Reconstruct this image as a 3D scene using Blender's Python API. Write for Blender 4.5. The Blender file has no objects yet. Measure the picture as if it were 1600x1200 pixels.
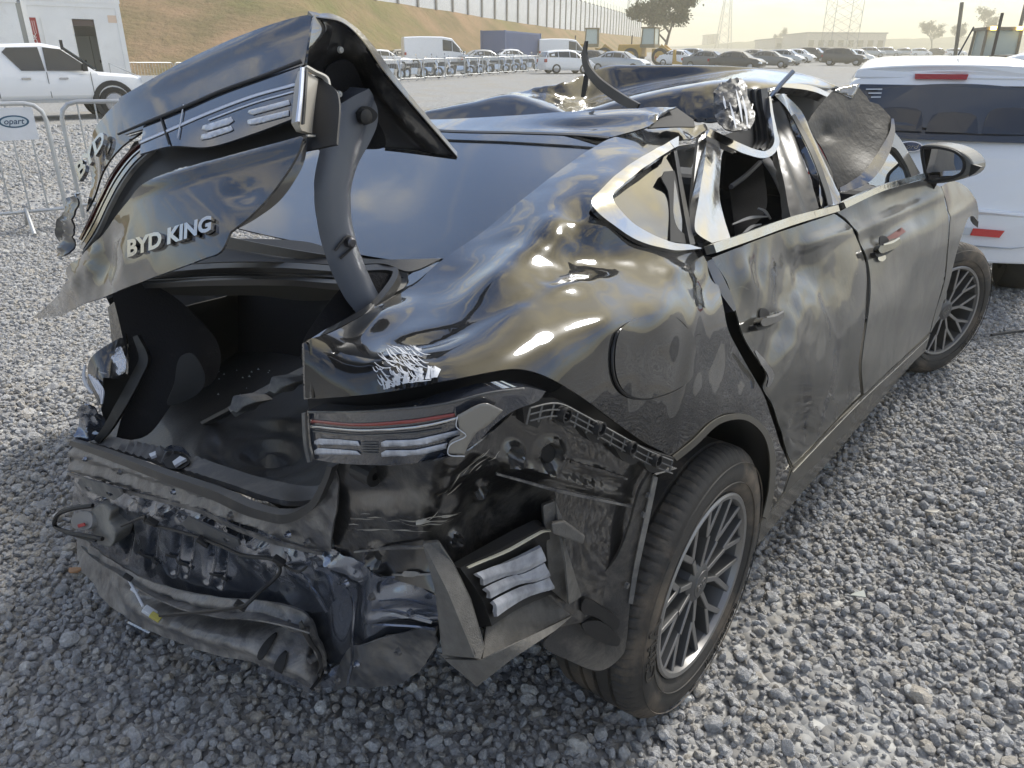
import bpy, math, random
import numpy as np
from mathutils import Vector, Matrix, noise as mnoise
from mathutils.geometry import delaunay_2d_cdt

random.seed(7); rng = np.random.default_rng(7)
scene = bpy.context.scene
COL = scene.collection
R = math.radians

# ------------------------------------------------------------------ camera
FPX = 1165.4; PITCH = 0.40691; ROLL = 0.005855; CAMH = 1.45174
CAR_X, CAR_Y, CAR_YAW = -0.23215, 1.96297, 0.676828
cp, sp = math.cos(PITCH), math.sin(PITCH)
FWD = np.array([0, cp, -sp]); UP0 = np.array([0, sp, cp]); RT0 = np.array([1.0, 0, 0])
cr, sr = math.cos(ROLL), math.sin(ROLL)
RT = cr * RT0 + sr * UP0; UP = -sr * RT0 + cr * UP0
CAM = np.array([0, 0, CAMH])
cam_d = bpy.data.cameras.new('camera'); cam = bpy.data.objects.new('camera', cam_d); COL.objects.link(cam)
cam_d.sensor_fit = 'HORIZONTAL'; cam_d.sensor_width = 36.0; cam_d.lens = 36.0 * FPX / 1600.0
cam_d.clip_start = 0.05; cam_d.clip_end = 6000
cam.matrix_world = Matrix(((RT[0], UP[0], -FWD[0], 0), (RT[1], UP[1], -FWD[1], 0), (RT[2], UP[2], -FWD[2], CAMH), (0, 0, 0, 1)))
scene.camera = cam

# ------------------------------------------------------------------ sky, sun, exposure
SUN_AZ, SUN_EL = R(46), R(45)          # azimuth clockwise from +Y (straight ahead)
world = bpy.data.worlds.new('World'); scene.world = world; world.use_nodes = True
def build_world():
    nt = world.node_tree; N = nt.nodes; L = nt.links; N.clear()
    out = N.new('ShaderNodeOutputWorld'); bg = N.new('ShaderNodeBackground')
    sky = N.new('ShaderNodeTexSky'); sky.sky_type = 'NISHITA'; sky.sun_disc = False
    sky.sun_elevation = SUN_EL; sky.sun_rotation = SUN_AZ
    sky.air_density = 1.0; sky.dust_density = 1.0; sky.ozone_density = 6.0
    tc = N.new('ShaderNodeTexCoord')
    sep = N.new('ShaderNodeSeparateXYZ'); L.new(tc.outputs['Generated'], sep.inputs[0])
    # clouds lie on a flat layer: direction / height
    mx = N.new('ShaderNodeMath'); mx.operation = 'MAXIMUM'; mx.inputs[1].default_value = 0.0; L.new(sep.outputs[2], mx.inputs[0])
    ad = N.new('ShaderNodeMath'); ad.operation = 'ADD'; ad.inputs[1].default_value = 0.14; L.new(mx.outputs[0], ad.inputs[0])
    dv = N.new('ShaderNodeVectorMath'); dv.operation = 'DIVIDE'
    cb = N.new('ShaderNodeCombineXYZ')
    for i in range(3): L.new(ad.outputs[0], cb.inputs[i])
    L.new(tc.outputs['Generated'], dv.inputs[0]); L.new(cb.outputs[0], dv.inputs[1])
    mp = N.new('ShaderNodeMapping'); mp.inputs['Scale'].default_value = (1.0, 1.9, 0.0); mp.inputs['Rotation'].default_value = (0, 0, R(28)); mp.inputs['Location'].default_value = (3.1, 1.7, 0)
    L.new(dv.outputs[0], mp.inputs[0])
    n1 = N.new('ShaderNodeTexNoise'); n1.inputs['Scale'].default_value = 2.3; n1.inputs['Detail'].default_value = 10; n1.inputs['Roughness'].default_value = 0.56; n1.inputs['Distortion'].default_value = 0.5
    L.new(mp.outputs[0], n1.inputs['Vector'])
    rp = N.new('ShaderNodeValToRGB'); rp.color_ramp.elements[0].position = 0.485; rp.color_ramp.elements[1].position = 0.62
    L.new(n1.outputs['Fac'], rp.inputs[0])
    # cloud colour: cream towards the sun, greyer away from it
    sd = N.new('ShaderNodeVectorMath'); sd.operation = 'DOT_PRODUCT'
    sd.inputs[1].default_value = (math.sin(SUN_AZ) * math.cos(SUN_EL), math.cos(SUN_AZ) * math.cos(SUN_EL), math.sin(SUN_EL))
    L.new(tc.outputs['Generated'], sd.inputs[0])
    mr = N.new('ShaderNodeMapRange'); mr.inputs['From Min'].default_value = -0.6; mr.inputs['From Max'].default_value = 1.0
    L.new(sd.outputs['Value'], mr.inputs['Value'])
    cc = N.new('ShaderNodeValToRGB'); e = cc.color_ramp.elements
    e[0].position = 0.0; e[0].color = (2.3, 2.35, 2.5, 1); e[1].position = 1.0; e[1].color = (8.5, 7.6, 5.6, 1)
    m_ = cc.color_ramp.elements.new(0.55); m_.color = (4.6, 4.4, 4.1, 1)
    L.new(mr.outputs[0], cc.inputs[0])
    mf = N.new('ShaderNodeMath'); mf.operation = 'MULTIPLY'; mf.inputs[1].default_value = 0.85; L.new(rp.outputs[0], mf.inputs[0])
    mix = N.new('ShaderNodeMix'); mix.data_type = 'RGBA'
    L.new(mf.outputs[0], mix.inputs['Factor']); L.new(sky.outputs[0], mix.inputs['A']); L.new(cc.outputs[0], mix.inputs['B'])
    # thin bright veil of cloud over the low sun
    vf = N.new('ShaderNodeMapRange'); vf.interpolation_type = 'SMOOTHSTEP'; vf.inputs['From Min'].default_value = 0.80; vf.inputs['From Max'].default_value = 0.985; vf.inputs['To Max'].default_value = 0.93
    L.new(sd.outputs['Value'], vf.inputs['Value'])
    vn = N.new('ShaderNodeMapRange'); vn.inputs['From Min'].default_value = 0.3; vn.inputs['From Max'].default_value = 0.7; vn.inputs['To Min'].default_value = 0.72; vn.inputs['To Max'].default_value = 1.2; L.new(n1.outputs['Fac'], vn.inputs['Value'])
    vc = N.new('ShaderNodeVectorMath'); vc.operation = 'SCALE'; vc.inputs[0].default_value = (7.8, 6.8, 4.3); L.new(vn.outputs[0], vc.inputs['Scale'])
    mv = N.new('ShaderNodeMix'); mv.data_type = 'RGBA'; L.new(vf.outputs[0], mv.inputs['Factor']); L.new(mix.outputs['Result'], mv.inputs['A']); L.new(vc.outputs[0], mv.inputs['B'])
    L.new(mv.outputs['Result'], bg.inputs['Color']); bg.inputs['Strength'].default_value = 0.122
    L.new(bg.outputs[0], out.inputs['Surface'])
build_world()
sun_d = bpy.data.lights.new('sun', 'SUN'); sun_d.energy = 2.3; sun_d.angle = R(13); sun_d.color = (1.0, 0.975, 0.94)
sun = bpy.data.objects.new('sun', sun_d); COL.objects.link(sun)
sdir = Vector((math.sin(SUN_AZ) * math.cos(SUN_EL), math.cos(SUN_AZ) * math.cos(SUN_EL), math.sin(SUN_EL)))
sun.rotation_euler = sdir.to_track_quat('Z', 'Y').to_euler()
scene.view_settings.view_transform = 'Standard'; scene.view_settings.look = 'None'
scene.view_settings.exposure = 1.0; scene.view_settings.gamma = 1.0
scene.render.engine = 'CYCLES'
scene.cycles.max_bounces = 8; scene.cycles.volume_bounces = 1; scene.cycles.use_denoising = True
scene.cycles.caustics_reflective = False; scene.cycles.caustics_refractive = False

# ------------------------------------------------------------------ rays, terrain
def wray(u, v): return FWD + RT * ((u - 800) / FPX) - UP * ((v - 600) / FPX)
def terr(x, y):
    d = np.maximum(0.0, np.asarray(y, float) - 16.0)
    return 0.0215 * d * d / (d + 6.0)
def at_y(u, v, Y):                     # the point seen at a pixel, Y metres ahead
    d = wray(u, v); return CAM + d * (Y / d[1])
def ground_at(u, Y):                   # ground point under picture column u, Y metres ahead
    d = wray(u, 98); x = d[0] * Y / d[1]
    return np.array([x, Y, float(terr(x, Y))])
cy_, sy_ = math.cos(CAR_YAW), math.sin(CAR_YAW)
def w2c(W):
    dx, dy = W[0] - CAR_X, W[1] - CAR_Y
    return np.array([dx * cy_ - dy * sy_, dx * sy_ + dy * cy_, W[2]])
def rot_c(d): return np.array([d[0] * cy_ - d[1] * sy_, d[0] * sy_ + d[1] * cy_, d[2]])
CAMC = w2c(CAM)
def cray(u, v): return rot_c(wray(u, v))
def K(u, v, ax, val):                  # car-space point seen at a pixel on the plane ax = val
    d = cray(u, v); i = 'xyz'.index(ax)
    return CAMC + d * ((val - CAMC[i]) / d[i])
def inv_t(u, v, ax, val):
    d = cray(u, v); i = 'xyz'.index(ax); return d[i] / (val - CAMC[i])

# ------------------------------------------------------------------ object helpers
def tag(o, label=None, cat=None, group=None, kind=None):
    if label: o['label'] = label
    if cat: o['category'] = cat
    if group: o['group'] = group
    if kind: o['kind'] = kind
    return o
def empty(name, loc=(0, 0, 0), rz=0.0, label=None, cat=None, group=None):
    o = bpy.data.objects.new(name, None); COL.objects.link(o)
    o.location = loc; o.rotation_euler = (0, 0, rz); o.empty_display_size = 0.2
    return tag(o, label, cat, group)
def link_mesh(name, me, mat=None, parent=None):
    o = bpy.data.objects.new(name, me); COL.objects.link(o)
    if mat is not None and not me.materials: me.materials.append(mat)
    if parent is not None: o.parent = parent
    return o
def mesh_of(name, V, F, smooth=False):
    me = bpy.data.meshes.new(name)
    me.from_pydata([tuple(map(float, v)) for v in V], [], [tuple(int(i) for i in f) for f in F]); me.validate(); me.update()
    if smooth: me.polygons.foreach_set('use_smooth', [True] * len(me.polygons))
    return me
def mk(name, V, F, mat, parent=None, smooth=False):
    return link_mesh(name, mesh_of(name, V, F, smooth), mat, parent)
class MB:
    def __init__(s): s.V = []; s.F = []
    def add(s, V, F):
        n = len(s.V); s.V += [tuple(v) for v in V]; s.F += [tuple(i + n for i in f) for f in F]; return s
    def box(s, c, d, rz=0.0, M=None, tx=1.0, ty=1.0):       # centre, full size; top scaled by tx,ty
        x, y, z = d[0] / 2, d[1] / 2, d[2] / 2
        P = [(-x, -y, -z), (x, -y, -z), (x, y, -z), (-x, y, -z), (-x * tx, -y * ty, z), (x * tx, -y * ty, z), (x * tx, y * ty, z), (-x * tx, y * ty, z)]
        ca, sa = math.cos(rz), math.sin(rz)
        P = [(c[0] + a * ca - b * sa, c[1] + a * sa + b * ca, c[2] + e) for a, b, e in P]
        if M is not None: P = [tuple(M @ Vector(q)) for q in P]
        return s.add(P, [(0, 3, 2, 1), (4, 5, 6, 7), (0, 1, 5, 4), (1, 2, 6, 5), (2, 3, 7, 6), (3, 0, 4, 7)])
    def tube(s, pts, r, n=8, cap=True):
        pts = [Vector(p) for p in pts]; rs = r if hasattr(r, '__len__') else [r] * len(pts)
        base = len(s.V); t0 = (pts[1] - pts[0]).normalized()
        up = Vector((0, 0, 1)) if abs(t0.z) < 0.9 else Vector((1, 0, 0)); nx = t0.cross(up).normalized()
        for i, p in enumerate(pts):
            t = (pts[min(i + 1, len(pts) - 1)] - pts[max(i - 1, 0)]).normalized()
            nx = (nx - t * nx.dot(t)).normalized(); ny = t.cross(nx)
            for k in range(n):
                a = 2 * math.pi * k / n; s.V.append(tuple(p + (nx * math.cos(a) + ny * math.sin(a)) * rs[i]))
        for i in range(len(pts) - 1):
            for k in range(n):
                a, b = base + i * n + k, base + i * n + (k + 1) % n; s.F.append((a, b, b + n, a + n))
        if cap:
            s.F.append(tuple(base + k for k in range(n))[::-1]); e = base + (len(pts) - 1) * n; s.F.append(tuple(e + k for k in range(n)))
        return s
    def beam(s, a, b, w, h=None): return s.tube([a, b], w / 2 * 1.3, 4)
    def lathe(s, prof, n=48, axis='x', c=(0, 0, 0), closed=False):   # prof: (axial, radius)
        base = len(s.V); m = len(prof)
        for k in range(n):
            a = 2 * math.pi * k / n; ca, sa = math.cos(a), math.sin(a)
            for h, r in prof:
                if axis == 'x': s.V.append((c[0] + h, c[1] + r * ca, c[2] + r * sa))
                else: s.V.append((c[0] + r * ca, c[1] + r * sa, c[2] + h))
        for k in range(n):
            for i in range(m - 1 + (1 if closed else 0)):
                a = base + k * m + i; b = base + k * m + (i + 1) % m
                c_ = base + ((k + 1) % n) * m + (i + 1) % m; d = base + ((k + 1) % n) * m + i
                s.F.append((a, d, c_, b))
        return s
    def loft(s, rings, cap=True, closed=True):
        base = len(s.V); n = len(rings[0])
        for r in rings: s.V += [tuple(p) for p in r]
        for i in range(len(rings) - 1):
            for k in range(n if closed else n - 1):
                a, b = base + i * n + k, base + i * n + (k + 1) % n; s.F.append((a, b, b + n, a + n))
        if cap: s.F.append(tuple(base + k for k in range(n))[::-1]); e = base + (len(rings) - 1) * n; s.F.append(tuple(e + k for k in range(n)))
        return s
    def prism(s, poly, ext):               # poly: 3D points, ext: extrusion vector
        n = len(poly); P = [tuple(p) for p in poly] + [tuple(np.asarray(p, float) + np.asarray(ext, float)) for p in poly]
        return s.add(P, [tuple(range(n))[::-1], tuple(range(n, 2 * n))] + [(i, (i + 1) % n, (i + 1) % n + n, i + n) for i in range(n)])
    def build(s, name, mat, parent=None, smooth=False, bevel=0.0, fix=True):
        me = mesh_of(name, s.V, s.F, smooth)
        if fix:
            import bmesh
            bm = bmesh.new(); bm.from_mesh(me); bmesh.ops.recalc_face_normals(bm, faces=bm.faces); bm.to_mesh(me); bm.free()
        o = link_mesh(name, me, mat, parent)
        if bevel: m = o.modifiers.new('bevel', 'BEVEL'); m.width = bevel; m.segments = 2; m.limit_method = 'ANGLE'
        if smooth: sharpen(me, 40)
        return o
def sharpen(me, deg):
    try: me.set_sharp_from_angle(angle=R(deg))
    except Exception: pass
def copy_tree(o, parent=None):
    c = o.copy(); COL.objects.link(c); c.parent = parent
    for ch in [q for q in bpy.data.objects if q.parent == o]: copy_tree(ch, c)
    return c
def recolor(o, mat):                       # own paint on shared mesh data
    for s in o.material_slots: s.link = 'OBJECT'; s.material = mat
def text_mesh(body, extrude=0.0, off=0.0, shear=0.0):
    cu = bpy.data.curves.new('lettering', 'FONT'); cu.body = body; cu.size = 1; cu.extrude = extrude; cu.offset = off; cu.shear = shear; cu.resolution_u = 3
    ob = bpy.data.objects.new('lettering', cu); COL.objects.link(ob)
    dg = bpy.context.evaluated_depsgraph_get(); me = bpy.data.meshes.new_from_object(ob.evaluated_get(dg))
    V = np.array([v.co[:] for v in me.vertices]); F = [tuple(p.vertices) for p in me.polygons]
    bpy.data.objects.remove(ob); bpy.data.curves.remove(cu); bpy.data.meshes.remove(me)
    return V, F

# ------------------------------------------------------------------ materials
def mat(name, base, rough=0.5, metal=0.0, coat=0.0, ior=1.5, bump=0.0, bscale=60, var=0.0, vscale=6, dirt=None, dirt_amt=0.0, dscale=3, trans=0.0, alpha=1.0, emit=0.0, spec=0.5, coat_rough=0.03, vcol=None, rvar=0.0, stretch=None, coat_ior=1.5):
    m = bpy.data.materials.new(name); m.use_nodes = True; nt = m.node_tree; N = nt.nodes; L = nt.links
    b = N['Principled BSDF']; b.inputs['Roughness'].default_value = rough; b.inputs['Metallic'].default_value = metal
    b.inputs['IOR'].default_value = ior; b.inputs['Coat Weight'].default_value = coat; b.inputs['Coat Roughness'].default_value = coat_rough; b.inputs['Coat IOR'].default_value = coat_ior
    b.inputs['Specular IOR Level'].default_value = spec; b.inputs['Transmission Weight'].default_value = trans; b.inputs['Alpha'].default_value = alpha
    base = tuple(base) + (1,)
    b.inputs['Base Color'].default_value = base
    if emit: b.inputs['Emission Color'].default_value = base; b.inputs['Emission Strength'].default_value = emit
    tc = N.new('ShaderNodeTexCoord'); vec = tc.outputs['Object']
    if stretch:
        mp = N.new('ShaderNodeMapping'); mp.inputs['Scale'].default_value = stretch; L.new(vec, mp.inputs[0]); vec = mp.outputs[0]
    def noise(sc, det=6, ro=0.6, dist=0.0):
        n = N.new('ShaderNodeTexNoise'); n.inputs['Scale'].default_value = sc; n.inputs['Detail'].default_value = det; n.inputs['Roughness'].default_value = ro; n.inputs['Distortion'].default_value = dist
        L.new(vec, n.inputs['Vector']); return n.outputs['Fac']
    col = None
    if var:
        c2 = vcol + (1,) if vcol else tuple(min(1, c * (1 + var)) for c in base[:3]) + (1,)
        c1 = base if vcol else tuple(c * (1 - var) for c in base[:3]) + (1,)
        mx = N.new('ShaderNodeMix'); mx.data_type = 'RGBA'; mx.inputs['A'].default_value = c1; mx.inputs['B'].default_value = c2
        rp = N.new('ShaderNodeMapRange'); rp.inputs['From Min'].default_value = 0.35; rp.inputs['From Max'].default_value = 0.65
        L.new(noise(vscale), rp.inputs['Value']); L.new(rp.outputs[0], mx.inputs['Factor']); col = mx.outputs['Result']
    if dirt:
        mx = N.new('ShaderNodeMix'); mx.data_type = 'RGBA'; mx.inputs['B'].default_value = tuple(dirt) + (1,)
        if col: L.new(col, mx.inputs['A'])
        else: mx.inputs['A'].default_value = base
        rp = N.new('ShaderNodeMapRange'); rp.inputs['From Min'].default_value = 0.62 - 0.3 * dirt_amt; rp.inputs['From Max'].default_value = 0.92 - 0.3 * dirt_amt; rp.inputs['To Max'].default_value = min(1.0, 0.4 + dirt_amt)
        L.new(noise(dscale, 8, 0.68, 0.4), rp.inputs['Value']); L.new(rp.outputs[0], mx.inputs['Factor']); col = mx.outputs['Result']
        rr = N.new('ShaderNodeMapRange'); rr.inputs['To Min'].default_value = rough; rr.inputs['To Max'].default_value = max(rough, 0.8)
        L.new(rp.outputs[0], rr.inputs['Value']); L.new(rr.outputs[0], b.inputs['Roughness'])
        if coat:
            cw = N.new('ShaderNodeMapRange'); cw.inputs['To Min'].default_value = coat; cw.inputs['To Max'].default_value = coat * 0.35
            L.new(rp.outputs[0], cw.inputs['Value']); L.new(cw.outputs[0], b.inputs['Coat Weight'])
    if col: L.new(col, b.inputs['Base Color'])
    if rvar:
        rr = N.new('ShaderNodeMapRange'); rr.inputs['From Min'].default_value = 0.3; rr.inputs['From Max'].default_value = 0.7; rr.inputs['To Min'].default_value = rough; rr.inputs['To Max'].default_value = rough + rvar
        L.new(noise(vscale * 2.3), rr.inputs['Value']); L.new(rr.outputs[0], b.inputs['Roughness'])
    if bump:
        bp = N.new('ShaderNodeBump'); bp.inputs['Strength'].default_value = 1.0; bp.inputs['Distance'].default_value = bump
        L.new(noise(bscale, 5), bp.inputs['Height']); L.new(bp.outputs[0], b.inputs['Normal'])
    return m
ORD = 'first second third fourth fifth sixth seventh eighth ninth tenth eleventh twelfth thirteenth'.split()
# ================================================================== SETTING
def ground_material():
    m = bpy.data.materials.new('gravel_ground'); m.use_nodes = True; nt = m.node_tree; N = nt.nodes; L = nt.links
    b = N['Principled BSDF']; b.inputs['Roughness'].default_value = 0.95; b.inputs['Specular IOR Level'].default_value = 0.2
    tc = N.new('ShaderNodeTexCoord')
    vo = N.new('ShaderNodeTexVoronoi'); vo.inputs['Scale'].default_value = 34; L.new(tc.outputs['Object'], vo.inputs['Vector'])
    cr_ = N.new('ShaderNodeValToRGB'); e = cr_.color_ramp.elements; e[0].color = (0.17, 0.17, 0.175, 1); e[1].color = (0.48, 0.48, 0.465, 1); e[0].position = 0.1; e[1].position = 0.9
    L.new(vo.outputs['Color'], cr_.inputs[0])
    n2 = N.new('ShaderNodeTexNoise'); n2.inputs['Scale'].default_value = 0.55; n2.inputs['Detail'].default_value = 7; n2.inputs['Roughness'].default_value = 0.65; L.new(tc.outputs['Object'], n2.inputs['Vector'])
    r2 = N.new('ShaderNodeMapRange'); r2.inputs['From Min'].default_value = 0.48; r2.inputs['From Max'].default_value = 0.66; r2.inputs['To Max'].default_value = 0.75; L.new(n2.outputs['Fac'], r2.inputs['Value'])
    mx = N.new('ShaderNodeMix'); mx.data_type = 'RGBA'; mx.inputs['B'].default_value = (0.33, 0.30, 0.25, 1)
    L.new(r2.outputs[0], mx.inputs['Factor']); L.new(cr_.outputs[0], mx.inputs['A']); L.new(mx.outputs['Result'], b.inputs['Base Color'])
    bp = N.new('ShaderNodeBump'); bp.inputs['Distance'].default_value = 0.02; bp.inputs['Strength'].default_value = 0.9; bp.invert = True
    L.new(vo.outputs['Distance'], bp.inputs['Height']); L.new(bp.outputs[0], b.inputs['Normal'])
    return m
def build_ground():
    xs = np.concatenate([-np.geomspace(900, 12, 30), np.linspace(-11, 11, 30), np.geomspace(12, 900, 30)])
    ys = np.concatenate([-np.geomspace(300, 4, 10), np.linspace(-3, 16, 30), np.geomspace(17, 1400, 60)])
    V = [(x, y, float(terr(x, y)) + (0.006 * mnoise.noise(Vector((x * 0.7, y * 0.7, 0))) if abs(x) < 12 and y < 17 else 0) - 0.008) for y in ys for x in xs]
    n = len(xs); F = [(j * n + i, j * n + i + 1, (j + 1) * n + i + 1, (j + 1) * n + i) for j in range(len(ys) - 1) for i in range(n - 1)]
    return tag(mk('ground', V, F, ground_material(), smooth=True), kind='structure')
build_ground()

def stone_material():
    m = bpy.data.materials.new('crushed_stone'); m.use_nodes = True; nt = m.node_tree; N = nt.nodes; L = nt.links
    b = N['Principled BSDF']; b.inputs['Roughness'].default_value = 0.88; b.inputs['Specular IOR Level'].default_value = 0.3
    oi = N.new('ShaderNodeObjectInfo'); rp = N.new('ShaderNodeValToRGB'); e = rp.color_ramp.elements
    e[0].color = (0.37, 0.37, 0.375, 1); e[1].color = (0.80, 0.80, 0.78, 1)
    q = e.new(0.5); q.color = (0.58, 0.58, 0.58, 1); q = e.new(0.93); q.color = (0.52, 0.48, 0.42, 1)
    L.new(oi.outputs['Random'], rp.inputs[0])
    tc = N.new('ShaderNodeTexCoord'); n = N.new('ShaderNodeTexNoise'); n.inputs['Scale'].default_value = 2.2; n.inputs['Detail'].default_value = 6; n.inputs['Roughness'].default_value = 0.7; L.new(tc.outputs['Object'], n.inputs['Vector'])
    hs = N.new('ShaderNodeMapRange'); hs.inputs['From Min'].default_value = 0.3; hs.inputs['From Max'].default_value = 0.7; hs.inputs['To Min'].default_value = 0.65; hs.inputs['To Max'].default_value = 1.3; L.new(n.outputs['Fac'], hs.inputs['Value'])
    mv = N.new('ShaderNodeVectorMath'); mv.operation = 'SCALE'; L.new(rp.outputs[0], mv.inputs[0]); L.new(hs.outputs[0], mv.inputs['Scale']); L.new(mv.outputs[0], b.inputs['Base Color'])
    bp = N.new('ShaderNodeBump'); bp.inputs['Distance'].default_value = 0.15; bp.inputs['Strength'].default_value = 0.6; L.new(n.outputs['Fac'], bp.inputs['Height']); L.new(bp.outputs[0], b.inputs['Normal'])
    return m
def build_gravel():
    import bmesh
    sm = stone_material(); col = bpy.data.collections.new('stone_shapes')
    for k in range(7):
        bm = bmesh.new(); bmesh.ops.create_icosphere(bm, subdivisions=2, radius=1.0)
        pl = [(Vector((random.gauss(0, 1), random.gauss(0, 1), random.gauss(0, 1))).normalized(), random.uniform(0.62, 0.85)) for _ in range(9)]
        sx, sy, sz = random.uniform(0.85, 1.2), random.uniform(0.75, 1.0), random.uniform(0.55, 0.8)
        for v in bm.verts:
            for nn, d in pl:
                h = v.co.dot(nn)
                if h > d: v.co -= nn * (h - d)
            v.co = Vector((v.co.x * sx, v.co.y * sy, v.co.z * sz)) * (1 + 0.10 * mnoise.noise(v.co * 1.7 + Vector((k * 9, 0, 0))))
        me = bpy.data.meshes.new('stone'); bm.to_mesh(me); bm.free(); me.materials.append(sm)
        me.polygons.foreach_set('use_smooth', [True] * len(me.polygons)); sharpen(me, 24)
        col.objects.link(bpy.data.objects.new('stone', me))
    pts = []; scl = []
    def fill(x0, x1, y0, y1, sp, size, layer):
        nx, ny = int((x1 - x0) / sp), int((y1 - y0) / sp)
        gx, gy = np.meshgrid(np.arange(nx), np.arange(ny)); n = gx.size
        X = x0 + (gx.ravel() + rng.uniform(-0.45, 0.95, n)) * sp; Y = y0 + (gy.ravel() + rng.uniform(-0.45, 0.95, n)) * sp
        keep = (np.abs(X) < 0.74 * (Y * cp + CAMH * sp) + 2.0)
        X, Y = X[keep], Y[keep]
        # bare dusty patches
        f = np.array([mnoise.fractal(Vector((a * 0.8, b * 0.8, 3.3)), 1.0, 2.0, 3) for a, b in zip(X, Y)])
        k2 = rng.uniform(0, 1, len(X)) < np.clip(1.15 - np.clip((f - 0.22) * 2.2, 0, 0.75), 0, 1)
        X, Y = X[k2], Y[k2]
        s = size * rng.lognormal(0, 0.34, len(X))
        Z = terr(X, Y) + (-0.006 if layer == 0 else 0.006) + rng.uniform(-0.004, 0.005, len(X))
        pts.append(np.stack([X, Y, Z], 1)); scl.append(s)
    fill(-5.2, 5.2, 0.0, 4.2, 0.0158, 0.0096, 0)
    fill(-2.8, 3.2, 0.3, 3.4, 0.034, 0.0112, 1)
    fill(-9.0, 9.0, 4.2, 8.0, 0.0235, 0.0128, 0)
    fill(-13, 13, 8.0, 13.0, 0.058, 0.021, 0)
    fill(-18, 18, 13.0, 19.0, 0.11, 0.030, 0)
    P = np.concatenate(pts); S = np.concatenate(scl); n = len(P)
    me = bpy.data.meshes.new('gravel'); me.vertices.add(n); me.vertices.foreach_set('co', P.ravel().astype(np.float32))
    a = me.attributes.new('scl', 'FLOAT', 'POINT'); a.data.foreach_set('value', S.astype(np.float32))
    a = me.attributes.new('rot', 'FLOAT_VECTOR', 'POINT'); a.data.foreach_set('vector', (rng.uniform(0, 1, (n, 3)) * np.array([0.9, 0.9, 6.28])).ravel().astype(np.float32))
    a = me.attributes.new('idx', 'INT', 'POINT'); a.data.foreach_set('value', rng.integers(0, 7, n).astype(np.int32))
    o = tag(link_mesh('gravel', me), 'loose grey crushed stone covering the lot', 'gravel', kind='stuff')
    ng = bpy.data.node_groups.new('scatter_stones', 'GeometryNodeTree')
    ng.interface.new_socket('Geometry', in_out='INPUT', socket_type='NodeSocketGeometry'); ng.interface.new_socket('Geometry', in_out='OUTPUT', socket_type='NodeSocketGeometry')
    N, L = ng.nodes, ng.links
    gi, go = N.new('NodeGroupInput'), N.new('NodeGroupOutput')
    ci = N.new('GeometryNodeCollectionInfo'); ci.inputs['Collection'].default_value = col; ci.inputs['Separate Children'].default_value = True; ci.inputs['Reset Children'].default_value = True
    ip = N.new('GeometryNodeInstanceOnPoints'); ip.inputs['Pick Instance'].default_value = True
    def na(nm, ty):
        q = N.new('GeometryNodeInputNamedAttribute'); q.data_type = ty; q.inputs['Name'].default_value = nm; return q.outputs['Attribute']
    L.new(gi.outputs[0], ip.inputs['Points']); L.new(ci.outputs[0], ip.inputs['Instance'])
    L.new(na('idx', 'INT'), ip.inputs['Instance Index']); L.new(na('rot', 'FLOAT_VECTOR'), ip.inputs['Rotation']); L.new(na('scl', 'FLOAT'), ip.inputs['Scale'])
    L.new(ip.outputs[0], go.inputs[0])
    md = o.modifiers.new('stones', 'NODES'); md.node_group = ng
    print('stones', n)
build_gravel()

# ------------------------------------------------------------------ hill, wall
M_grass = mat('dry_grass', (0.16, 0.13, 0.065), 0.95, var=0.5, vscale=0.22, vcol=(0.30, 0.20, 0.12), dirt=(0.15, 0.17, 0.05), dirt_amt=0.45, dscale=0.09, bump=0.25, bscale=1.6, spec=0.1)
WALL = [(-75, 60, 9.0), (-40, 64, 8.4), (-17, 67, 7.0), (5.5, 128, 6.6), (37, 240, 8.6)]
def wall_at(s):                                   # point at arc length s
    for a, b in zip(WALL, WALL[1:]):
        d = math.dist(a[:2], b[:2])
        if s <= d: t = s / d; return np.array([a[i] + (b[i] - a[i]) * t for i in range(3)])
        s -= d
    return np.array(WALL[-1], float)
WLEN = sum(math.dist(a[:2], b[:2]) for a, b in zip(WALL, WALL[1:]))
def build_hill():
    rows = []; n = 90
    for i in range(n + 1):
        s = WLEN * i / n; p = wall_at(s); q = wall_at(min(s + 6, WLEN + 5)) if i < n else None
        d = (q - p)[:2] if q is not None and np.linalg.norm((q - p)[:2]) > 0.1 else np.array([0.27, 0.96])
        d /= np.linalg.norm(d); nr = np.array([d[1], -d[0]])
        off = 6.5 if p[0] > -18 else 17
        row = []
        for j in range(12):
            t = j / 11; k = -0.8 + t * (off + 0.8)
            x, y = p[:2] + nr * k; z = p[2] + (float(terr(x, y)) - 0.3 - p[2]) * max(0, k / off) ** 0.92
            row.append((x, y, z + 0.25 * mnoise.noise(Vector((x * 0.2, y * 0.2, 0))) * min(1, t * 3)))
        for k in (1, 2): row.insert(0, (p[0] - nr[0] * 15 * k, p[1] - nr[1] * 15 * k, p[2] - 0.05))
        rows.append(row)
    m = len(rows[0]); V = [p for r in rows for p in r]
    F = [(i * m + j, i * m + j + 1, (i + 1) * m + j + 1, (i + 1) * m + j) for i in range(n) for j in range(m - 1)]
    tag(mk('hill', V, F, M_grass, smooth=True), kind='structure')
build_hill()
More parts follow.
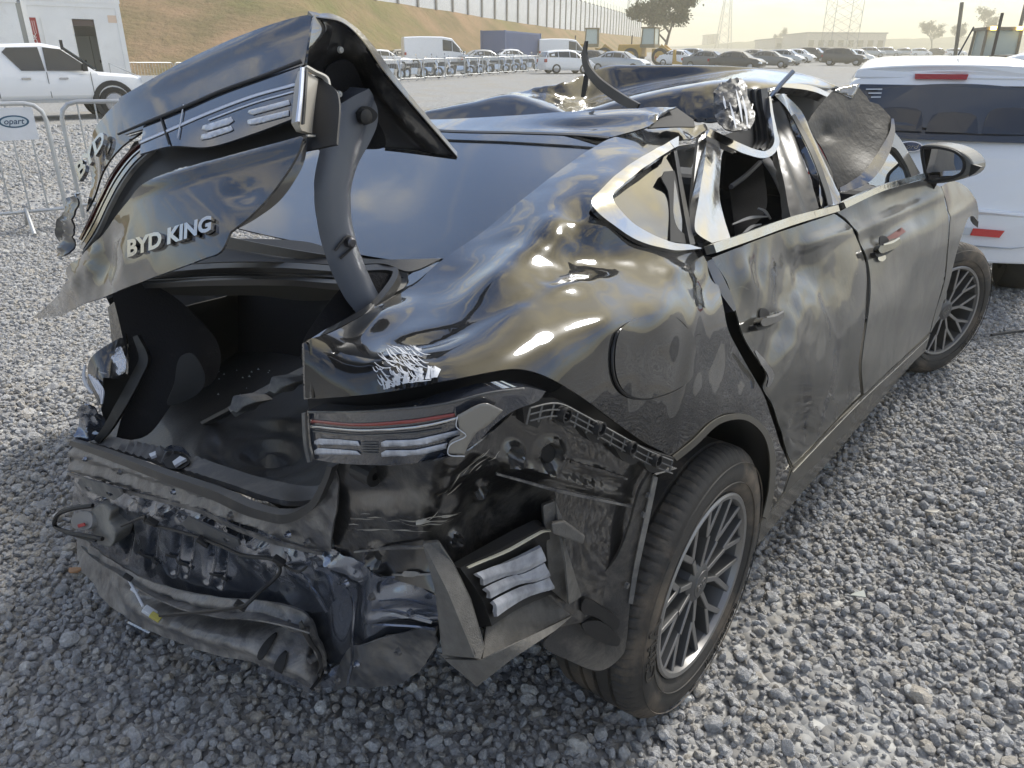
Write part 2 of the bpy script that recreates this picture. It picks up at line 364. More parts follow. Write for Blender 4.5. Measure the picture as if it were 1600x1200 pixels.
def build_wall():
    root = empty('perimeter_wall', tuple(WALL[2]), 0, 'long pale concrete panel wall with dark posts along the hill crest', 'wall')
    mp = mat('wall_panel', (0.60, 0.62, 0.64), 0.8, var=0.12, vscale=0.4, dirt=(0.35, 0.33, 0.30), dirt_amt=0.2, dscale=0.6)
    mo = mat('wall_post', (0.18, 0.18, 0.18), 0.8)
    o0 = np.array(WALL[2], float); sp = 4.3; s = 70.0; H = 4.9; i = 0
    while s < WLEN - 1:
        a, b = wall_at(s), wall_at(s + sp); d = (b - a); L_ = np.linalg.norm(d[:2])
        if L_ < 1: break
        rz = math.atan2(d[1], d[0]); c = (a + b) / 2 - o0
        mb = MB(); mb.box((0, 0, H / 2), (L_ - 0.34, 0.14, H))
        p = mb.build('panel', mp, root); p.location = (c[0], c[1], c[2] - 0.2); p.rotation_euler = (0, 0, rz)
        mb = MB(); mb.box((0, 0, (H + 0.15) / 2), (0.34, 0.42, H + 0.15)); mb.box((0, 0, H + 0.6), (0.06, 0.06, 1.2))
        q = mb.build('post', mo, root); q.location = tuple(a - o0 - np.array([0, 0, 0.2])); q.rotation_euler = (0, 0, rz)
        s += sp; i += 1
build_wall()

# ------------------------------------------------------------------ vehicles in the lot
M_tyre_far = mat('tyre_far', (0.02, 0.02, 0.02), 0.85); M_rim_far = mat('rim_far', (0.4, 0.4, 0.42), 0.35, 0.9)
M_glass_far = mat('dark_car_glass', (0.02, 0.025, 0.03), 0.06, coat=0.5)
M_red_lens = mat('red_lens', (0.35, 0.01, 0.012), 0.15, coat=0.6); M_head = mat('head_lens', (0.7, 0.72, 0.75), 0.1, coat=0.8)
M_blackpl = mat('black_trim', (0.02, 0.02, 0.021), 0.6, bump=0.0006, bscale=300)
def paint(nm, c, coat=0.6): return mat(nm, c, 0.35, coat=coat, dirt=(0.30, 0.27, 0.22), dirt_amt=0.15, dscale=1.6)
M_white = paint('white_paint', (0.84, 0.85, 0.86)); M_silver = mat('silver_paint', (0.42, 0.44, 0.46), 0.32, 0.6, 0.6, dirt=(0.35, 0.32, 0.27), dirt_amt=0.15)
M_grey = mat('grey_paint', (0.14, 0.145, 0.15), 0.35, 0.4, 0.5); M_dark = paint('dark_paint', (0.025, 0.026, 0.03)); M_bluep = paint('blue_paint', (0.05, 0.09, 0.22)); M_beige = paint('beige_paint', (0.5, 0.46, 0.38))
SHAPES = {
 'sedan': [(-2.2, .45, .80, .82, .70, .60), (-2.12, .25, .92, .95, .82, .65), (-1.55, .22, .98, 1.03, .86, .65), (-.85, .2, .98, 1.39, .87, .56), (-.25, .2, .97, 1.45, .87, .57), (.4, .2, .95, 1.40, .87, .56), (1.1, .2, .94, .99, .86, .64), (1.85, .22, .82, .87, .82, .62), (2.13, .3, .65, .69, .74, .54), (2.2, .42, .58, .61, .66, .48)],
 'hatch': [(-1.85, .40, .80, .84, .74, .66), (-1.80, .25, .98, 1.04, .82, .64), (-1.55, .22, 1.0, 1.40, .84, .58), (-.85, .2, .99, 1.51, .85, .57), (0.0, .2, .97, 1.53, .85, .58), (.5, .2, .95, 1.45, .85, .57), (1.15, .2, .94, .99, .84, .64), (1.6, .22, .84, .89, .8, .6), (1.83, .3, .66, .70, .74, .54), (1.9, .42, .58, .61, .66, .48)],
 'suv': [(-2.1, .45, .9, .95, .76, .66), (-2.05, .32, 1.08, 1.14, .86, .68), (-1.8, .28, 1.1, 1.58, .89, .62), (-1.0, .26, 1.09, 1.68, .9, .61), (-.1, .26, 1.07, 1.69, .9, .62), (.5, .26, 1.05, 1.6, .9, .61), (1.15, .26, 1.04, 1.09, .9, .68), (1.8, .28, .96, 1.01, .86, .64), (2.08, .36, .78, .82, .8, .58), (2.15, .46, .66, .70, .7, .52)],
 'van': [(-2.75, .40, 1.2, 2.2, .9, .82), (-2.70, .32, 1.25, 2.30, .95, .86), (-1.5, .3, 1.25, 2.36, .97, .87), (.3, .3, 1.22, 2.36, .97, .87), (1.1, .3, 1.2, 2.25, .97, .82), (1.75, .3, 1.18, 1.62, .96, .72), (2.1, .3, 1.12, 1.18, .95, .74), (2.55, .32, .95, 1.0, .92, .7), (2.75, .42, .7, .74, .8, .6)]}
def ring(st):
    y, zb, zs, zr, hw, hr = st
    R_ = [(hw * .9, zb), (hw, zb + .16), (hw * 1.01, zb + (zs - zb) * .6), (hw * .97, zs), (hr + (hw * .97 - hr) * .12, zr - .07 * min(1, (zr - zs) / .3 + .15)), (hr * .82, zr)]
    return [(x, y, z) for x, z in R_] + [(-x, y, z) for x, z in reversed(R_)]
def wheel_simple(mb_t, mb_r, x, y, r, w):
    s = 1 if x > 0 else -1
    mb_t.lathe([(x - s * w, r * .6), (x - s * w, r * .93), (x - s * w * .85, r), (x - s * .02, r), (x, r * .93), (x, r * .66)], 20, 'x', (0, y, r))
    pr = [(x - s * .005, r * .66), (x - s * .04, r * .6), (x - s * .02, r * .2), (x - s * .015, 0.001)]
    mb_r.lathe(pr, 10, 'x', (0, y, r))
def car_model(name, kind, m):
    root = empty(name); S = SHAPES[kind]; rg = [ring(s) for s in S]
    body = MB().loft(rg).build('body', m, root, smooth=True)
    sub = body.modifiers.new('bevel', 'BEVEL'); sub.width = 0.03; sub.segments = 2; sub.limit_method = 'ANGLE'; sub.angle_limit = R(25)
    gl = [i for i in range(len(S)) if S[i][3] - S[i][2] > .3]
    lo = lambda i, s, f: np.array(rg[i][3 if s > 0 else 8]) * (1 - f) + np.array(rg[i][4 if s > 0 else 7]) * f
    van = kind == 'van'
    for s in (1, -1):
        V = []; ids = gl if not van else gl[-3:]
        st = [(a, b) for a, b in zip(ids, ids[1:])]
        for a, b in st:
            q = [lo(a, s, .1), lo(b, s, .1), lo(b, s, .86), lo(a, s, .86)]
            c = sum(q) / 4; q = [c + (p - c) * np.array([1, .94, 1]) + np.array([s * .012, 0, 0.003]) for p in q]
            mb = MB().prism(q, (-s * .02, 0, 0)); mb.build('side_window', M_glass_far, root)
        if not van and gl[0] > 0:
            a = gl[0]; q = [lo(a, s, .12), lo(a, s, .78), lo(a - 1, s, .3) * .45 + lo(a, s, .12) * .55]
            q = [p + np.array([s * .014, -.04, 0]) for p in q]; MB().prism(q, (-s * .02, 0, 0)).build('side_window', M_glass_far, root)
        a = gl[-1]; b = a + 1; q = [lo(a, s, .12), lo(a, s, .8), lo(b, s, .3) * .6 + lo(a, s, .12) * .4]
        q = [p + np.array([s * .014, .04, 0]) for p in q]; MB().prism(q, (-s * .02, 0, 0)).build('side_window', M_glass_far, root)
    def scr(i, j, nm):
        A = np.array(rg[i][5]) * .9 + np.array(rg[i][4]) * .1; B = np.array(rg[j][3]) * .5 + np.array(rg[j][4]) * .5
        A2, B2 = A * [-1, 1, 1], B * [-1, 1, 1]; u = (B - A); A, A2, B, B2 = A + u * .1, A2 + u * .1, B - u * .08, B2 - u * .08
        dy = .03 if j > i else -.03
        MB().prism([p + np.array([0, dy, .02]) for p in (A, A2, B2, B)], (0, -dy, -.02)).build(nm, M_glass_far, root)
    scr(gl[-1], gl[-1] + 1, 'windshield')
    if not van and gl[0] > 0: scr(gl[0], gl[0] - 1, 'rear_window')
    r = .31 if kind in ('sedan', 'hatch') else .35; hw = S[4][4]
    yf, yr = S[-1][0] - .85, S[0][0] + .85
    for sx in (1, -1):
        for yy in (yf, yr):
            t, rm = MB(), MB(); wheel_simple(t, rm, sx * (hw + .015), yy, r, .2)
            w = t.build('wheel', M_tyre_far, root, smooth=True); rm.build('rim', M_rim_far, w)
        y0 = S[-3][0]; zz = S[-3][2]
        MB().box((sx * (S[-2][4] - .06), S[-2][0] - .02, S[-2][2] - .07), (.3, .22, .13), 0, None, .8, .8).build('headlight', M_head, root)
        MB().box((sx * (S[1][4] - .06), S[0][0] + .06, S[1][2] - .16), (.26, .14, .2)).build('tail_light', M_red_lens, root)
        MB().box((sx * (hw + .09), S[gl[-1]][0] + .35, S[gl[-1]][2] + .06), (.16, .1, .12)).build('mirror', m, root)
    MB().box((0, S[-1][0] - .02, S[-1][2] - .12), (.9, .1, .18)).build('grille', M_blackpl, root)
    return root
PROTO = {}
def place_car(name, kind, m, u, Y, rz, label, cat, group=None):
    p = ground_at(u, Y)
    if kind in PROTO:
        o = copy_tree(PROTO[kind])
        for ch in bpy.data.objects:
            if ch.parent == o and ch.name.startswith(('body', 'mirror')): recolor(ch, m)
        o.name = name
    else:
        o = car_model(name, kind, m); PROTO[kind] = o
    o.location = p; o.rotation_euler = (0, 0, rz); tag(o, label, cat, group); return o
GR = 'cars parked across the far lot'
place_car('white_van', 'van', M_white, 683, 66, R(-74), 'tall white panel van parked against the grass slope', 'van', 'white vans by the slope')
place_car('white_van', 'van', M_white, 880, 84, R(-80), 'white panel van half hidden behind the white hatchback', 'van', 'white vans by the slope')
place_car('white_hatchback', 'hatch', M_white, 884, 57, R(-72), 'white hatchback parked side-on beyond the wrecked roof', 'car', GR)
place_car('white_car', 'sedan', M_white, 597, 62, R(-66), 'white car roof behind the lifted boot lid corner', 'car', GR)
place_car('beige_car', 'sedan', M_beige, 632, 68, R(-66), 'beige car between lifted boot lid and white van', 'car', GR)
place_car('silver_sedan', 'sedan', M_silver, 757, 66, R(-70), 'silver sedan in front of the blue container', 'car', GR)
place_car('white_sedan', 'sedan', M_white, 800, 74, R(-70), 'white sedan right of the silver one by the container', 'car', GR)
place_car('white_sedan', 'sedan', M_white, 826, 84, R(-70), 'small white sedan just left of the far white van', 'car', GR)
far = [(968, 60, 'sedan', M_silver, 'silver sedan in front of the yellow wheel loaders'), (930, 68, 'sedan', M_dark, 'dark sedan left of the silver one before the loaders'),
       (1062, 78, 'sedan', M_white, 'pale sedan just right of the yellow loader bucket'), (1108, 70, 'sedan', M_grey, 'grey sedan below the twin towers'),
       (1152, 66, 'sedan', M_dark, 'dark sedan, largest of the hazy row'), (1200, 74, 'sedan', M_grey, 'grey sedan left of the white hatchback pair in haze'),
       (1226, 84, 'hatch', M_silver, 'silver hatchback in the hazy row'), (1246, 96, 'hatch', M_white, 'white hatchback in the hazy row'),
       (1268, 100, 'suv', M_dark, 'dark tall car below the warehouse'), (1292, 106, 'suv', M_grey, 'grey tall car under the pylon'),
       (1318, 84, 'suv', M_dark, 'dark pickup-like car alone at the row end'), (1338, 92, 'hatch', M_white, 'white hatchback last in the hazy row'),
       (1085, 96, 'hatch', M_silver, 'pale small hatchback far behind the grey sedan'), (1180, 100, 'sedan', M_beige, 'beige sedan far behind the dark sedan')]
for u, Y, kd, m_, lb in far: place_car('parked_car', kd, m_, u, Y, R(-125) + random.uniform(-.15, .15), lb, 'car', GR)
for k, (u, Y) in enumerate([(1385, 150), (1412, 160), (1436, 155), (1462, 165), (1490, 158), (1360, 140)]):
    place_car('parked_car', random.choice(['sedan', 'hatch', 'suv']), random.choice([M_white, M_silver, M_grey, M_dark]), u, Y, R(-110), '%s tiny car from the left fading in the dust above the white wagon roof' % ORD[(1, 2, 3, 4, 5, 0)[k]], 'car', 'tiny cars in the dust')
place_car('blue_white_car', 'suv', M_white, 1640, 15.0, R(2), 'white car roof showing behind the white wagon', 'car')

# blue container, site cabins
def container(name, label, u, Y, rz, L_, W_, H_, m, ribs=True):
    p = ground_at(u, Y); root = empty(name, p, rz, label, 'container')
    MB().box((0, 0, H_ / 2), (L_, W_, H_)).build('shell', m, root)
    mb = MB(); n = int(L_ / .28)
    for s in (1, -1):
        for i in range(n): mb.box((-L_ / 2 + .2 + (L_ - .4) * (i + .5) / n, s * W_ / 2, H_ / 2), (.13, .06, H_ - .3))
    mb.build('corrugation', m, root)
    mb = MB()
    for sx in (1, -1):
        for sy in (1, -1): mb.box((sx * L_ / 2, sy * W_ / 2, H_ / 2), (.16, .16, H_ + .04))
    mb.build('corner_post', m, root)
container('shipping_container', 'long blue shipping container at the foot of the slope', 800, 80, R(66), 8.6, 2.4, 2.9, mat('blue_container', (0.07, 0.11, 0.24), 0.5, dirt=(.2, .19, .2), dirt_amt=.2))

# barriers
M_galv = mat('galvanised', (0.48, 0.49, 0.49), 0.42, 0.6, var=0.15, vscale=3)
def barrier_model(name, nb, Wd=2.3, H=1.1, r=.019, feet=True, n=8):
    root = empty(name); c = .14
    P = [(-Wd / 2, 0, .06)] + [(-Wd / 2, 0, H - c)] + [(-Wd / 2 + c * (1 - math.cos(a)), 0, H - c + c * math.sin(a)) for a in (R(30), R(60))] + [(-Wd / 2 + c, 0, H)]
    P = P + [(-x, y, z) for x, y, z in reversed(P)]
    MB().tube(P, r, n).tube([(-Wd / 2, 0, .18), (Wd / 2, 0, .18)], r * .8, n).build('frame', M_galv, root, smooth=True)
    bar = None
    for i in range(nb):
        x = -Wd / 2 + Wd * (i + 1) / (nb + 1)
        if bar is None: bar = MB().tube([(0, 0, .18), (0, 0, H)], r * .42, 6 if n > 6 else 4).build('bar', M_galv, root, smooth=True); bar.location.x = x
        else: b = bar.copy(); COL.objects.link(b); b.location.x = x
    if feet:
        for sx in (1, -1):
            MB().tube([(sx * Wd * .36, -.3, .02), (sx * Wd * .36, 0, .2), (sx * Wd * .36, .3, .02)], r * .9, n).build('foot', M_galv, root, smooth=True)
            MB().tube([(sx * (Wd / 2 + .0), 0, .72), (sx * (Wd / 2 + .05), 0, .72), (sx * (Wd / 2 + .05), 0, .66)], .008, 6).build('hook', M_galv, root)
    return root
near = barrier_model('crowd_barrier', 15)
A = w = None
def place_barrier(o, a, b):
    a, b = np.array(a), np.array(b); c = (a + b) / 2; o.location = (c[0], c[1], c[2]); o.rotation_euler = (0, 0, math.atan2(b[1] - a[1], b[0] - a[0]))
tag(near, 'grey steel crowd barrier with white plate, nearest the boot lid', 'barrier', 'steel crowd barriers near the wreck')
pr_ = at_y(122, 372, 6.9); dirb = np.array([0.80, 0.60, 0])
pr_ = np.array([-4.18, 7.05, 0.0])
place_barrier(near, pr_ - dirb * 2.3, pr_)
n2 = copy_tree(near); tag(n2, 'grey steel crowd barrier further back, behind the boot lid', 'barrier', 'steel crowd barriers near the wreck')
place_barrier(n2, pr_ + np.array([.06, .16, 0]), pr_ + np.array([.06, .16, 0]) + np.array([.86, .50, 0]) * 2.3)
def plate():
    x0, x1, z1, z0 = .74, 1.06, 1.07, .80
    o = MB().box(((x0 + x1) / 2, -.028, (z0 + z1) / 2), (x1 - x0, .006, z1 - z0)).build('sign_plate', mat('plate_white', (.75, .76, .78), .4, var=.05), near)
    n = 28; el = lambda a, b, y: [((x0 + x1) / 2 + a * math.cos(2 * math.pi * i / n), y, (z0 + z1) / 2 + .02 + b * math.sin(2 * math.pi * i / n)) for i in range(n)]
    MB().prism(el(.115, .052, -.0335), (0, .002, 0)).build('oval_logo', mat('logo_blue', (.03, .10, .17), .4), o)
    MB().prism(el(.098, .040, -.0355), (0, .0015, 0)).build('oval_inner', mat('logo_pale', (.6, .66, .7), .4), o)
    V, F = text_mesh('opart', .01, .01, .25); V = V / V[:, 0].max(); V = np.stack([(x0 + x1) / 2 - .08 + V[:, 0] * .16, -.037 + V[:, 2] * .05, (z0 + z1) / 2 + V[:, 1] * .16], 1)
    mk('lettering', V, F, mat('logo_ink', (.03, .07, .14), .4), o)
plate()
fb = barrier_model('far_barrier', 14, 2.3, 1.1, .02, True, 4)
pa = np.array([-6.9, 40.0]); pb = np.array([3.0, 62.0]); dd = (pb - pa); nbr = 10
for i in range(nbr):
    o = fb if i == 0 else copy_tree(fb)
    a = pa + dd * i / nbr; b = pa + dd * (i + .97) / nbr
    o.scale.x = np.linalg.norm(b - a) / 2.3
    place_barrier(o, (*a, float(terr(*a))), (*b, float(terr(*b)))); tag(o, '%s crowd barrier from the left in the far row guarding the motorcycles' % ORD[i], 'barrier', 'row of far barriers')
gx = ground_at(246, 33)
for i in range(3):
    o = copy_tree(fb); o.scale.x = 1; a = gx + np.array([-1.2 + i * 1.0, i * 2.2, 0]); place_barrier(o, a, a + np.array([.95, 2.0, 0])); tag(o, 'pale crowd barrier at the white cabin corner, %s one' % ['nearest', 'middle', 'farthest'][i], 'barrier', 'barriers by the cabin')

# motorcycles behind the far barriers
M_chrome = mat('chrome', (.62, .62, .63), .12, 1.0); M_moto = mat('moto_dark', (.03, .03, .034), .45); 
def moto_model():
    root = empty('motorcycle')
    for y in (-.62, .66):
        w_ = MB().lathe([(-.06, .2), (-.055, .28), (0, .31), (.055, .28), (.06, .2)], 16, 'x', (0, y, .31)).build('wheel', M_tyre_far, root, smooth=True)
        MB().lathe([(-.02, .2), (-.03, .02), (.03, .02), (.02, .2)], 8, 'x', (0, y, .31)).build('rim', M_chrome, w_)
    MB().box((0, .12, .72), (.28, .55, .26), 0, None, .6, .7).build('tank', M_moto, root, bevel=.03)
    MB().box((0, -.42, .76), (.24, .7, .12), 0, None, .8, .9).build('seat', M_blackpl, root, bevel=.02)
    MB().box((0, .02, .42), (.3, .5, .36)).build('engine', M_chrome, root, bevel=.02)
    MB().tube([(.1, .66, .31), (.1, .45, 1.0)], .03, 6).tube([(-.1, .66, .31), (-.1, .45, 1.0)], .03, 6).build('fork', M_chrome, root)
    MB().tube([(-.38, .32, 1.06), (-.2, .42, 1.02), (.2, .42, 1.02), (.38, .32, 1.06)], .016, 6).build('handlebar', M_blackpl, root)
    MB().lathe([(.0, .001), (.02, .09), (-.08, .07)], 12, 'x', (0, 0, 0)).build('headlight', M_head, root).matrix_basis = Matrix.Translation((0, .58, .92)) @ Matrix.Rotation(R(90), 4, 'Z')
    for s in (1, -1): MB().tube([(s * .34, .35, 1.06), (s * .4, .34, 1.2)], .01, 5).box((s * .42, .34, 1.24), (.13, .02, .08)).build('mirror', M_chrome, root)
    return root
mt = moto_model()
pn = dd / np.linalg.norm(dd); nrm = np.array([-pn[1], pn[0]])
for i in range(13):
    o = mt if i == 0 else copy_tree(mt); q = pa + dd * (i + .4) / 13 + nrm * (1.5 + .2 * (i % 3))
    o.location = (*q, float(terr(*q))); o.rotation_euler = (0, R(-8), math.atan2(-nrm[1], -nrm[0]) - R(90) + random.uniform(-.25, .25))
    tag(o, '%s motorcycle from the left in the row behind the far barriers' % ORD[i], 'motorcycle', 'motorcycles behind the barriers')

# wheel loaders
M_yel = mat('loader_yellow', (.50, .30, .05), .5, dirt=(.3, .25, .18), dirt_amt=.3)
def loader(u, Y, rz, label):
    root = empty('wheel_loader', ground_at(u, Y), rz, label, 'loader', 'yellow wheel loaders')
    for x in (-1.05, 1.05):
        for y in (-1.5, 1.5):
            t, r_ = MB(), MB(); wheel_simple(t, r_, x * 1.1, y, .78, .55); w_ = t.build('wheel', M_tyre_far, root, smooth=True); r_.build('rim', M_yel, w_)
    MB().box((0, -1.7, 1.35), (1.7, 2.6, 1.1), 0, None, .9, .9).build('engine_hood', M_yel, root, bevel=.08)
    MB().box((0, 1.3, 1.1), (1.1, 1.6, .8)).build('front_frame', M_yel, root, bevel=.05)
    cab = MB().box((0, 0.1, 3.35), (1.6, 1.5, .12))
    for sx in (1, -1):
        for sy in (1, -1): cab.tube([(sx * .72, .1 + sy * .66, 1.7), (sx * .7, .1 + sy * .6, 3.3)], .06, 4)
    cab.box((0, .1, 1.75), (1.6, 1.5, .3)); cab = cab.build('cab', mat('loader_cab', (.20, .17, .10), .6), root)
    MB().box((0, .1, 2.55), (1.36, 1.24, 1.45), 0, None, .97, .95).build('glazing', mat('cab_glass', (.42, .50, .48), .1, coat=.5), cab)
    for s in (1, -1): MB().prism([(s * .6, 1.2, 1.5), (s * .6, 1.5, 1.9), (s * .6, 3.1, .8), (s * .6, 3.0, .5)], (.16, 0, 0)).build('lift_arm', M_yel, root)
    MB().prism([(-1.4, 2.9, .15), (-1.4, 4.0, .1), (-1.4, 3.95, .25), (-1.4, 3.3, .4), (-1.4, 3.1, 1.4), (-1.4, 2.9, 1.4)], (2.8, 0, 0)).build('bucket', M_yel, root)
    MB().tube([(.5, -1.6, 1.8), (.5, -1.6, 2.7)], .06, 6).build('exhaust', M_blackpl, root)
loader(922, 86, R(-100), 'yellow wheel loader with dark cab, the one further left')
loader(1012, 80, R(-118), 'yellow wheel loader with its bucket towards the hazy tree')
def crawler():
    Y = 34.0; root = empty('bulldozer', ground_at(1556, Y), R(172), 'bulldozer with two lit work lamps on its cab roof', 'bulldozer')
    for s in (1, -1):
        pr = [(s * 1.0, -1.5, .35), (s * 1.0, -1.3, .0), (s * 1.0, 1.4, .0), (s * 1.0, 1.7, .4), (s * 1.0, 1.4, .8), (s * 1.0, -1.3, .8)]
        MB().prism(pr, (-s * .45, 0, 0)).build('track', M_tyre_far, root)
    gy = mat('dozer_grey', (.20, .18, .14), .6, dirt=(.3, .27, .2), dirt_amt=.4)
    MB().box((0, 1.0, 1.1), (1.1, 1.7, .9), 0, None, .85, .95).build('engine_hood', gy, root, bevel=.06)
    cab = MB().box((0, -.5, 2.55), (1.5, 1.4, .12)).box((0, -.5, 1.15), (1.5, 1.5, .5))
    for sx in (1, -1):
        for sy in (1, -1): cab.tube([(sx * .68, -.5 + sy * .62, 1.3), (sx * .66, -.5 + sy * .58, 2.5)], .06, 4)
    cab = cab.build('cab', gy, root)
    MB().box((0, -.5, 1.95), (1.26, 1.14, 1.15), 0, None, .97, .95).build('glazing', mat('dozer_glass', (.40, .47, .45), .08, coat=.5), cab)
    for s in (1, -1): MB().box((s * .5, .22, 2.56), (.2, .14, .13)).build('work_lamp', mat('lit_lamp', (1, .66, .15), .3, emit=6), root)
    MB().prism([(-1.7, 2.1, .1), (-1.7, 2.3, .1), (-1.7, 2.2, .5), (-1.7, 2.32, 1.1), (-1.7, 2.2, 1.1), (-1.7, 2.08, .5)], (3.4, 0, 0)).build('blade', gy, root)
    MB().tube([(.45, .6, 1.5), (.45, .6, 3.1)], .06, 6).build('exhaust', M_blackpl, root)
    for x in (1.25, -1.0): MB().tube([(x, -.9, .8), (x * 1.12, -1.2, 3.6)], .08, 4).build('mast', gy, root)
    mo = MB().box((0, 0, .35), (.5, .3, .25)).build('beacon_board', mat('orange_mark', (.8, .2, .03), .5), root); mo.location = (.95, 1.9, .5)
crawler()

# far buildings, hills, towers, pylons
M_far = mat('far_hill_green', (.14, .14, .09), .95, var=.3, vscale=.02)
def ridge(name, pts, Y, thick, m):
    V = []; n = len(pts)
    for u, v in pts:
        p = at_y(u, v, Y); V.append(p)
    for (u, v), p in list(zip(pts, list(V))): V.append((p[0], p[1] - thick, float(terr(p[0], p[1] - thick)) - 1))
    for (u, v), p in list(zip(pts, list(V[:n]))): V.append((p[0], p[1] + thick, float(terr(p[0], p[1] + thick)) - 1))
    F = [(i, i + 1, n + i + 1, n + i) for i in range(n - 1)] + [(i, 2 * n + i, 2 * n + i + 1, i + 1) for i in range(n - 1)]
    tag(mk(name, V, F, m, smooth=True), kind='structure')
def wob(pts):
    out = []
    for (a, b), (c, d) in zip(pts, pts[1:]):
        k = max(2, int((c - a) / 14)); out += [(a + (c - a) * i / k, b + (d - b) * i / k + random.uniform(-.9, .9)) for i in range(k)]
    return out + [pts[-1]]
ridge('hills', wob([(880, 78), (1000, 76), (1080, 72), (1150, 66), (1230, 60), (1400, 61), (1500, 58), (1700, 50), (1900, 44)]), 520, 120, M_far)
ridge('far_hills', wob([(-400, 70), (500, 78), (1100, 74), (1300, 66), (1700, 66), (2000, 70)]), 900, 150, M_far)
def building(name, label, u0, u1, v, Y, dep, m, wins=0, gap=0):
    a, b = at_y(u0, v, Y), at_y(u1, v, Y); zb = float(terr(a[0], Y)) - .5; H = a[2] - zb
    root = empty(name, ((a[0] + b[0]) / 2, Y + dep / 2, zb), 0, label, 'building', )
    W_ = b[0] - a[0]
    MB().box((0, 0, H / 2), (W_, dep, H)).build('wall', m, root)
    MB().box((0, 0, H + .2), (W_ + .8, dep + .8, .5)).build('roof', mat('roof_' + name, (.25, .25, .25), .8), root)
    for i in range(wins):
        for j in range(gap):
            MB().box((-W_ / 2 + W_ * (i + .5) / wins, -dep / 2 - .03, H * (j + .6) / (gap + .3)), (W_ / wins * .55, .1, H / gap * .35)).build('window', M_glass_far, root)
M_ware = mat('warehouse_wall', (.42, .40, .37), .8, var=.1, vscale=.05)
building('warehouse', 'long low warehouse on the hazy horizon under the pylon', 1262, 1386, 52, 330, 30, M_ware, 8, 1)
building('warehouse', 'lower warehouse wing left of the main one on the ridge', 1212, 1260, 61, 360, 30, M_ware, 4, 1)
building('tower_block', 'left one of two thin tower blocks on the horizon', 1105, 1112, 55, 600, 14, M_ware, 2, 8)
building('tower_block', 'right one of two thin tower blocks on the horizon', 1116, 1123, 54, 600, 14, M_ware, 2, 8)
building('brick_building', 'reddish brick building rising above the panel wall', 775, 848, -4, 150, 14, mat('red_brick', (.36, .20, .14), .85, var=.15, vscale=.5), 4, 3)
M_steel = mat('pylon_steel', (.22, .22, .21), .6)
def pylon(u, Y, H, base, label, top=.16):
    p = ground_at(u, Y); root = empty('power_pylon', p, 0, label, 'pylon', 'lattice power pylons'); mb = MB(); w0, w1 = base / 2, base * top
    wz = lambda z: w0 + (w1 - w0) * min(1, z / (H * .75)); c4 = [(1, 1), (1, -1), (-1, -1), (-1, 1)]; r = .0012 * Y * .28
    for sx, sy in c4: mb.tube([(sx * wz(0), sy * wz(0), -.5), (sx * wz(H * .75), sy * wz(H * .75), H * .75), (sx * w1, sy * w1, H)], r, 4)
    mb.build('legs', M_steel, root); mb = MB(); nz = 9
    for i in range(nz):
        z0, z1 = H * i / nz, H * (i + 1) / nz
        for k in range(4):
            a, b = c4[k], c4[(k + 1) % 4]
            mb.tube([(a[0] * wz(z0), a[1] * wz(z0), z0), (b[0] * wz(z1), b[1] * wz(z1), z1)], r * .55, 3, False); mb.tube([(b[0] * wz(z0), b[1] * wz(z0), z0), (a[0] * wz(z1), a[1] * wz(z1), z1)], r * .55, 3, False)
    mb.build('bracing', M_steel, root)
    for z in (H * .62, H * .78, H * .93):
        mb = MB(); a = base * 1.15
        for s in (1, -1): mb.tube([(s * wz(z), 0, z + H * .035), (s * a, 0, z)], r * .7, 4); mb.tube([(s * wz(z), 0, z), (s * a, 0, z)], r * .7, 4); mb.tube([(s * a, 0, z), (s * a, 0, z - H * .06)], r * .6, 4)
        mb.build('cross_arm', M_steel, root)
    return p
pA = pylon(1306, 215, 29, 6.8, 'large lattice power pylon standing above the warehouse', .5)
pB = pylon(1127, 430, 40, 7, 'slim distant power pylon beside the twin tower blocks')
pC = pylon(984, 300, 34, 6, 'thin power pylon partly behind the big tree')
def cables():
    for k, (a, b, z0, z1) in enumerate([(pA, pB, 22, 34), (pA, pB, 18, 29), (pB, pC, 34, 30)]):
        a, b = np.array(a), np.array(b); P = []
        for i in range(13): t = i / 12; q = a + (b - a) * t; P.append((q[0], q[1], a[2] + z0 + (b[2] + z1 - a[2] - z0) * t - 5 * 4 * t * (1 - t) * .5))
        tag(MB().tube(P, .09, 3).build('power_cable', M_steel), ['upper cable from the large pylon to the slim one', 'lower cable from the large pylon to the slim one', 'cable from the slim pylon to the one behind the tree'][k], 'cable')
cables()

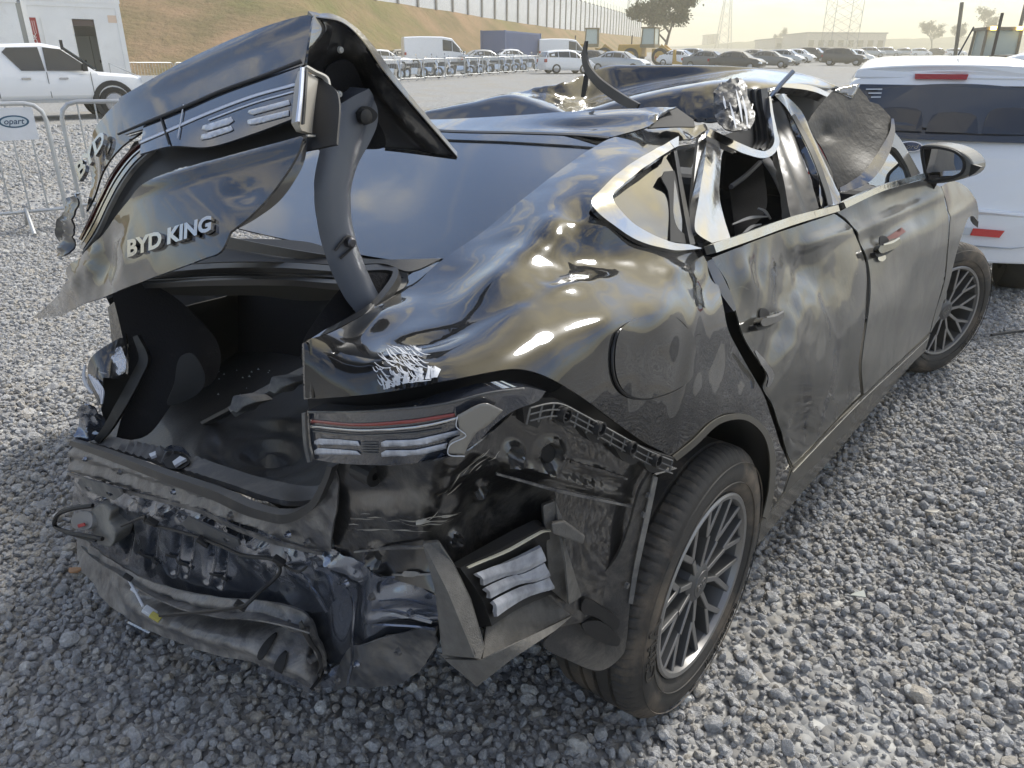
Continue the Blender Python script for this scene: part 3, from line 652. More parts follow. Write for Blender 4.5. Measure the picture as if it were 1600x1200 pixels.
# trees
M_bark = mat('bark', (.10, .08, .06), .9); M_leaf = mat('leaf', (.075, .085, .04), .8, var=.4, vscale=.8)
def tree(name, label, u, Y, H, spread, nl, base_v=None, group=None, dense=1.0):
    p = ground_at(u, Y); root = empty(name, p, 0, label, 'tree', group); rnd = random.Random(int(u)); mb = MB(); tips = []
    def grow(a, d, L_, r, lev):
        pts = [a]; q = Vector(a); dd_ = Vector(d)
        for i in range(4): dd_ = (dd_ + Vector((rnd.gauss(0, .14), rnd.gauss(0, .14), .05))).normalized(); q = q + dd_ * L_ / 4; pts.append(tuple(q))
        mb.tube(pts, [r * (1 - .14 * i) for i in range(5)], 5, False)
        if lev == 0: tips.extend(pts[2:]); return
        for k in range(3 if lev > 1 else 4):
            a2 = rnd.uniform(0, 6.28); sp_ = rnd.uniform(.5, .95)
            grow(pts[-1 - (k % 3)], (dd_ + Vector((math.cos(a2) * sp_ * spread, math.sin(a2) * sp_ * spread, rnd.uniform(-.15, .45)))).normalized(), L_ * rnd.uniform(.55, .8), r * .5, lev - 1)
    grow((0, 0, -.3), (0.03, 0, 1), H * .38, H * .022, 3)
    mb.build('trunk', M_bark, root, smooth=True)
    V = []; F = []; s0 = H * .02
    for i in range(nl):
        t = rnd.choice(tips); cl = H * .036
        c = Vector(t) + Vector((rnd.gauss(0, cl), rnd.gauss(0, cl), rnd.gauss(0, cl * .7)))
        a = Vector((rnd.gauss(0, 1), rnd.gauss(0, 1), rnd.gauss(0, 1))).normalized(); b = a.cross(Vector((rnd.gauss(0, 1), rnd.gauss(0, 1), rnd.gauss(0, 1)))).normalized(); s = s0 * rnd.uniform(.5, 1.2)
        n = len(V); V += [c - a * s, c + b * s * .55, c + a * s, c - b * s * .55]; F.append((n, n + 1, n + 2, n + 3))
    mk('crown', V, F, M_leaf, root)
tree('big_tree', 'big airy tree standing behind the wheel loaders', 1034, 112, 13.0, 1.9, 9000)
for k, (u, Y, H, lb) in enumerate([(1452, 300, 15, 'round dark tree left of three on the horizon'), (1487, 310, 12, 'low middle tree on the horizon beside the bulldozer'), (1520, 290, 17, 'tree on the horizon just behind the bulldozer mast'), (1210, 420, 12, 'small bush-like tree on the ridge left of warehouse')]):
    tree('horizon_tree', lb, u, Y, H, 1.3, 2500, group='horizon trees')

# site cabins
M_cab = mat('cabin_white', (.86, .86, .84), .55, var=.05, vscale=1, dirt=(.5, .46, .38), dirt_amt=.12, dscale=1.2)
def plane_x(u, v, P0, D):               # point seen at a pixel on the vertical plane through P0 along D
    d = wray(u, v); n = np.array([D[1], -D[0], 0]); t = ((P0 - CAM) @ n) / (d @ n); return CAM + d * t
def cabins():
    Y0 = 30.0; P0 = at_y(200, 70, Y0); D = np.array([.97, -.243, 0]); D = np.array([0.82, 0.572, 0])
    right = plane_x(196, 70, P0, D); zg = float(terr(0, Y0))
    rz = math.atan2(D[1], D[0]); nv = np.array([-D[1], D[0], 0])
    top = plane_x(193, 6, P0, D)[2]; z0 = zg + .25
    def loc(u, v): q = plane_x(u, v, P0, D) - right; return q @ D, q[2] + right[2]
    Lx = loc(45, 60)[0]
    root = empty('site_cabin', (right[0], right[1], 0), rz, 'white site cabin with open door beside the silver pickup', 'cabin')
    def add(nm, x0, x1, za, zb, y0, y1, m, par=root, bevel=0): return MB().box(((x0 + x1) / 2, (y0 + y1) / 2, (za + zb) / 2), (x1 - x0, y1 - y0, zb - za)).build(nm, m, par, bevel=bevel)
    dx0, dx1 = loc(118, 60)[0], loc(152, 60)[0]; dz1 = loc(135, 30)[1]
    add('wall', Lx, dx0, z0, top, 0, .08, M_cab); add('wall', dx1, 0, z0, top, 0, .08, M_cab); add('wall', dx0, dx1, dz1, top, 0, .08, M_cab)
    add('side_wall', Lx, Lx + .08, z0, top, .08, 2.4, M_cab); add('side_wall', -.08, 0, z0, top, .08, 2.4, M_cab); add('back_wall', Lx + .08, -.08, z0, top, 2.32, 2.4, M_cab)
    add('floor', Lx, 0, z0 - .15, z0, 0, 2.4, M_galv); add('roof', Lx - .05, .05, top, top + .12, -.05, 2.45, M_cab)
    for x0, x1 in ((Lx - .02, Lx + .14), (-.14, .02)): add('corner_post', x0, x1, z0 - .1, top, -.03, .0, M_cab)
    add('top_rail', Lx + .14, -.14, top - .16, top, -.03, .0, M_cab)
    ddr = add('door', dx0 - .95, dx0 - .05, z0 + .05, dz1, -.07, -.02, M_cab); add('handle', dx0 - .2, dx0 - .16, z0 + .9, z0 + 1.1, -.11, -.07, M_blackpl, ddr)
    gl_ = mat('locker_grey', (.36, .37, .34), .6)
    for k in range(2): l_ = add('locker', dx0 + .12 + k * .5, dx0 + .6 + k * .5, z0, z0 + 1.8, 1.2, 1.7, gl_); add('latch', dx0 + .3 + k * .5, dx0 + .36 + k * .5, z0 + .9, z0 + 1.0, 1.17, 1.2, M_blackpl, l_)
    add('lintel', dx0, dx1, dz1 - .22, dz1 - .02, .1, .16, mat('door_header', (.12, .09, .08), .7))
    lx, lz = loc(178, 30); add('faded_mark', lx - .2, lx + .25, lz - .12, lz + .12, -.006, 0, mat('faded_orange', (.75, .58, .45), .6))
    MB().tube([(dx1 + .15, -.5, z0 - .4), (dx1 + .15, -.5, z0 + .9), (dx1 + .9, -.9, z0 + .5), (dx1 + 1.0, -.9, z0 - .6)], .025, 6).build('stair_rail', M_galv, root)
    for k in range(3): add('step', dx0 - .05, dx1 + .05, z0 - .5 + k * .17, z0 - .45 + k * .17, -.9 + k * .28, -.62 + k * .28, M_galv)
    # red sign post between the cabins and the second cabin
    r2 = empty('site_cabin', (right[0], right[1], 0), rz, 'white cabin cut by the picture edge, left of the red sign', 'cabin')
    xr = loc(30, 40)[0]
    add('wall', xr - 4.5, xr, z0, top - .12, -.4, -.3, M_cab, r2); add('side_wall', xr - .08, xr, z0, top - .12, -.3, 2.2, M_cab, r2); add('roof', xr - 4.55, xr + .05, top - .12, top, -.45, 2.25, M_cab, r2)
    add('panel', xr - 3.6, xr - .45, z0 + .2, top - .75, -.42, -.4, M_cab, r2)
    r3 = empty('sign_board', (right[0], right[1], 0), rz, 'narrow red vertical sign with white lettering between the two cabins', 'sign')
    (sx0, sz1), (sx1, _) = loc(42, 27), loc(54, 27); sz0 = loc(60, 86)[1]
    bd = add('board', sx0, sx1 + .02, sz0, sz1, .02 - .03, .03 - .03, mat('sign_red', (.32, .03, .03), .5), r3)
    add('backing_wall', sx0 - .25, sx1 + .22, z0, top - .1, .03, .1, mat('gap_grey', (.35, .36, .35), .7), r3)
    V, F = text_mesh('LOOK', .003, .012); V[:, :2] -= V[:, :2].min(0); hgt = sz1 - sz0
    k = hgt * .55 / V[:, 0].max(); Wt = (sx1 - sx0) * .5
    P = np.stack([sx0 + .04 + Wt * (1 - V[:, 1] / V[:, 1].max()), np.full(len(V), -.016) - V[:, 2], sz0 + .05 + V[:, 0] * k], 1)
    mk('lettering', P, F, mat('sign_white', (.75, .72, .68), .5), bd)
    mb = MB(); [mb.box((sx0 + .06 + .06 * j, -.013, sz1 - .3), (.025, .006, .4)) for j in range(3)]; mb.build('bars', mat('sign_pale', (.6, .4, .38), .5), bd)
cabins()

# silver pickup
def pickup():
    a = np.array([-13.4, 20.0, 0.0]); d = np.array([.80, .60]); rz = math.atan2(d[1], d[0]) - R(90)
    root = empty('pickup_truck', (a[0] + d[0] * 1.3, a[1] + d[1] * 1.3, float(terr(0, 20.5))), rz, 'silver double-cab pickup truck parked in front of the white cabins', 'pickup truck')
    S = [(-2.6, .55, 1.0, 1.04, .84, .80), (-2.55, .45, 1.08, 1.12, .9, .86), (-.95, .42, 1.08, 1.12, .92, .86), (-.9, .42, 1.1, 1.62, .92, .70), (-.72, .42, 1.1, 1.76, .92, .68), (.2, .42, 1.08, 1.80, .92, .68), (.62, .42, 1.07, 1.72, .92, .66), (1.35, .42, 1.06, 1.14, .91, .72), (2.2, .44, 1.0, 1.06, .9, .70), (2.55, .5, .86, .92, .85, .64), (2.66, .58, .72, .76, .74, .56)]
    rg = [ring(s) for s in S]
    b = MB().loft(rg).build('body', mat('pickup_silver', (.82, .83, .84), .35, coat=.6, dirt=(.5, .47, .4), dirt_amt=.1), root, smooth=True); md = b.modifiers.new('bevel', 'BEVEL'); md.width = .04; md.segments = 2; md.limit_method = 'ANGLE'; md.angle_limit = R(25)
    side = lambda y, f, s: None
    def glass(ys, zs, nm='side_window'):
        for s in (1, -1):
            q = []
            for y, z in zip(ys, zs):
                t = (z - 1.08) / (1.74 - 1.08); q.append((s * (.905 + (.705 - .905) * t + .012), y, z))
            MB().prism(q, (-s * .03, 0, 0)).build(nm, M_glass_far, root)
    glass([-.66, -.55, .12, .16, -.35], [1.58, 1.68, 1.70, 1.16, 1.16]); glass([.2, .22, .6, 1.12, 1.1], [1.16, 1.70, 1.66, 1.26, 1.16])
    MB().prism([(-.6, .66, 1.70), (.6, .66, 1.70), (.68, 1.34, 1.17), (-.68, 1.34, 1.17)], (0, .03, .03)).build('windshield', M_glass_far, root)
    for s in (1, -1):
        for y0 in (-.62, .2): MB().box((s * .925, y0 + .33, .98), (.03, .2, .035)).build('door_handle', M_chrome, root)
        for y0 in (-.92, .18, 1.16): MB().box((s * .921, y0, .83), (.006, .014, .6)).build('door_seam', M_blackpl, root)
        MB().box((s * .9, .3, .44), (.1, 2.4, .06)).build('side_step', M_galv, root)
        for y0 in (-1.6, 1.62):
            MB().lathe([(s * .86, .52), (s * .945, .5), (s * .945, .39), (s * .86, .38)], 28, 'x', (0, y0, .42)).build('wheel_arch', M_blackpl, root)
            t, r_ = MB(), MB(); wheel_simple(t, r_, s * .95, y0, .385, .26); w_ = t.build('wheel', M_tyre_far, root, smooth=True); r_.build('rim', M_rim_far, w_)
        MB().box((s * .98, 1.05, 1.24), (.16, .1, .18)).build('mirror', M_blackpl, root); MB().box((s * .78, 2.5, .95), (.24, .3, .16)).build('headlight', M_head, root)
    MB().tube([(.45, -.98, 1.1), (.45, -1.05, 1.62), (-.45, -1.05, 1.62), (-.45, -.98, 1.1)], .035, 8).build('sports_bar', M_chrome, root)
    MB().box((.74, .66, 1.76), (.1, .06, .22)).build('door_mirror_flap', M_blackpl, root)
pickup()
# ================================================================== THE WRECKED SEDAN
CAR = empty('wrecked_sedan', (CAR_X, CAR_Y, 0), -CAR_YAW, 'black crashed sedan with crushed roof, open boot lid and missing rear bumper', 'car')

class TPS:                                   # smooth sheet through points given by pixel and one car coordinate
    def __init__(s, ctrl, reg=1e-4):
        c = np.array([(a[0], a[1]) for a in ctrl], float) / 100.0; w = np.array([inv_t(*a) for a in ctrl]); n = len(c)
        s.c = c; d = np.linalg.norm(c[:, None] - c[None], axis=2); Kk = s.U(d) + reg * np.eye(n)
        Pm = np.c_[np.ones(n), c]; A = np.zeros((n + 3, n + 3)); A[:n, :n] = Kk; A[:n, n:] = Pm; A[n:, :n] = Pm.T
        if n == 3: s.k = np.r_[np.zeros(3), np.linalg.solve(Pm, w)]
        else: s.k = np.linalg.solve(A, np.r_[w, np.zeros(3)])
    @staticmethod
    def U(d): return np.where(d > 1e-9, d * d * np.log(np.maximum(d, 1e-9)), 0.0)
    def __call__(s, uv):
        q = np.atleast_2d(np.asarray(uv, float)); x = q / 100.0; n = len(s.c)
        w = s.U(np.linalg.norm(x[:, None] - s.c[None], axis=2)) @ s.k[:n] + np.c_[np.ones(len(x)), x] @ s.k[n:]
        w = np.maximum(w, 0.08)
        D = np.array([cray(a, b) for a, b in q]); return CAMC + D / w[:, None]
def spline(pts, step, closed=True):
    """dense outline; (u, v, 1) marks a sharp corner"""
    P = [np.array(p[:2], float) for p in pts]; sharp = [len(p) > 2 for p in pts]; n = len(P); out = []
    for i in range(n if closed else n - 1):
        a, b = P[i], P[(i + 1) % n]
        pm = P[i - 1] if (closed or i > 0) else a; pn = P[(i + 2) % n] if (closed or i + 2 < n) else b
        L_ = np.linalg.norm(b - a); k = max(1, int(round(L_ / step)))
        ta = (b - a) if sharp[i] or (not closed and i == 0) else (b - pm) / (np.linalg.norm(b - a) + np.linalg.norm(a - pm) + 1e-9) * L_
        tb = (b - a) if sharp[(i + 1) % n] or (not closed and i + 2 >= n) else (pn - a) / (np.linalg.norm(pn - b) + np.linalg.norm(b - a) + 1e-9) * L_
        for j in range(k):
            t = j / k; h = (2 * t ** 3 - 3 * t ** 2 + 1, t ** 3 - 2 * t ** 2 + t, -2 * t ** 3 + 3 * t ** 2, t ** 3 - t ** 2)
            out.append(h[0] * a + h[1] * ta + h[2] * b + h[3] * tb)
    if not closed: out.append(P[-1])
    return np.array(out)
def inside(pt, poly):
    x, y = pt[:, 0], pt[:, 1]; r = np.zeros(len(pt), bool); n = len(poly)
    for i in range(n):
        x1, y1 = poly[i - 1]; x2, y2 = poly[i]
        if y1 == y2: continue
        r ^= ((y1 > y) != (y2 > y)) & (x < (x2 - x1) * (y - y1) / (y2 - y1) + x1)
    return r
def fill2d(outline, step, holes=()):
    loops = [outline] + list(holes); V = []; Eg = []
    for lp in loops:
        n = len(V); V += [tuple(p) for p in lp]; Eg += [(n + i, n + (i + 1) % len(lp)) for i in range(len(lp))]
    B = np.array(V); lo, hi = outline.min(0), outline.max(0)
    gx = np.arange(lo[0], hi[0], step); gy = np.arange(lo[1], hi[1], step * .866)
    G = np.array([(x + (step / 2 if j % 2 else 0), y) for j, y in enumerate(gy) for x in gx])
    if len(G):
        k = inside(G, outline)
        for h in holes: k &= ~inside(G, np.array(h))
        G = G[k]
    if len(G):
        keep = np.ones(len(G), bool)
        for i in range(0, len(G), 2000): keep[i:i + 2000] = np.min(np.linalg.norm(G[i:i + 2000, None] - B[None], axis=2), axis=1) > step * .55
        V += [tuple(p) for p in G[keep]]
    r = delaunay_2d_cdt([Vector(p) for p in V], Eg, [], 0, 1e-4)
    V2 = np.array([v[:] for v in r[0]]); F = np.array([f for f in r[2] if len(f) == 3])
    c = V2[F].mean(1); k = inside(c, outline)
    for h in holes: k &= ~inside(c, np.array(h))
    return V2, F[k]
def vnormals(P, F):
    n = np.cross(P[F[:, 1]] - P[F[:, 0]], P[F[:, 2]] - P[F[:, 0]]); N_ = np.zeros_like(P)
    for k in range(3): np.add.at(N_, F[:, k], n)
    return N_ / (np.linalg.norm(N_, axis=1)[:, None] + 1e-12)
def nz(P, s, off=0.0): return np.array([mnoise.noise(Vector((p[0] * s + off, p[1] * s, p[2] * s))) for p in P])
def crumple(P, s=9, a=.01, off=0.0):              # sharp folds
    v = np.zeros(len(P)); am = 1.0
    for o in range(3):
        v += am * (1 - 2.2 * np.abs(nz(P, s * 2 ** o, off + o * 7.3))); am *= .48
    return a * (v - .6)
def blob(uv, u, v, ru, rv=None, rot=0.0):
    rv = rv or ru; d = uv - np.array([u, v]); ca, sa = math.cos(R(rot)), math.sin(R(rot))
    x = (d[:, 0] * ca + d[:, 1] * sa) / ru; y = (-d[:, 0] * sa + d[:, 1] * ca) / rv
    return np.exp(-(x * x + y * y))
def shell(name, outline, ctrl, m, parent=None, step=8, holes=(), thick=.003, disp=None, smooth=True, raw=False, lift=0.0, sharp=None):
    surf = ctrl if isinstance(ctrl, TPS) else TPS(ctrl)
    ol = np.array(outline, float)[:, :2] if raw else spline(outline, step)
    uv, F = fill2d(ol, step, [spline(h, step) for h in holes])
    P = surf(uv); N_ = vnormals(P, F)
    fl = np.einsum('ij,ij->i', N_[F[:, 0]], CAMC - P[F[:, 0]])
    if np.median(fl) < 0: F = F[:, ::-1]; N_ = -N_
    if lift: P = P + N_ * lift
    if disp is not None: P = P + N_ * np.asarray(disp(P, uv))[:, None]
    o = mk(name, P, F, m, parent or CAR, smooth)
    if sharp: sharpen(o.data, sharp)
    if thick: md = o.modifiers.new('thickness', 'SOLIDIFY'); md.thickness = thick; md.offset = -1
    if thick and thick >= .003: es = o.modifiers.new('crisp_edges', 'EDGE_SPLIT'); es.split_angle = R(50); es.use_edge_sharp = False
    return o
def band(name, path, width, ctrl, m, parent=None, step=6, **k):       # strip of even pixel width along a path
    c = spline(path, step, False); t = np.gradient(c, axis=0); t /= np.linalg.norm(t, axis=1)[:, None] + 1e-9; nn = np.stack([-t[:, 1], t[:, 0]], 1)
    w = np.interp(np.linspace(0, 1, len(c)), np.linspace(0, 1, len(width)), width)[:, None] / 2 if hasattr(width, '__len__') else width / 2
    return shell(name, np.r_[c + nn * w, (c - nn * w)[::-1]], ctrl, m, parent, step=step, raw=True, **k)
def block(name, outline, ctrl, ext, m, parent=None, step=14, bevel=.004, round_=False):   # solid with a traced face, extruded along a car-space vector
    surf = ctrl if isinstance(ctrl, TPS) else TPS(ctrl)
    ol = spline(outline, step) if round_ else np.array([p[:2] for p in outline], float)
    P = surf(ol)
    if not hasattr(ext, '__len__'): cc = P.mean(0) - CAMC; ext = cc / np.linalg.norm(cc) * ext + np.array([-.3, .25, -.1]) * ext
    mb = MB().prism([tuple(p) for p in P], ext); return mb.build(name, m, parent or CAR, bevel=bevel)
def wire(name, pts, r, m, parent=None, n=6):
    Q = [np.array(p) for p in pts]; out = []
    for i in range(len(Q) - 1):
        a, b = Q[i], Q[i + 1]; pm = Q[max(i - 1, 0)]; pn = Q[min(i + 2, len(Q) - 1)]
        for j in range(5):
            t = j / 5; out.append(.5 * ((2 * a) + (b - pm) * t + (2 * pm - 5 * a + 4 * b - pn) * t * t + (-pm + 3 * a - 3 * b + pn) * t ** 3))
    out.append(Q[-1]); return MB().tube(out, r, n).build(name, m, parent or CAR, smooth=True)
def letters(body, quad, surf, m, parent, lift=.004, thick=.006, off=.02, shear=.0, name='letter', flip=False):
    """raised letters laid on a sheet inside a pixel quad (tl, tr, br, bl)"""
    V, F = text_mesh(body, .5, off, shear); lo, hi = V[:, :2].min(0), V[:, :2].max(0); s = (V[:, 0] - lo[0]) / (hi[0] - lo[0]); t = (V[:, 1] - lo[1]) / (hi[1] - lo[1])
    q = np.array(quad, float); uv = (q[3] * (1 - s)[:, None] + q[2] * s[:, None]) * (1 - t)[:, None] + (q[0] * (1 - s)[:, None] + q[1] * s[:, None]) * t[:, None]
    P = surf(uv); eps = 2.0; Pu, Pv = surf(uv + [eps, 0]), surf(uv + [0, eps]); N_ = np.cross(Pu - P, Pv - P); N_ /= np.linalg.norm(N_, axis=1)[:, None]
    if np.median(np.einsum('ij,ij->i', N_, CAMC - P)) < 0: N_ = -N_
    z = V[:, 2] / (np.abs(V[:, 2]).max() + 1e-9) * .5 + .5
    return mk(name, P + N_ * (lift + z * thick)[:, None], F, m, parent)

# ------------------------------------------------------------------ paint and trim
def car_paint(name, base=(.006, .0065, .008), dust=0.0, dscale=2.5, scratch=0.0, smear=0.0, rough=.16, ior=1.9, dustcol=(.20, .185, .15)):
    m = bpy.data.materials.new(name); m.use_nodes = True; nt = m.node_tree; N = nt.nodes; L = nt.links; b = N['Principled BSDF']
    b.inputs['Roughness'].default_value = rough; b.inputs['Specular IOR Level'].default_value = .08; b.inputs['Coat Weight'].default_value = 1.0; b.inputs['Coat Roughness'].default_value = .015; b.inputs['Coat IOR'].default_value = ior
    b.inputs['Base Color'].default_value = (*base, 1)
    tc = N.new('ShaderNodeTexCoord')
    def noise(sc, det=6, ro=.6, di=0., st=None, rot=None):
        v = tc.outputs['Object']
        if st: mp = N.new('ShaderNodeMapping'); mp.inputs['Scale'].default_value = st; mp.inputs['Rotation'].default_value = rot or (0, 0, 0); L.new(v, mp.inputs[0]); v = mp.outputs[0]
        n = N.new('ShaderNodeTexNoise'); n.inputs['Scale'].default_value = sc; n.inputs['Detail'].default_value = det; n.inputs['Roughness'].default_value = ro; n.inputs['Distortion'].default_value = di; L.new(v, n.inputs['Vector']); return n.outputs['Fac']
    def rng_(f, a, b_, lo=0., hi=1.):
        r_ = N.new('ShaderNodeMapRange'); r_.inputs['From Min'].default_value = a; r_.inputs['From Max'].default_value = b_; r_.inputs['To Min'].default_value = lo; r_.inputs['To Max'].default_value = hi; L.new(f, r_.inputs['Value']); return r_.outputs[0]
    def mixf(a, b_, op='MAXIMUM'):
        q = N.new('ShaderNodeMath'); q.operation = op; L.new(a, q.inputs[0]); L.new(b_, q.inputs[1]); return q.outputs[0]
    fac = None
    if dust: fac = rng_(noise(dscale, 9, .66, .6), .25, .80, .55 * dust, dust)
    if dust or smear:
        sp = rng_(noise(260, 2, .5), .60, .75, 0, .30 * max(dust, .25)); fac = mixf(fac, sp) if fac else sp
    if smear:     # dark wiped streaks taking the dust away
        s_ = rng_(noise(3.0, 7, .7, 1.6, (1, 1.4, .55), (0, R(35), 0)), .50, .62, 1, 1 - smear); fac = mixf(fac, s_, 'MULTIPLY')
    if scratch:
        sc = rng_(noise(9, 8, .75, .5, (1, 1, 6), (R(14), 0, 0)), .63, .66, 0, scratch); fac = mixf(fac, sc) if fac else sc
    if fac:
        mx = N.new('ShaderNodeMix'); mx.data_type = 'RGBA'; mx.inputs['A'].default_value = (*base, 1); mx.inputs['B'].default_value = (*dustcol, 1); L.new(fac, mx.inputs['Factor']); L.new(mx.outputs['Result'], b.inputs['Base Color'])
        L.new(rng_(fac, 0, .8, 1.0, .25), b.inputs['Coat Weight']); L.new(rng_(fac, 0, .6, rough, .85), b.inputs['Roughness']); L.new(rng_(fac, 0, .5, .015, .22), b.inputs['Coat Roughness'])
    bp = N.new('ShaderNodeBump'); bp.inputs['Distance'].default_value = .0009; bp.inputs['Strength'].default_value = .5; L.new(noise(14, 2, .4), bp.inputs['Height']); L.new(bp.outputs[0], b.inputs['Coat Normal']); L.new(bp.outputs[0], b.inputs['Normal'])
    return m
PAINT = car_paint('black_paint', dust=.03, ior=1.6); PAINT_Q = car_paint('black_paint_dusty', dust=.03, dscale=4, ior=1.65); PAINT_D = car_paint('black_paint_door', dust=.27, dscale=5, smear=.9, scratch=.35, rough=.3, ior=1.6, dustcol=(.27, .26, .225))
PAINT_F = car_paint('black_paint_front', dust=.48, dscale=6, smear=.25, scratch=.3, rough=.3, ior=1.6, dustcol=(.36, .345, .305)); PAINT_L = car_paint('black_paint_low', dust=.45, dscale=6, scratch=.3, rough=.4, ior=1.5)
SCUFF = car_paint('scuffed_paint', base=(.010, .011, .014), dust=.06, dscale=16, scratch=.6, rough=.3, ior=1.7, dustcol=(.45, .45, .46))
GLASS = mat('tinted_glass', (.006, .007, .008), .02, coat=1.0, coat_ior=1.7, dirt=(.22, .2, .17), dirt_amt=.10, dscale=9)
GLASS_R = mat('rear_glass', (.006, .007, .008), .03, coat=1.0, coat_ior=1.52, spec=.1, dirt=(.24, .23, .2), dirt_amt=.22, dscale=4, bump=.0002, bscale=260)
CHROME = mat('chrome_trim', (.50, .50, .50), .10, 1.0, rvar=.12, vscale=12, bump=.0016, bscale=16)
BLACK = mat('black_plastic', (.012, .012, .013), .55, bump=.0004, bscale=500, dirt=(.12, .11, .09), dirt_amt=.18, dscale=11)
RUBBER = mat('rubber_seal', (.016, .016, .017), .42, dirt=(.10, .10, .09), dirt_amt=.25, dscale=12)
DARK = mat('interior_dark', (.009, .0095, .011), .75, dirt=(.06, .06, .06), dirt_amt=.12, dscale=9)
CLOTH = mat('boot_lining', (.013, .0135, .016), .95, bump=.002, bscale=180, spec=.2, dirt=(.08, .08, .08), dirt_amt=.1, dscale=7)
ARM = mat('hinge_plastic', (.085, .096, .12), .36, spec=.5, bump=.0002, bscale=700)
GREYPL = mat('dusty_grey_plastic', (.085, .086, .088), .6, bump=.001, bscale=160, dirt=(.30, .285, .25), dirt_amt=.55, dscale=7)
STEEL = mat('bare_body_metal', (.17, .195, .25), .2, .85, .8, coat_ior=1.8, dirt=(.20, .185, .16), dirt_amt=.25, dscale=6, bump=.0015, bscale=24)
BEAM = mat('dusty_beam', (.09, .09, .095), .40, .35, .4, var=.3, vscale=30, dirt=(.34, .325, .30), dirt_amt=.6, dscale=16, bump=.0012, bscale=120)
PRIMER = mat('black_inner_panel', (.012, .012, .013), .28, coat=.8, coat_ior=1.8, dirt=(.20, .185, .16), dirt_amt=.36, dscale=10, bump=.0012, bscale=60)
FOAM = mat('grey_foam', (.135, .130, .122), .95, bump=.0016, bscale=420, var=.15, vscale=40, spec=.15)
LOUVRE = mat('pale_grey_flap', (.34, .35, .38), .8, var=.25, vscale=30, dirt=(.16, .15, .14), dirt_amt=.35, dscale=14)
TYRE = mat('tyre_rubber', (.030, .028, .026), .70, dirt=(.21, .165, .12), dirt_amt=.5, dscale=5, bump=.0006, bscale=200)
RIM_D = mat('rim_dark', (.115, .116, .118), .45, .6, dirt=(.14, .13, .11), dirt_amt=.2, dscale=16); RIM_B = mat('rim_machined', (.27, .265, .26), .42, .7, dirt=(.2, .18, .15), dirt_amt=.2, dscale=18)
WHITE_SC = mat('white_scrape', (.5, .52, .56), .7); LENS = mat('lamp_lens', (.03, .034, .045), .05, coat=1.0, coat_ior=1.7); LENS_W = mat('lamp_white_bar', (.40, .42, .47), .25, coat=1.0, bump=.0006, bscale=300, var=.25, vscale=60, stretch=(1, 1, .2)); LENS_R = mat('lamp_red_bar', (.22, .025, .018), .15, coat=.8)

# ------------------------------------------------------------------ unseen bulk: far side, floor, nose, so the body has an inside and an outside
def bulk():
    def grid(nm, rows, m): n = len(rows[0]); V = [p for r in rows for p in r]; F = [(i * n + j, i * n + j + 1, (i + 1) * n + j + 1, (i + 1) * n + j) for i in range(len(rows) - 1) for j in range(n - 1)]; o = mk(nm, V, F, m, CAR, True); md = o.modifiers.new('thickness', 'SOLIDIFY'); md.thickness = .004; return o
    ys = [-.45, -.2, .2, .8, 1.5, 2.1, 2.5, 3.0, 3.25]
    grid('far_body_side', [[(-(.80 + (.06 if y > 0 else 0)) * k, y, z - (.22 if y < .2 else .1 if y < 1 else 0) * (z > .3)) for z, k in ((.22, .96), (.45, 1), (.75, .99), (.95, .93), (1.0, .86))] for y in ys], PAINT_L)
    MB().box((0, 1.25, .28), (1.4, 2.2, .1)).build('floor_pan', DARK, CAR)
    MB().box((0, 2.62, .62), (1.24, 1.15, .5), 0, None, .96, .9).build('engine_bay', DARK, CAR)
    grid('bonnet', [[(x, y, z - .05 * abs(x) ** 2) for x in (-.72, -.4, 0, .4, .68)] for y, z in ((2.1, .98), (2.4, .95), (2.8, .90), (3.2, .80), (3.35, .70))], PAINT)
    MB().box((0, .12, .72), (1.28, .12, .86), 0, None, .9, 1).build('seat_back_panel', CLOTH, CAR)
    for x in (.36, -.36):
        s = MB().box((x, 1.35, .72), (.48, .16, .62), 0, None, .85, .8).box((x, 1.33, 1.10), (.26, .12, .16)).build('front_seat', CLOTH, CAR, bevel=.03); MB().box((x, 1.6, .42), (.48, .5, .14)).build('cushion', CLOTH, s, bevel=.03)
    s = MB().box((0, .42, .72), (1.2, .16, .6), 0, None, .95, .8).build('rear_seat', CLOTH, CAR, bevel=.03); MB().box((0, .66, .42), (1.2, .45, .14)).build('cushion', CLOTH, s, bevel=.03)
    MB().box((0, 2.02, .86), (1.3, .3, .24)).build('dashboard', DARK, CAR, bevel=.04)
    MB().lathe([(-.012, .17), (0, .182), (.012, .17), (0, .158)], 28, 'x', closed=True).build('steering_wheel', BLACK, CAR, True).matrix_basis = Matrix.Translation((-.36, 1.78, .86)) @ Matrix.Rotation(R(70), 4, 'Z')
bulk()

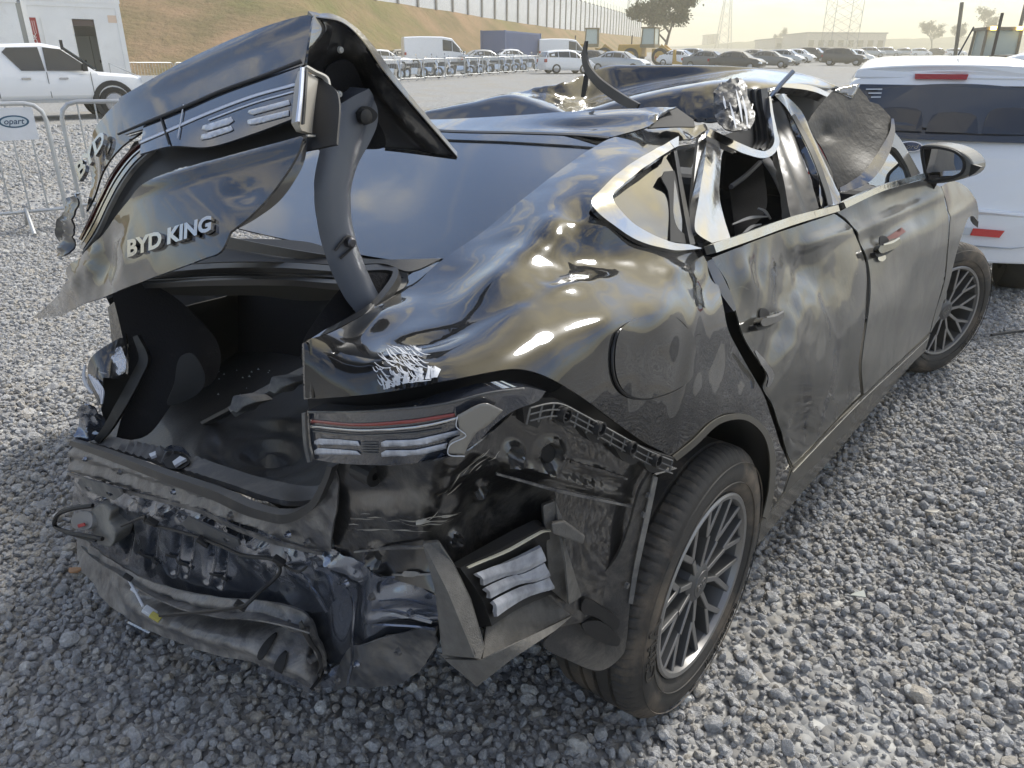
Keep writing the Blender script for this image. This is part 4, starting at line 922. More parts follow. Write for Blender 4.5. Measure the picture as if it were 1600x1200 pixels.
# ------------------------------------------------------------------ wheels
def wheel_proto():
    Rr, rr, W_ = .334, .226, .215
    prof = [(-.012, rr - .006), (-.002, rr + .006), (.006, rr + .018), (.010, rr + .045), (.008, rr + .07), (-.004, Rr - .018), (-.014, Rr - .007), (-.024, Rr - .002)]
    xs = [-.024, -.046, -.047, -.055, -.056, -.085, -.086, -.095, -.096, -.120, -.121, -.130, -.131, -.160, -.161, -.169, -.170, -.192]
    gro = {2, 3, 6, 7, 10, 11, 14, 15}
    tread = [(x, Rr - (.008 if i in gro else 0)) for i, x in enumerate(xs)][1:]
    prof = prof + tread + [(-.204, Rr - .010), (-.215, Rr - .04), (-.215, rr)]
    n = 420; V = []; m = len(prof)
    for k in range(n):
        a = 2 * math.pi * k / n
        for i, (h, r_) in enumerate(prof):
            x = h
            if 6 <= i <= 9 and k % 5 == 0: r_ -= .0045                     # shoulder sipes
            if i in (13, 14, 17, 18, 21, 22) and (k + i) % 6 == 0: r_ -= .003
            
            V.append((x, r_ * math.cos(a), r_ * math.sin(a)))
    F = [(k * m + i, ((k + 1) % n) * m + i, ((k + 1) % n) * m + i + 1, k * m + i + 1) for k in range(n) for i in range(m - 1)]
    w = mk('wheel', V, F, TYRE, CAR, True); sharpen(w.data, 35)
    for r_ in (rr + .03, rr + .078): MB().lathe([(.0085, r_ - .001), (.0112, r_), (.0085, r_ + .001)], 90, 'x').build('sidewall_ring', TYRE, w, True)
    def arc_text(body, r0, h, a0, a1, lift=.0095):
        V_, F_ = text_mesh(body, .5, .015); lo, hi = V_[:, :2].min(0), V_[:, :2].max(0); s = (V_[:, 0] - lo[0]) / (hi[0] - lo[0]); t = (V_[:, 1] - lo[1]) / (hi[1] - lo[1])
        an = R(a0) + (R(a1) - R(a0)) * s; rd = r0 + h * t; z = (V_[:, 2] > 0) * .0025
        mk('sidewall_lettering', np.stack([lift + z, rd * np.cos(an), rd * np.sin(an)], 1), F_, mat('tyre_letter', (.03, .027, .023), .8), w)
    arc_text('GitiA', rr + .024, .042, 186, 152); arc_text('COMFORT 221', rr + .04, .02, -52, -92)
    MB().lathe([(-.012, rr - .003), (.0, rr + .001), (.004, rr - .004), (.002, rr - .013), (-.012, rr - .017)], 96, 'x').build('rim_lip', RIM_B, w, True)
    MB().lathe([(-.012, rr - .017), (-.05, rr - .026), (-.16, rr - .03), (-.20, rr - .004)], 72, 'x').build('rim', RIM_D, w, True)
    MB().lathe([(-.075, .15), (-.085, .155), (-.095, .15), (-.095, .06), (-.075, .06)], 48, 'x').build('brake_disc', mat('disc_steel', (.12, .11, .10), .5, .8, dirt=(.2, .12, .07), dirt_amt=.3), w, True)
    MB().box((-.085, -.10, .07), (.06, .10, .09)).build('brake_caliper', RIM_D, w, bevel=.01)
    # ten forked spokes: dark blade with a thin machined face
    def bar(mb, r0, a0, r1, a1, w0, w1, x0, x1, xd0, xd1):
        p0 = np.array([r0 * math.cos(a0), r0 * math.sin(a0)]); p1 = np.array([r1 * math.cos(a1), r1 * math.sin(a1)]); d = p1 - p0; d /= np.linalg.norm(d); q = np.array([-d[1], d[0]])
        A = [(x0, *(p0 + q * w0)), (x0, *(p0 - q * w0)), (x1, *(p1 - q * w1)), (x1, *(p1 + q * w1))]; B = [(xd0, *(p0 + q * w0 * 1.25)), (xd0, *(p0 - q * w0 * 1.25)), (xd1, *(p1 - q * w1 * 1.25)), (xd1, *(p1 + q * w1 * 1.25))]
        mb.add(A + B, [(0, 1, 2, 3), (7, 6, 5, 4), (0, 4, 5, 1), (1, 5, 6, 2), (2, 6, 7, 3), (3, 7, 4, 0)])
    sd = sf = None
    for k in range(10):
        ang = k * math.pi / 5; odd = k % 2
        if k < 2:
            d_, f_ = MB(), MB(); fo = R(11 if odd else 8.5); rs = .105 if odd else .125; aa = 0
            for (r0, a0, r1, a1) in ((.035, 0, rs, 0), (rs, 0, .212, fo), (rs, 0, .212, -fo)):
                xa, xb = -.018 + .006 * r0 / .2, -.018 + .012 * r1 / .2
                bar(d_, r0, a0, r1, a1, .0082, .0072, xa, xb, xa - .045, xb - .05); bar(f_, r0, a0, r1, a1, .0062, .0052, xa + .0015, xb + .0015, xa - .001, xb - .001)
            pd, pf = d_.build('spoke', RIM_D, w), f_.build('spoke_face', RIM_B, w); (sd, sf) = (sd or [], sf or []); sd.append(pd); sf.append(pf)
            pd.rotation_euler = pf.rotation_euler = (ang, 0, 0)
        else:
            for src in (sd[odd], sf[odd]): c = src.copy(); COL.objects.link(c); c.rotation_euler = (ang, 0, 0)
    MB().lathe([(-.06, .062), (-.022, .055), (-.012, .042), (-.010, .034), (-.008, .033), (-.008, .0005)], 40, 'x').build('hub_cap', RIM_D, w, True)
    for k in range(5):
        a = R(36) + k * 2 * math.pi / 5; MB().lathe([(-.03, .009), (-.016, .009), (-.016, .0005)], 10, 'x', (0, .05 * math.cos(a), .05 * math.sin(a))).build('wheel_bolt', RIM_B, w)
    V_, F_ = text_mesh('BYD', .5, .02); V_[:, :2] -= (V_[:, :2].max(0) + V_[:, :2].min(0)) / 2; k = .04 / np.ptp(V_[:, 0])
    mk('hub_badge', np.stack([-.0078 + (V_[:, 2] > 0) * .0015, V_[:, 0] * k, V_[:, 1] * k], 1), F_, RIM_B, w)
    return w
W0 = wheel_proto(); W0.location = (.878, 0, .334); W0.rotation_euler = (R(12), 0, 0)
def copy_part(o, loc, rot):
    c = o.copy(); COL.objects.link(c); c.parent = CAR; c.location = loc; c.rotation_euler = rot
    for ch in [q for q in bpy.data.objects if q.parent == o]: d = ch.copy(); COL.objects.link(d); d.parent = c
    return c
fw_ = copy_part(W0, (.878, 2.718, .334), (R(40), 0, 0)); fw_.matrix_basis = Matrix.Translation((.878, 2.718, .334)) @ Matrix.Rotation(-.417, 4, 'Z') @ Matrix.Rotation(R(40), 4, 'X')
fl_ = copy_part(W0, (-.878, 2.718, .334), (0, 0, 0)); fl_.matrix_basis = Matrix.Translation((-.878, 2.718, .334)) @ Matrix.Rotation(-.417 + math.pi, 4, 'Z')
# ------------------------------------------------------------------ near side of the body
X = 'x'; Y = 'y'; Z = 'z'
Q_CTRL = [(475, 537, X, .615), (477, 622, X, .62), (540, 600, X, .69), (610, 612, X, .75), (700, 594, X, .80), (775, 579, X, .825), (850, 586, X, .85), (960, 660, X, .87), (1045, 712, X, .888),
          (1111, 662, X, .892), (1147, 647, X, .893), (1190, 665, X, .892), (1207, 707, X, .89), (1195, 800, X, .885), (1235, 730, X, .882), (1020, 560, X, .858), (960, 545, X, .85), (1080, 560, X, .86),
          (1080, 620, X, .88), (950, 500, X, .835), (1040, 475, X, .832), (1120, 468, X, .815), (1000, 440, X, .775), (1080, 430, X, .775), (860, 545, X, .835), (860, 470, X, .765), (780, 500, X, .755), (700, 520, X, .72), (700, 555, X, .77),
          (600, 530, X, .66), (560, 503, X, .585), (600, 560, X, .715), (640, 450, X, .535), (695, 404, X, .51), (750, 365, X, .50), (800, 325, X, .49), (887, 257, X, .475), (955, 216, X, .46), (1012, 200, X, .48), (1065, 197, X, .505), (1104, 195, X, .52),
          (922, 320, X, .66), (987, 378, X, .715), (1050, 396, X, .742), (1092, 391, X, .75), (1057, 219, X, .545), (1000, 252, X, .595), (962, 280, X, .625), (1124, 440, X, .785), (1159, 551, X, .848), (1210, 665, X, .885),
          (800, 400, X, .63), (860, 350, X, .635), (900, 400, X, .69), (720, 440, X, .60), (780, 440, X, .68), (880, 290, X, .55)]
Q_S = TPS(Q_CTRL, 3e-4)
q_out = [(475, 536, 1), (483, 530), (512, 521), (545, 505), (590, 480), (640, 449), (695, 404), (750, 365), (800, 325), (850, 285), (887, 257), (925, 232), (955, 216), (1012, 201), (1065, 197), (1102, 193, 1), (1107, 201, 1), (1080, 216, 1), (1060, 218, 1),
         (1042, 228), (1000, 252), (962, 280), (932, 309), (922, 320), (925, 332), (950, 352), (987, 378), (1025, 391), (1050, 395), (1094, 391, 1), (1104, 408, 1), (1122, 440), (1131, 479), (1138, 515), (1156, 551), (1178, 590), (1194, 622), (1209, 665), (1224, 707), (1234, 730, 1), (1225, 768, 1), (1196, 810, 1),
         (1205, 760), (1207, 705), (1192, 668), (1160, 648), (1120, 655), (1082, 690), (1052, 716, 1), (1040, 708), (1005, 690), (955, 655), (900, 615), (850, 587), (812, 577), (775, 579), (700, 594), (610, 612), (495, 623), (477, 622, 1)]
def q_disp(P, uv):
    d = .010 * blob(uv, 850, 380, 60, 34, -40) - .014 * blob(uv, 905, 330, 26, 40, 20) + .010 * blob(uv, 770, 440, 70, 22, -35) - .012 * blob(uv, 660, 530, 50, 9, -12) + .012 * blob(uv, 600, 500, 40, 14, -30)
    d += .009 * blob(uv, 1060, 425, 40, 14, 10) - .007 * blob(uv, 960, 400, 34, 30) - .009 * blob(uv, 1105, 450, 16, 26) + .006 * blob(uv, 900, 445, 60, 12, -12) - .012 * blob(uv, 1085, 205, 12, 10) + .006 * blob(uv, 1040, 208, 16, 6)
    d += .0022 * nz(P, 6.5) + .0013 * nz(P, 15, 4) + crumple(P, 6, .006, 6) * (blob(uv, 880, 400, 110, 60, -35) + .7 * blob(uv, 1060, 430, 70, 24)) - .006 * blob(uv, 1150, 690, 20, 60)
    d += (crumple(P, 16, .006) * (blob(uv, 625, 580, 46, 30) + blob(uv, 1085, 204, 24, 10)))
    d += .004 * blob(uv, 1075, 560, 10, 90, 10) - .0035 * blob(uv, 790, 480, 100, 10, -25)
    return d
quarter = shell('quarter_panel', q_out, Q_S, PAINT_Q, step=6, disp=q_disp)
# folded corner edge of the quarter towards the boot opening
shell('corner_flange', [(474, 537, 1), (486, 531, 1), (489, 622, 1), (477, 624, 1)], [(474, 537, X, .60), (488, 531, X, .63), (489, 622, X, .635), (477, 624, X, .605)], PAINT_Q, quarter, step=6, lift=.002)
shell('boot_gutter', [(478, 534, 1), (512, 520), (545, 504), (590, 479), (640, 448), (693, 404, 1), (684, 402, 1), (630, 436), (585, 470), (540, 498), (508, 515, 1)], [(478, 534, X, .60), (545, 504, X, .565), (640, 448, X, .525), (693, 404, X, .50), (684, 402, X, .48), (585, 470, X, .53), (508, 515, X, .57)], PAINT, quarter, step=6)
# white scrape marks
def scrapes():
    rnd = random.Random(3)
    for i in range(80):
        t = rnd.random(); u0, v0 = 586 + 70 * rnd.random(), 544 + 58 * rnd.random()
        if (u0 - 628) ** 2 / 44 ** 2 + (v0 - 576) ** 2 / 36 ** 2 > 1: continue
        a = R(rnd.uniform(15, 38)); L_ = rnd.uniform(8, 30); P = [(u0 + math.cos(a) * L_ * k, v0 + math.sin(a) * L_ * k + 4 * math.sin(k * 3)) for k in (0, .33, .66, 1)]
        P = [(min(p[0], 682), min(p[1], 606 - (p[0] - 600) * .1)) for p in P]
        try: band('scrape', P, [.5, rnd.uniform(.9, 2.6), .6], Q_S, WHITE_SC, quarter, step=4, thick=0, lift=.0075 + .001 * rnd.random(), disp=lambda P_, uv: q_disp(P_, uv))
        except Exception: pass
    for i in range(34):
        u0 = 603 + 78 * rnd.random(); v1 = 611 - (u0 - 610) * .19; P = [(u0, v1 - 3), (u0 + rnd.uniform(-3, 5), v1 - rnd.uniform(8, 22))]
        try: band('scrape', P, [rnd.uniform(1.4, 3.4), .6], Q_S, WHITE_SC, quarter, step=4, thick=0, lift=.0075, disp=lambda P_, uv: q_disp(P_, uv))
        except Exception: pass
scrapes()
# fuel flap
ff = [(962, 520), (985, 502), (1020, 493), (1050, 494), (1068, 508), (1078, 530), (1081, 560), (1076, 585), (1062, 602), (1035, 615), (1000, 622), (972, 612), (958, 588), (955, 550)]
shell('fuel_flap', ff, Q_S, PAINT_Q, step=6, lift=.006, disp=lambda P, uv: q_disp(P, uv) + .0015 * nz(P, 9, 3), thick=.004)
gp = spline(ff + [ff[0]], 4, False); 
wire('fuel_flap_gap', list(Q_S(gp)[::2] + np.array([.0035, -.002, .0])), .0024, RUBBER)
# quarter window: glass, chrome surround, dark divider
win_in = [(1050, 237, 1), (1025, 252), (987, 280), (952, 311), (951, 318), (975, 345), (1000, 362), (1040, 380), (1073, 385, 1), (1063, 330), (1055, 280)]
W_S = Q_S
shell('quarter_window', win_in, [(1050, 237, X, .553), (987, 280, X, .60), (951, 315, X, .645), (1000, 362, X, .70), (1073, 385, X, .725), (1030, 320, X, .655)], GLASS, step=8, disp=lambda P, uv: .006 * nz(P, 3.5) + .002 * nz(P, 9))
cho = [(1057, 219, 1), (1042, 228), (1000, 252), (962, 280), (932, 309), (922, 320), (925, 332), (950, 352), (987, 378), (1025, 391), (1050, 395), (1092, 391, 1), (1073, 386, 1), (1040, 381), (1000, 363), (975, 346), (952, 318), (954, 310), (987, 281), (1025, 253), (1049, 238, 1), (1056, 234, 1)]
shell('window_chrome', cho, Q_S, CHROME, step=4, lift=.011, thick=.010, disp=lambda P, uv: .002 * nz(P, 18))
shell('window_divider', [(1035, 270, 1), (1056, 268, 1), (1066, 320), (1076, 384, 1), (1044, 380, 1), (1043, 330), (1040, 300), (1030, 280)], [(1035, 270, X, .60), (1056, 268, X, .575), (1076, 384, X, .72), (1044, 380, X, .715)], DARK, step=8, lift=.006)
band('window_post', [(1050, 238), (1058, 285), (1067, 335), (1077, 386)], [5, 6, 7, 8], [(1050, 238, X, .553), (1058, 285, X, .60), (1067, 335, X, .665), (1077, 386, X, .728), (1060, 300, X, .62)], RUBBER, step=5, lift=.009, thick=.01)
shell('curl_chip', [(1042, 228, 1), (1057, 219, 1), (1056, 235, 1), (1050, 238, 1)], Q_S, mat('blue_chip', (.45, .5, .6), .1, 1.0), step=5, lift=.012)
# arch lining
def arch():
    P = spline([(1052, 716), (1082, 690), (1120, 655), (1160, 648), (1192, 668), (1207, 705), (1207, 760), (1196, 810)], 8, False); A = Q_S(P) + np.array([.0, 0, 0]); V = []; n = len(A)
    for k in (0, .05, .13, .24): V += [tuple(a * np.array([1, 1, 1]) + np.array([-k * 1.6, (a[1] - 0.0) * -.0, -.0])) for a in A]
    F = [(r_ * n + i, r_ * n + i + 1, (r_ + 1) * n + i + 1, (r_ + 1) * n + i) for r_ in range(3) for i in range(n - 1)]
    o = mk('wheel_arch_liner', V, F, DARK, CAR, True); md = o.modifiers.new('thickness', 'SOLIDIFY'); md.thickness = .004
    lip = band('arch_flange', [(1052, 716), (1082, 692), (1120, 658), (1160, 651), (1190, 671), (1204, 706), (1204, 760), (1194, 808)], 9, Q_S, PAINT_L, step=5, lift=.004)
    MB().box((.38, .12, .56), (.3, .56, .42)).build('inner_arch', DARK, CAR)
arch()
# rear door
RD = TPS([(1115, 402, X, .758), (1200, 368, X, .752), (1305, 335, X, .748), (1331, 356, X, .78), (1347, 388, X, .812), (1356, 430, X, .845), (1356, 492, X, .878), (1343, 577, X, .897), (1348, 617, X, .897), (1237, 728, X, .886), (1215, 665, X, .886), (1170, 560, X, .852), (1135, 470, X, .80), (1120, 430, X, .775),
          (1237, 412, X, .768), (1270, 380, X, .775), (1270, 480, X, .838), (1215, 520, X, .838), (1290, 580, X, .887), (1195, 420, X, .788), (1255, 650, X, .890)], 3e-4)
rd_out = [(1112, 403, 1), (1200, 369), (1304, 334, 1), (1318, 344), (1331, 358), (1345, 388), (1353, 415), (1355, 450), (1353, 492), (1345, 540), (1341, 577), (1345, 617, 1), (1295, 668), (1240, 730, 1), (1228, 702), (1217, 664), (1205, 630), (1194, 606), (1199, 588), (1190, 570), (1172, 545), (1160, 520), (1150, 485), (1146, 470), (1136, 440), (1120, 415)]
def rd_disp(P, uv):
    d = -.016 * blob(uv, 1262, 440, 46, 38, 20) + .009 * blob(uv, 1237, 402, 7, 34, 2) + .010 * blob(uv, 1165, 430, 13, 34, -12) - .010 * blob(uv, 1188, 425, 9, 40) + .010 * blob(uv, 1290, 372, 40, 10, -18) - .010 * blob(uv, 1200, 560, 14, 60, 12) + .008 * blob(uv, 1240, 520, 18, 80, 14)
    d += -.008 * blob(uv, 1310, 500, 18, 70) + .006 * blob(uv, 1275, 600, 40, 40) + .003 * nz(P, 7, 5) + crumple(P, 5, .010, 11) * blob(uv, 1235, 470, 70, 90) + .012 * blob(uv, 1190, 585, 10, 22, 20) + crumple(P, 14, .008) * blob(uv, 1228, 660, 10, 24)
    return d
rdoor = shell('rear_door', rd_out, RD, PAINT_D, step=6, disp=rd_disp)
FDS = TPS([(1312, 333, X, .75), (1365, 303, X, .768), (1437, 280, X, .80), (1479, 321, X, .868), (1484, 348, X, .892), (1477, 433, X, .915), (1453, 520, X, .915), (1331, 354, X, .782), (1349, 390, X, .815), (1358, 450, X, .86), (1355, 500, X, .883), (1346, 560, X, .897), (1350, 617, X, .90), (1400, 400, X, .862), (1420, 330, X, .82), (1400, 480, X, .902), (1420, 360, X, .855)], 3e-4)
fd_out = [(1309, 332, 1), (1365, 304), (1440, 281, 1), (1470, 292, 1), (1477, 318), (1482, 348), (1479, 388), (1475, 433), (1460, 492), (1451, 520, 1), (1400, 568), (1350, 616, 1), (1346, 577), (1350, 540), (1357, 492), (1360, 449), (1357, 412), (1350, 386), (1335, 356), (1322, 341)]
def fd_disp(P, uv): return .010 * blob(uv, 1395, 338, 90, 7, -24) - .007 * blob(uv, 1395, 360, 70, 12, -24) - .008 * blob(uv, 1350, 350, 14, 30, -30) + .003 * nz(P, 5, 9) + .0012 * nz(P, 14, 9) - .008 * blob(uv, 1380, 372, 12, 9)
fdoor = shell('front_door', fd_out, FDS, PAINT_F, step=6, disp=fd_disp)
fender = shell('front_fender', [(1471, 291, 1), (1488, 283), (1506, 289), (1521, 308), (1530, 330), (1529, 346, 1), (1521, 338), (1513, 340), (1505, 362), (1494, 400), (1481, 448), (1465, 500), (1454, 521, 1), (1462, 490), (1477, 433), (1481, 388), (1484, 348), (1479, 318)], TPS([(1471, 291, X, .835), (1488, 283, X, .83), (1521, 308, X, .885), (1529, 346, X, .915), (1505, 362, X, .918), (1481, 448, X, .922), (1454, 521, X, .917), (1484, 348, X, .894), (1479, 400, X, .91), (1500, 310, X, .87)], 3e-4), PAINT_F, step=5, disp=lambda P, uv: .004 * nz(P, 8) + .006 * blob(uv, 1500, 330, 40, 6, -30))
shell('fender_liner_stub', [(1519, 338, 1), (1529, 346, 1), (1528, 356, 1), (1520, 350, 1)], [(1519, 338, X, .90), (1529, 346, X, .91), (1520, 352, X, .89)], RUBBER, fender, step=4, thick=.02)
# gap between quarter and rear door
shell('door_jamb', [(1100, 400, 1), (1112, 402), (1138, 440), (1152, 485), (1164, 522), (1180, 556), (1200, 600), (1216, 660), (1232, 720), (1236, 732, 1), (1222, 702), (1204, 655), (1188, 615), (1170, 580), (1150, 545), (1135, 510), (1126, 475), (1112, 432)], [(1100, 400, X, .735), (1135, 450, X, .765), (1165, 540, X, .815), (1205, 640, X, .855), (1236, 730, X, .865), (1112, 410, X, .735), (1195, 640, X, .85)], RUBBER, step=6)
band('jamb_seal', [(1106, 408), (1122, 440), (1142, 478), (1146, 486)], [12, 16, 14, 5], [(1106, 408, X, .757), (1122, 440, X, .782), (1142, 478, X, .808), (1130, 440, X, .785)], mat('door_edge_rubber', (.02, .02, .03), .3, coat=.4), step=5, lift=.004, thick=.02)
band('door_edge_fold', [(1172, 548), (1186, 568), (1197, 586), (1192, 604)], [3, 9, 10, 3], [(1172, 548, X, .86), (1186, 568, X, .868), (1197, 586, X, .874), (1192, 604, X, .878)], CHROME, rdoor, step=4, lift=.012)
# sill
shell('sill', [(1196, 811, 1), (1226, 768, 1), (1238, 734, 1), (1296, 671), (1348, 619), (1400, 570), (1454, 522, 1), (1446, 548, 1), (1390, 602), (1300, 702), (1240, 758)], [(1196, 811, X, .882), (1226, 768, X, .884), (1238, 734, X, .887), (1348, 619, X, .90), (1454, 522, X, .916), (1446, 548, X, .905), (1300, 702, X, .888), (1390, 602, X, .898), (1345, 630, X, .902)], PAINT_L, step=7)
wire('sill_trim', [K(1238, 738, X, .892), K(1296, 677, X, .90), K(1350, 622, X, .906), K(1402, 574, X, .914), K(1450, 528, X, .92)], .0022, CHROME)
MB().prism([(.60, .3, .20), (.86, .3, .22), (.88, .3, .34), (.60, .3, .34)], (0, 2.0, 0)).build('sill_box', PAINT_L, CAR)
# chrome belt strips
band('belt_chrome', [(1106, 391), (1160, 372), (1230, 347), (1302, 327)], [14, 14, 13, 10], [(1106, 391, X, .768), (1160, 372, X, .763), (1230, 347, X, .758), (1302, 327, X, .752), (1106, 399, X, .772), (1302, 335, X, .757)], CHROME, rdoor, step=5, lift=.016, thick=.022, disp=lambda P, uv: .0015 * nz(P, 14))
band('belt_chrome', [(1312, 322), (1370, 296), (1438, 276)], [10, 9, 8], [(1312, 322, X, .75), (1370, 296, X, .768), (1438, 276, X, .80), (1312, 332, X, .755), (1438, 284, X, .805)], CHROME, fdoor, step=5, lift=.016, thick=.022)
# handles
def handle(surf, pu, pv, door, ang, L_):
    ca, sa = math.cos(R(ang)), math.sin(R(ang)); tr = lambda a, b: (pu + a * ca - b * sa, pv + a * sa + b * ca)
    shell('handle_recess', [tr(.10 * L_, -.95 * L_), tr(.62 * L_, -.75 * L_), tr(.7 * L_, -.2 * L_), tr(.1 * L_, .1 * L_), tr(-.1 * L_, -.3 * L_)], surf, DARK, door, step=4, lift=.004)
    h = shell('handle', [tr(-1.0 * L_, .25 * L_), tr(-.6 * L_, -.18 * L_), tr(.2 * L_, -.30 * L_), tr(.85 * L_, -.55 * L_), tr(1.05 * L_, -.2 * L_), tr(.8 * L_, .15 * L_), tr(0, .45 * L_), tr(-.8 * L_, .6 * L_)], surf, PAINT, door, step=3, lift=.03, thick=.018)
    band('handle_chrome', [tr(-.6 * L_, -.12 * L_), tr(.2 * L_, -.24 * L_), tr(.85 * L_, -.48 * L_)], [2, 3.5, 2.5], surf, CHROME, door, step=3, lift=.034, thick=.003)
    shell('handle_base', [tr(-1.0 * L_, .42 * L_), tr(-.2 * L_, .3 * L_), tr(.95 * L_, 0), tr(.75 * L_, .32 * L_), tr(0, .72 * L_), tr(-.85 * L_, .85 * L_)], surf, BLACK, door, step=3, lift=.018, thick=.016)
handle(RD, 1187, 500, rdoor, -6, 19); handle(FDS, 1375, 386, fdoor, -8, 18)
shell('lock_cover', [(1370, 399), (1378, 397), (1382, 403), (1376, 409), (1370, 407)], FDS, CHROME, fdoor, step=3, lift=.006)
band('red_scuff', [(1391, 374), (1413, 358)], 9, FDS, mat('red_transfer', (.16, .05, .04), .6), fdoor, step=5, lift=.003, thick=0, disp=fd_disp)
# mirror
def mirror():
    s = TPS([(1440, 230, Y, 1.90), (1512, 250, Y, 1.86), (1460, 284, Y, 1.88)])
    h = block('mirror', [(1436, 231), (1442, 226), (1470, 227), (1496, 234), (1513, 245), (1521, 258), (1518, 270), (1502, 280), (1462, 287), (1446, 282), (1440, 262)], s, (.02, .14, .0), PAINT_F, bevel=.012, step=6, round_=True)
    shell('mirror_glass', [(1442, 233, 1), (1470, 233), (1493, 239), (1504, 250), (1504, 265), (1494, 273), (1452, 281, 1), (1446, 262)], s, mat('mirror_glass', (.55, .56, .58), .02, 1.0), h, step=6, lift=.004)
    band('mirror_rim', [(1441, 230), (1445, 262), (1451, 283), (1480, 280), (1500, 273), (1507, 262), (1505, 248), (1492, 237), (1468, 231), (1441, 230)], 4, s, BLACK, h, step=5, lift=.007, thick=.008)
    block('mirror_stalk', [(1443, 280), (1466, 285), (1458, 300), (1446, 304), (1437, 290)], [(1443, 280, Y, 1.9), (1466, 285, Y, 1.9), (1446, 304, X, .80)], (-.02, .07, 0), BLACK, h, bevel=.006)
    block('mirror_shard', [(1517, 256), (1533, 261), (1524, 270), (1514, 276)], s, (.0, .03, 0), BLACK, h, bevel=0)
mirror()
# ------------------------------------------------------------------ rear window
G_S = TPS([(247, 318, X, -.5), (470, 362, X, 0), (692, 405, X, .5), (500, 186, X, -.5), (740, 202, X, 0), (955, 216, X, .46), (600, 290, X, .0), (820, 310, X, .46)], 1e-3)
G_S = TPS([(690, 404, X, .505), (955, 217, X, .455), (510, 186, Y, .12), (740, 203, Y, .10), (250, 330, Y, -.46), (470, 385, Y, -.50), (620, 290, Y, -.20), (820, 310, X, .485)], 1e-3)
shell('rear_window', [(255, 322, 1), (380, 352), (470, 372), (560, 390), (700, 410, 1), (757, 371), (807, 332), (894, 264), (962, 222, 1), (962, 206, 1), (900, 203), (800, 199), (700, 196), (580, 188), (505, 182, 1), (400, 245)], G_S, GLASS_R, step=9, lift=-.012, disp=lambda P, uv: .003 * nz(P, 2.5))
band('glass_gap', [(510, 190), (690, 205.5), (800, 208.5), (900, 212), (952, 216.5)], 3, G_S, RUBBER, step=5, lift=.003)
shell('glass_lower_trim', [(200, 330, 1), (380, 375), (560, 404), (693, 404, 1), (683, 412, 1), (560, 414), (380, 392), (210, 360, 1)], [(200, 330, Y, -.5), (470, 395, Y, -.53), (690, 404, X, .50), (683, 412, X, .49), (300, 380, Y, -.53)], RUBBER, step=8)
# ------------------------------------------------------------------ roof
R1 = TPS([(580, 197, Y, .18), (690, 205, Y, .18), (800, 208, Y, .18), (900, 211, Y, .175), (955, 215, Y, .165), (1012, 200, Y, .215), (1057, 168, Y, .36), (975, 170, Y, .34), (850, 177, Y, .32), (720, 186, Y, .30), (600, 189, Y, .30), (900, 192, Y, .24), (760, 197, Y, .24)], 3e-4)
roof = shell('roof', [(560, 197, 1), (690, 204), (800, 207), (900, 210), (955, 214, 1), (1014, 199, 1), (1035, 180), (1057, 167, 1), (975, 170), (850, 177), (720, 185), (640, 186), (560, 188, 1)], R1, PAINT_Q, step=5, disp=lambda P, uv: .006 * blob(uv, 960, 183, 70, 6, -4) - .008 * blob(uv, 900, 196, 50, 5) + .002 * nz(P, 8) + crumple(P, 18, .010) * blob(uv, 1030, 185, 24, 20))
shell('roof_underside', [(1012, 200, 1), (1040, 178), (1057, 168, 1), (1084, 187, 1), (1086, 198, 1), (1050, 198)], [(1012, 200, Y, .22), (1057, 168, Y, .40), (1084, 187, Y, .42), (1050, 198, Y, .3)], DARK, roof, step=6)
COLS = [[(660, 197, .52), (662, 174, .585), (662, 172.8, .66), (663, 172, .68)], [(735, 194, .56), (737, 159.5, .655), (738, 158, .75), (738, 157, .77)], [(800, 191, .60), (798, 148, .72), (801, 146, .85), (802, 144, .87)],
        [(850, 189, .60), (858, 166, .665), (866, 152, .90), (875, 128, .965)], [(890, 188, .61), (892, 177, .64), (915, 160, 1.05), (916, 112, 1.15)], [(960, 187, .63), (960, 158, .70), (962, 148, 1.16), (948, 100, 1.26)],
        [(1000, 187, .655), (1000, 148, .735), (1002, 138, 1.20), (990, 99, 1.28)], [(1040, 188, .68), (1040, 139, .77), (1042, 130, 1.235), (1030, 99.5, 1.30)], [(1080, 189, .70), (1078, 133, .80), (1080, 123, 1.26), (1068, 100, 1.315)], [(1110, 190, .72), (1116, 128, .845), (1116, 116.5, 1.29), (1105, 101, 1.335)],
        [(1165, 192, .74), (1175, 125, .92), (1175, 109, 1.38), (1170, 104.5, 1.40)], [(1178, 155, .86), (1215, 131, 1.04), (1228, 114, 1.44), (1228, 110.5, 1.47)], [(1214, 141, 1.02), (1258, 131, 1.27), (1270, 122, 1.48), (1272, 119, 1.52)], [(1285, 146, 1.47), (1298, 139, 1.52), (1305, 136, 1.56), (1309, 135, 1.58)]]
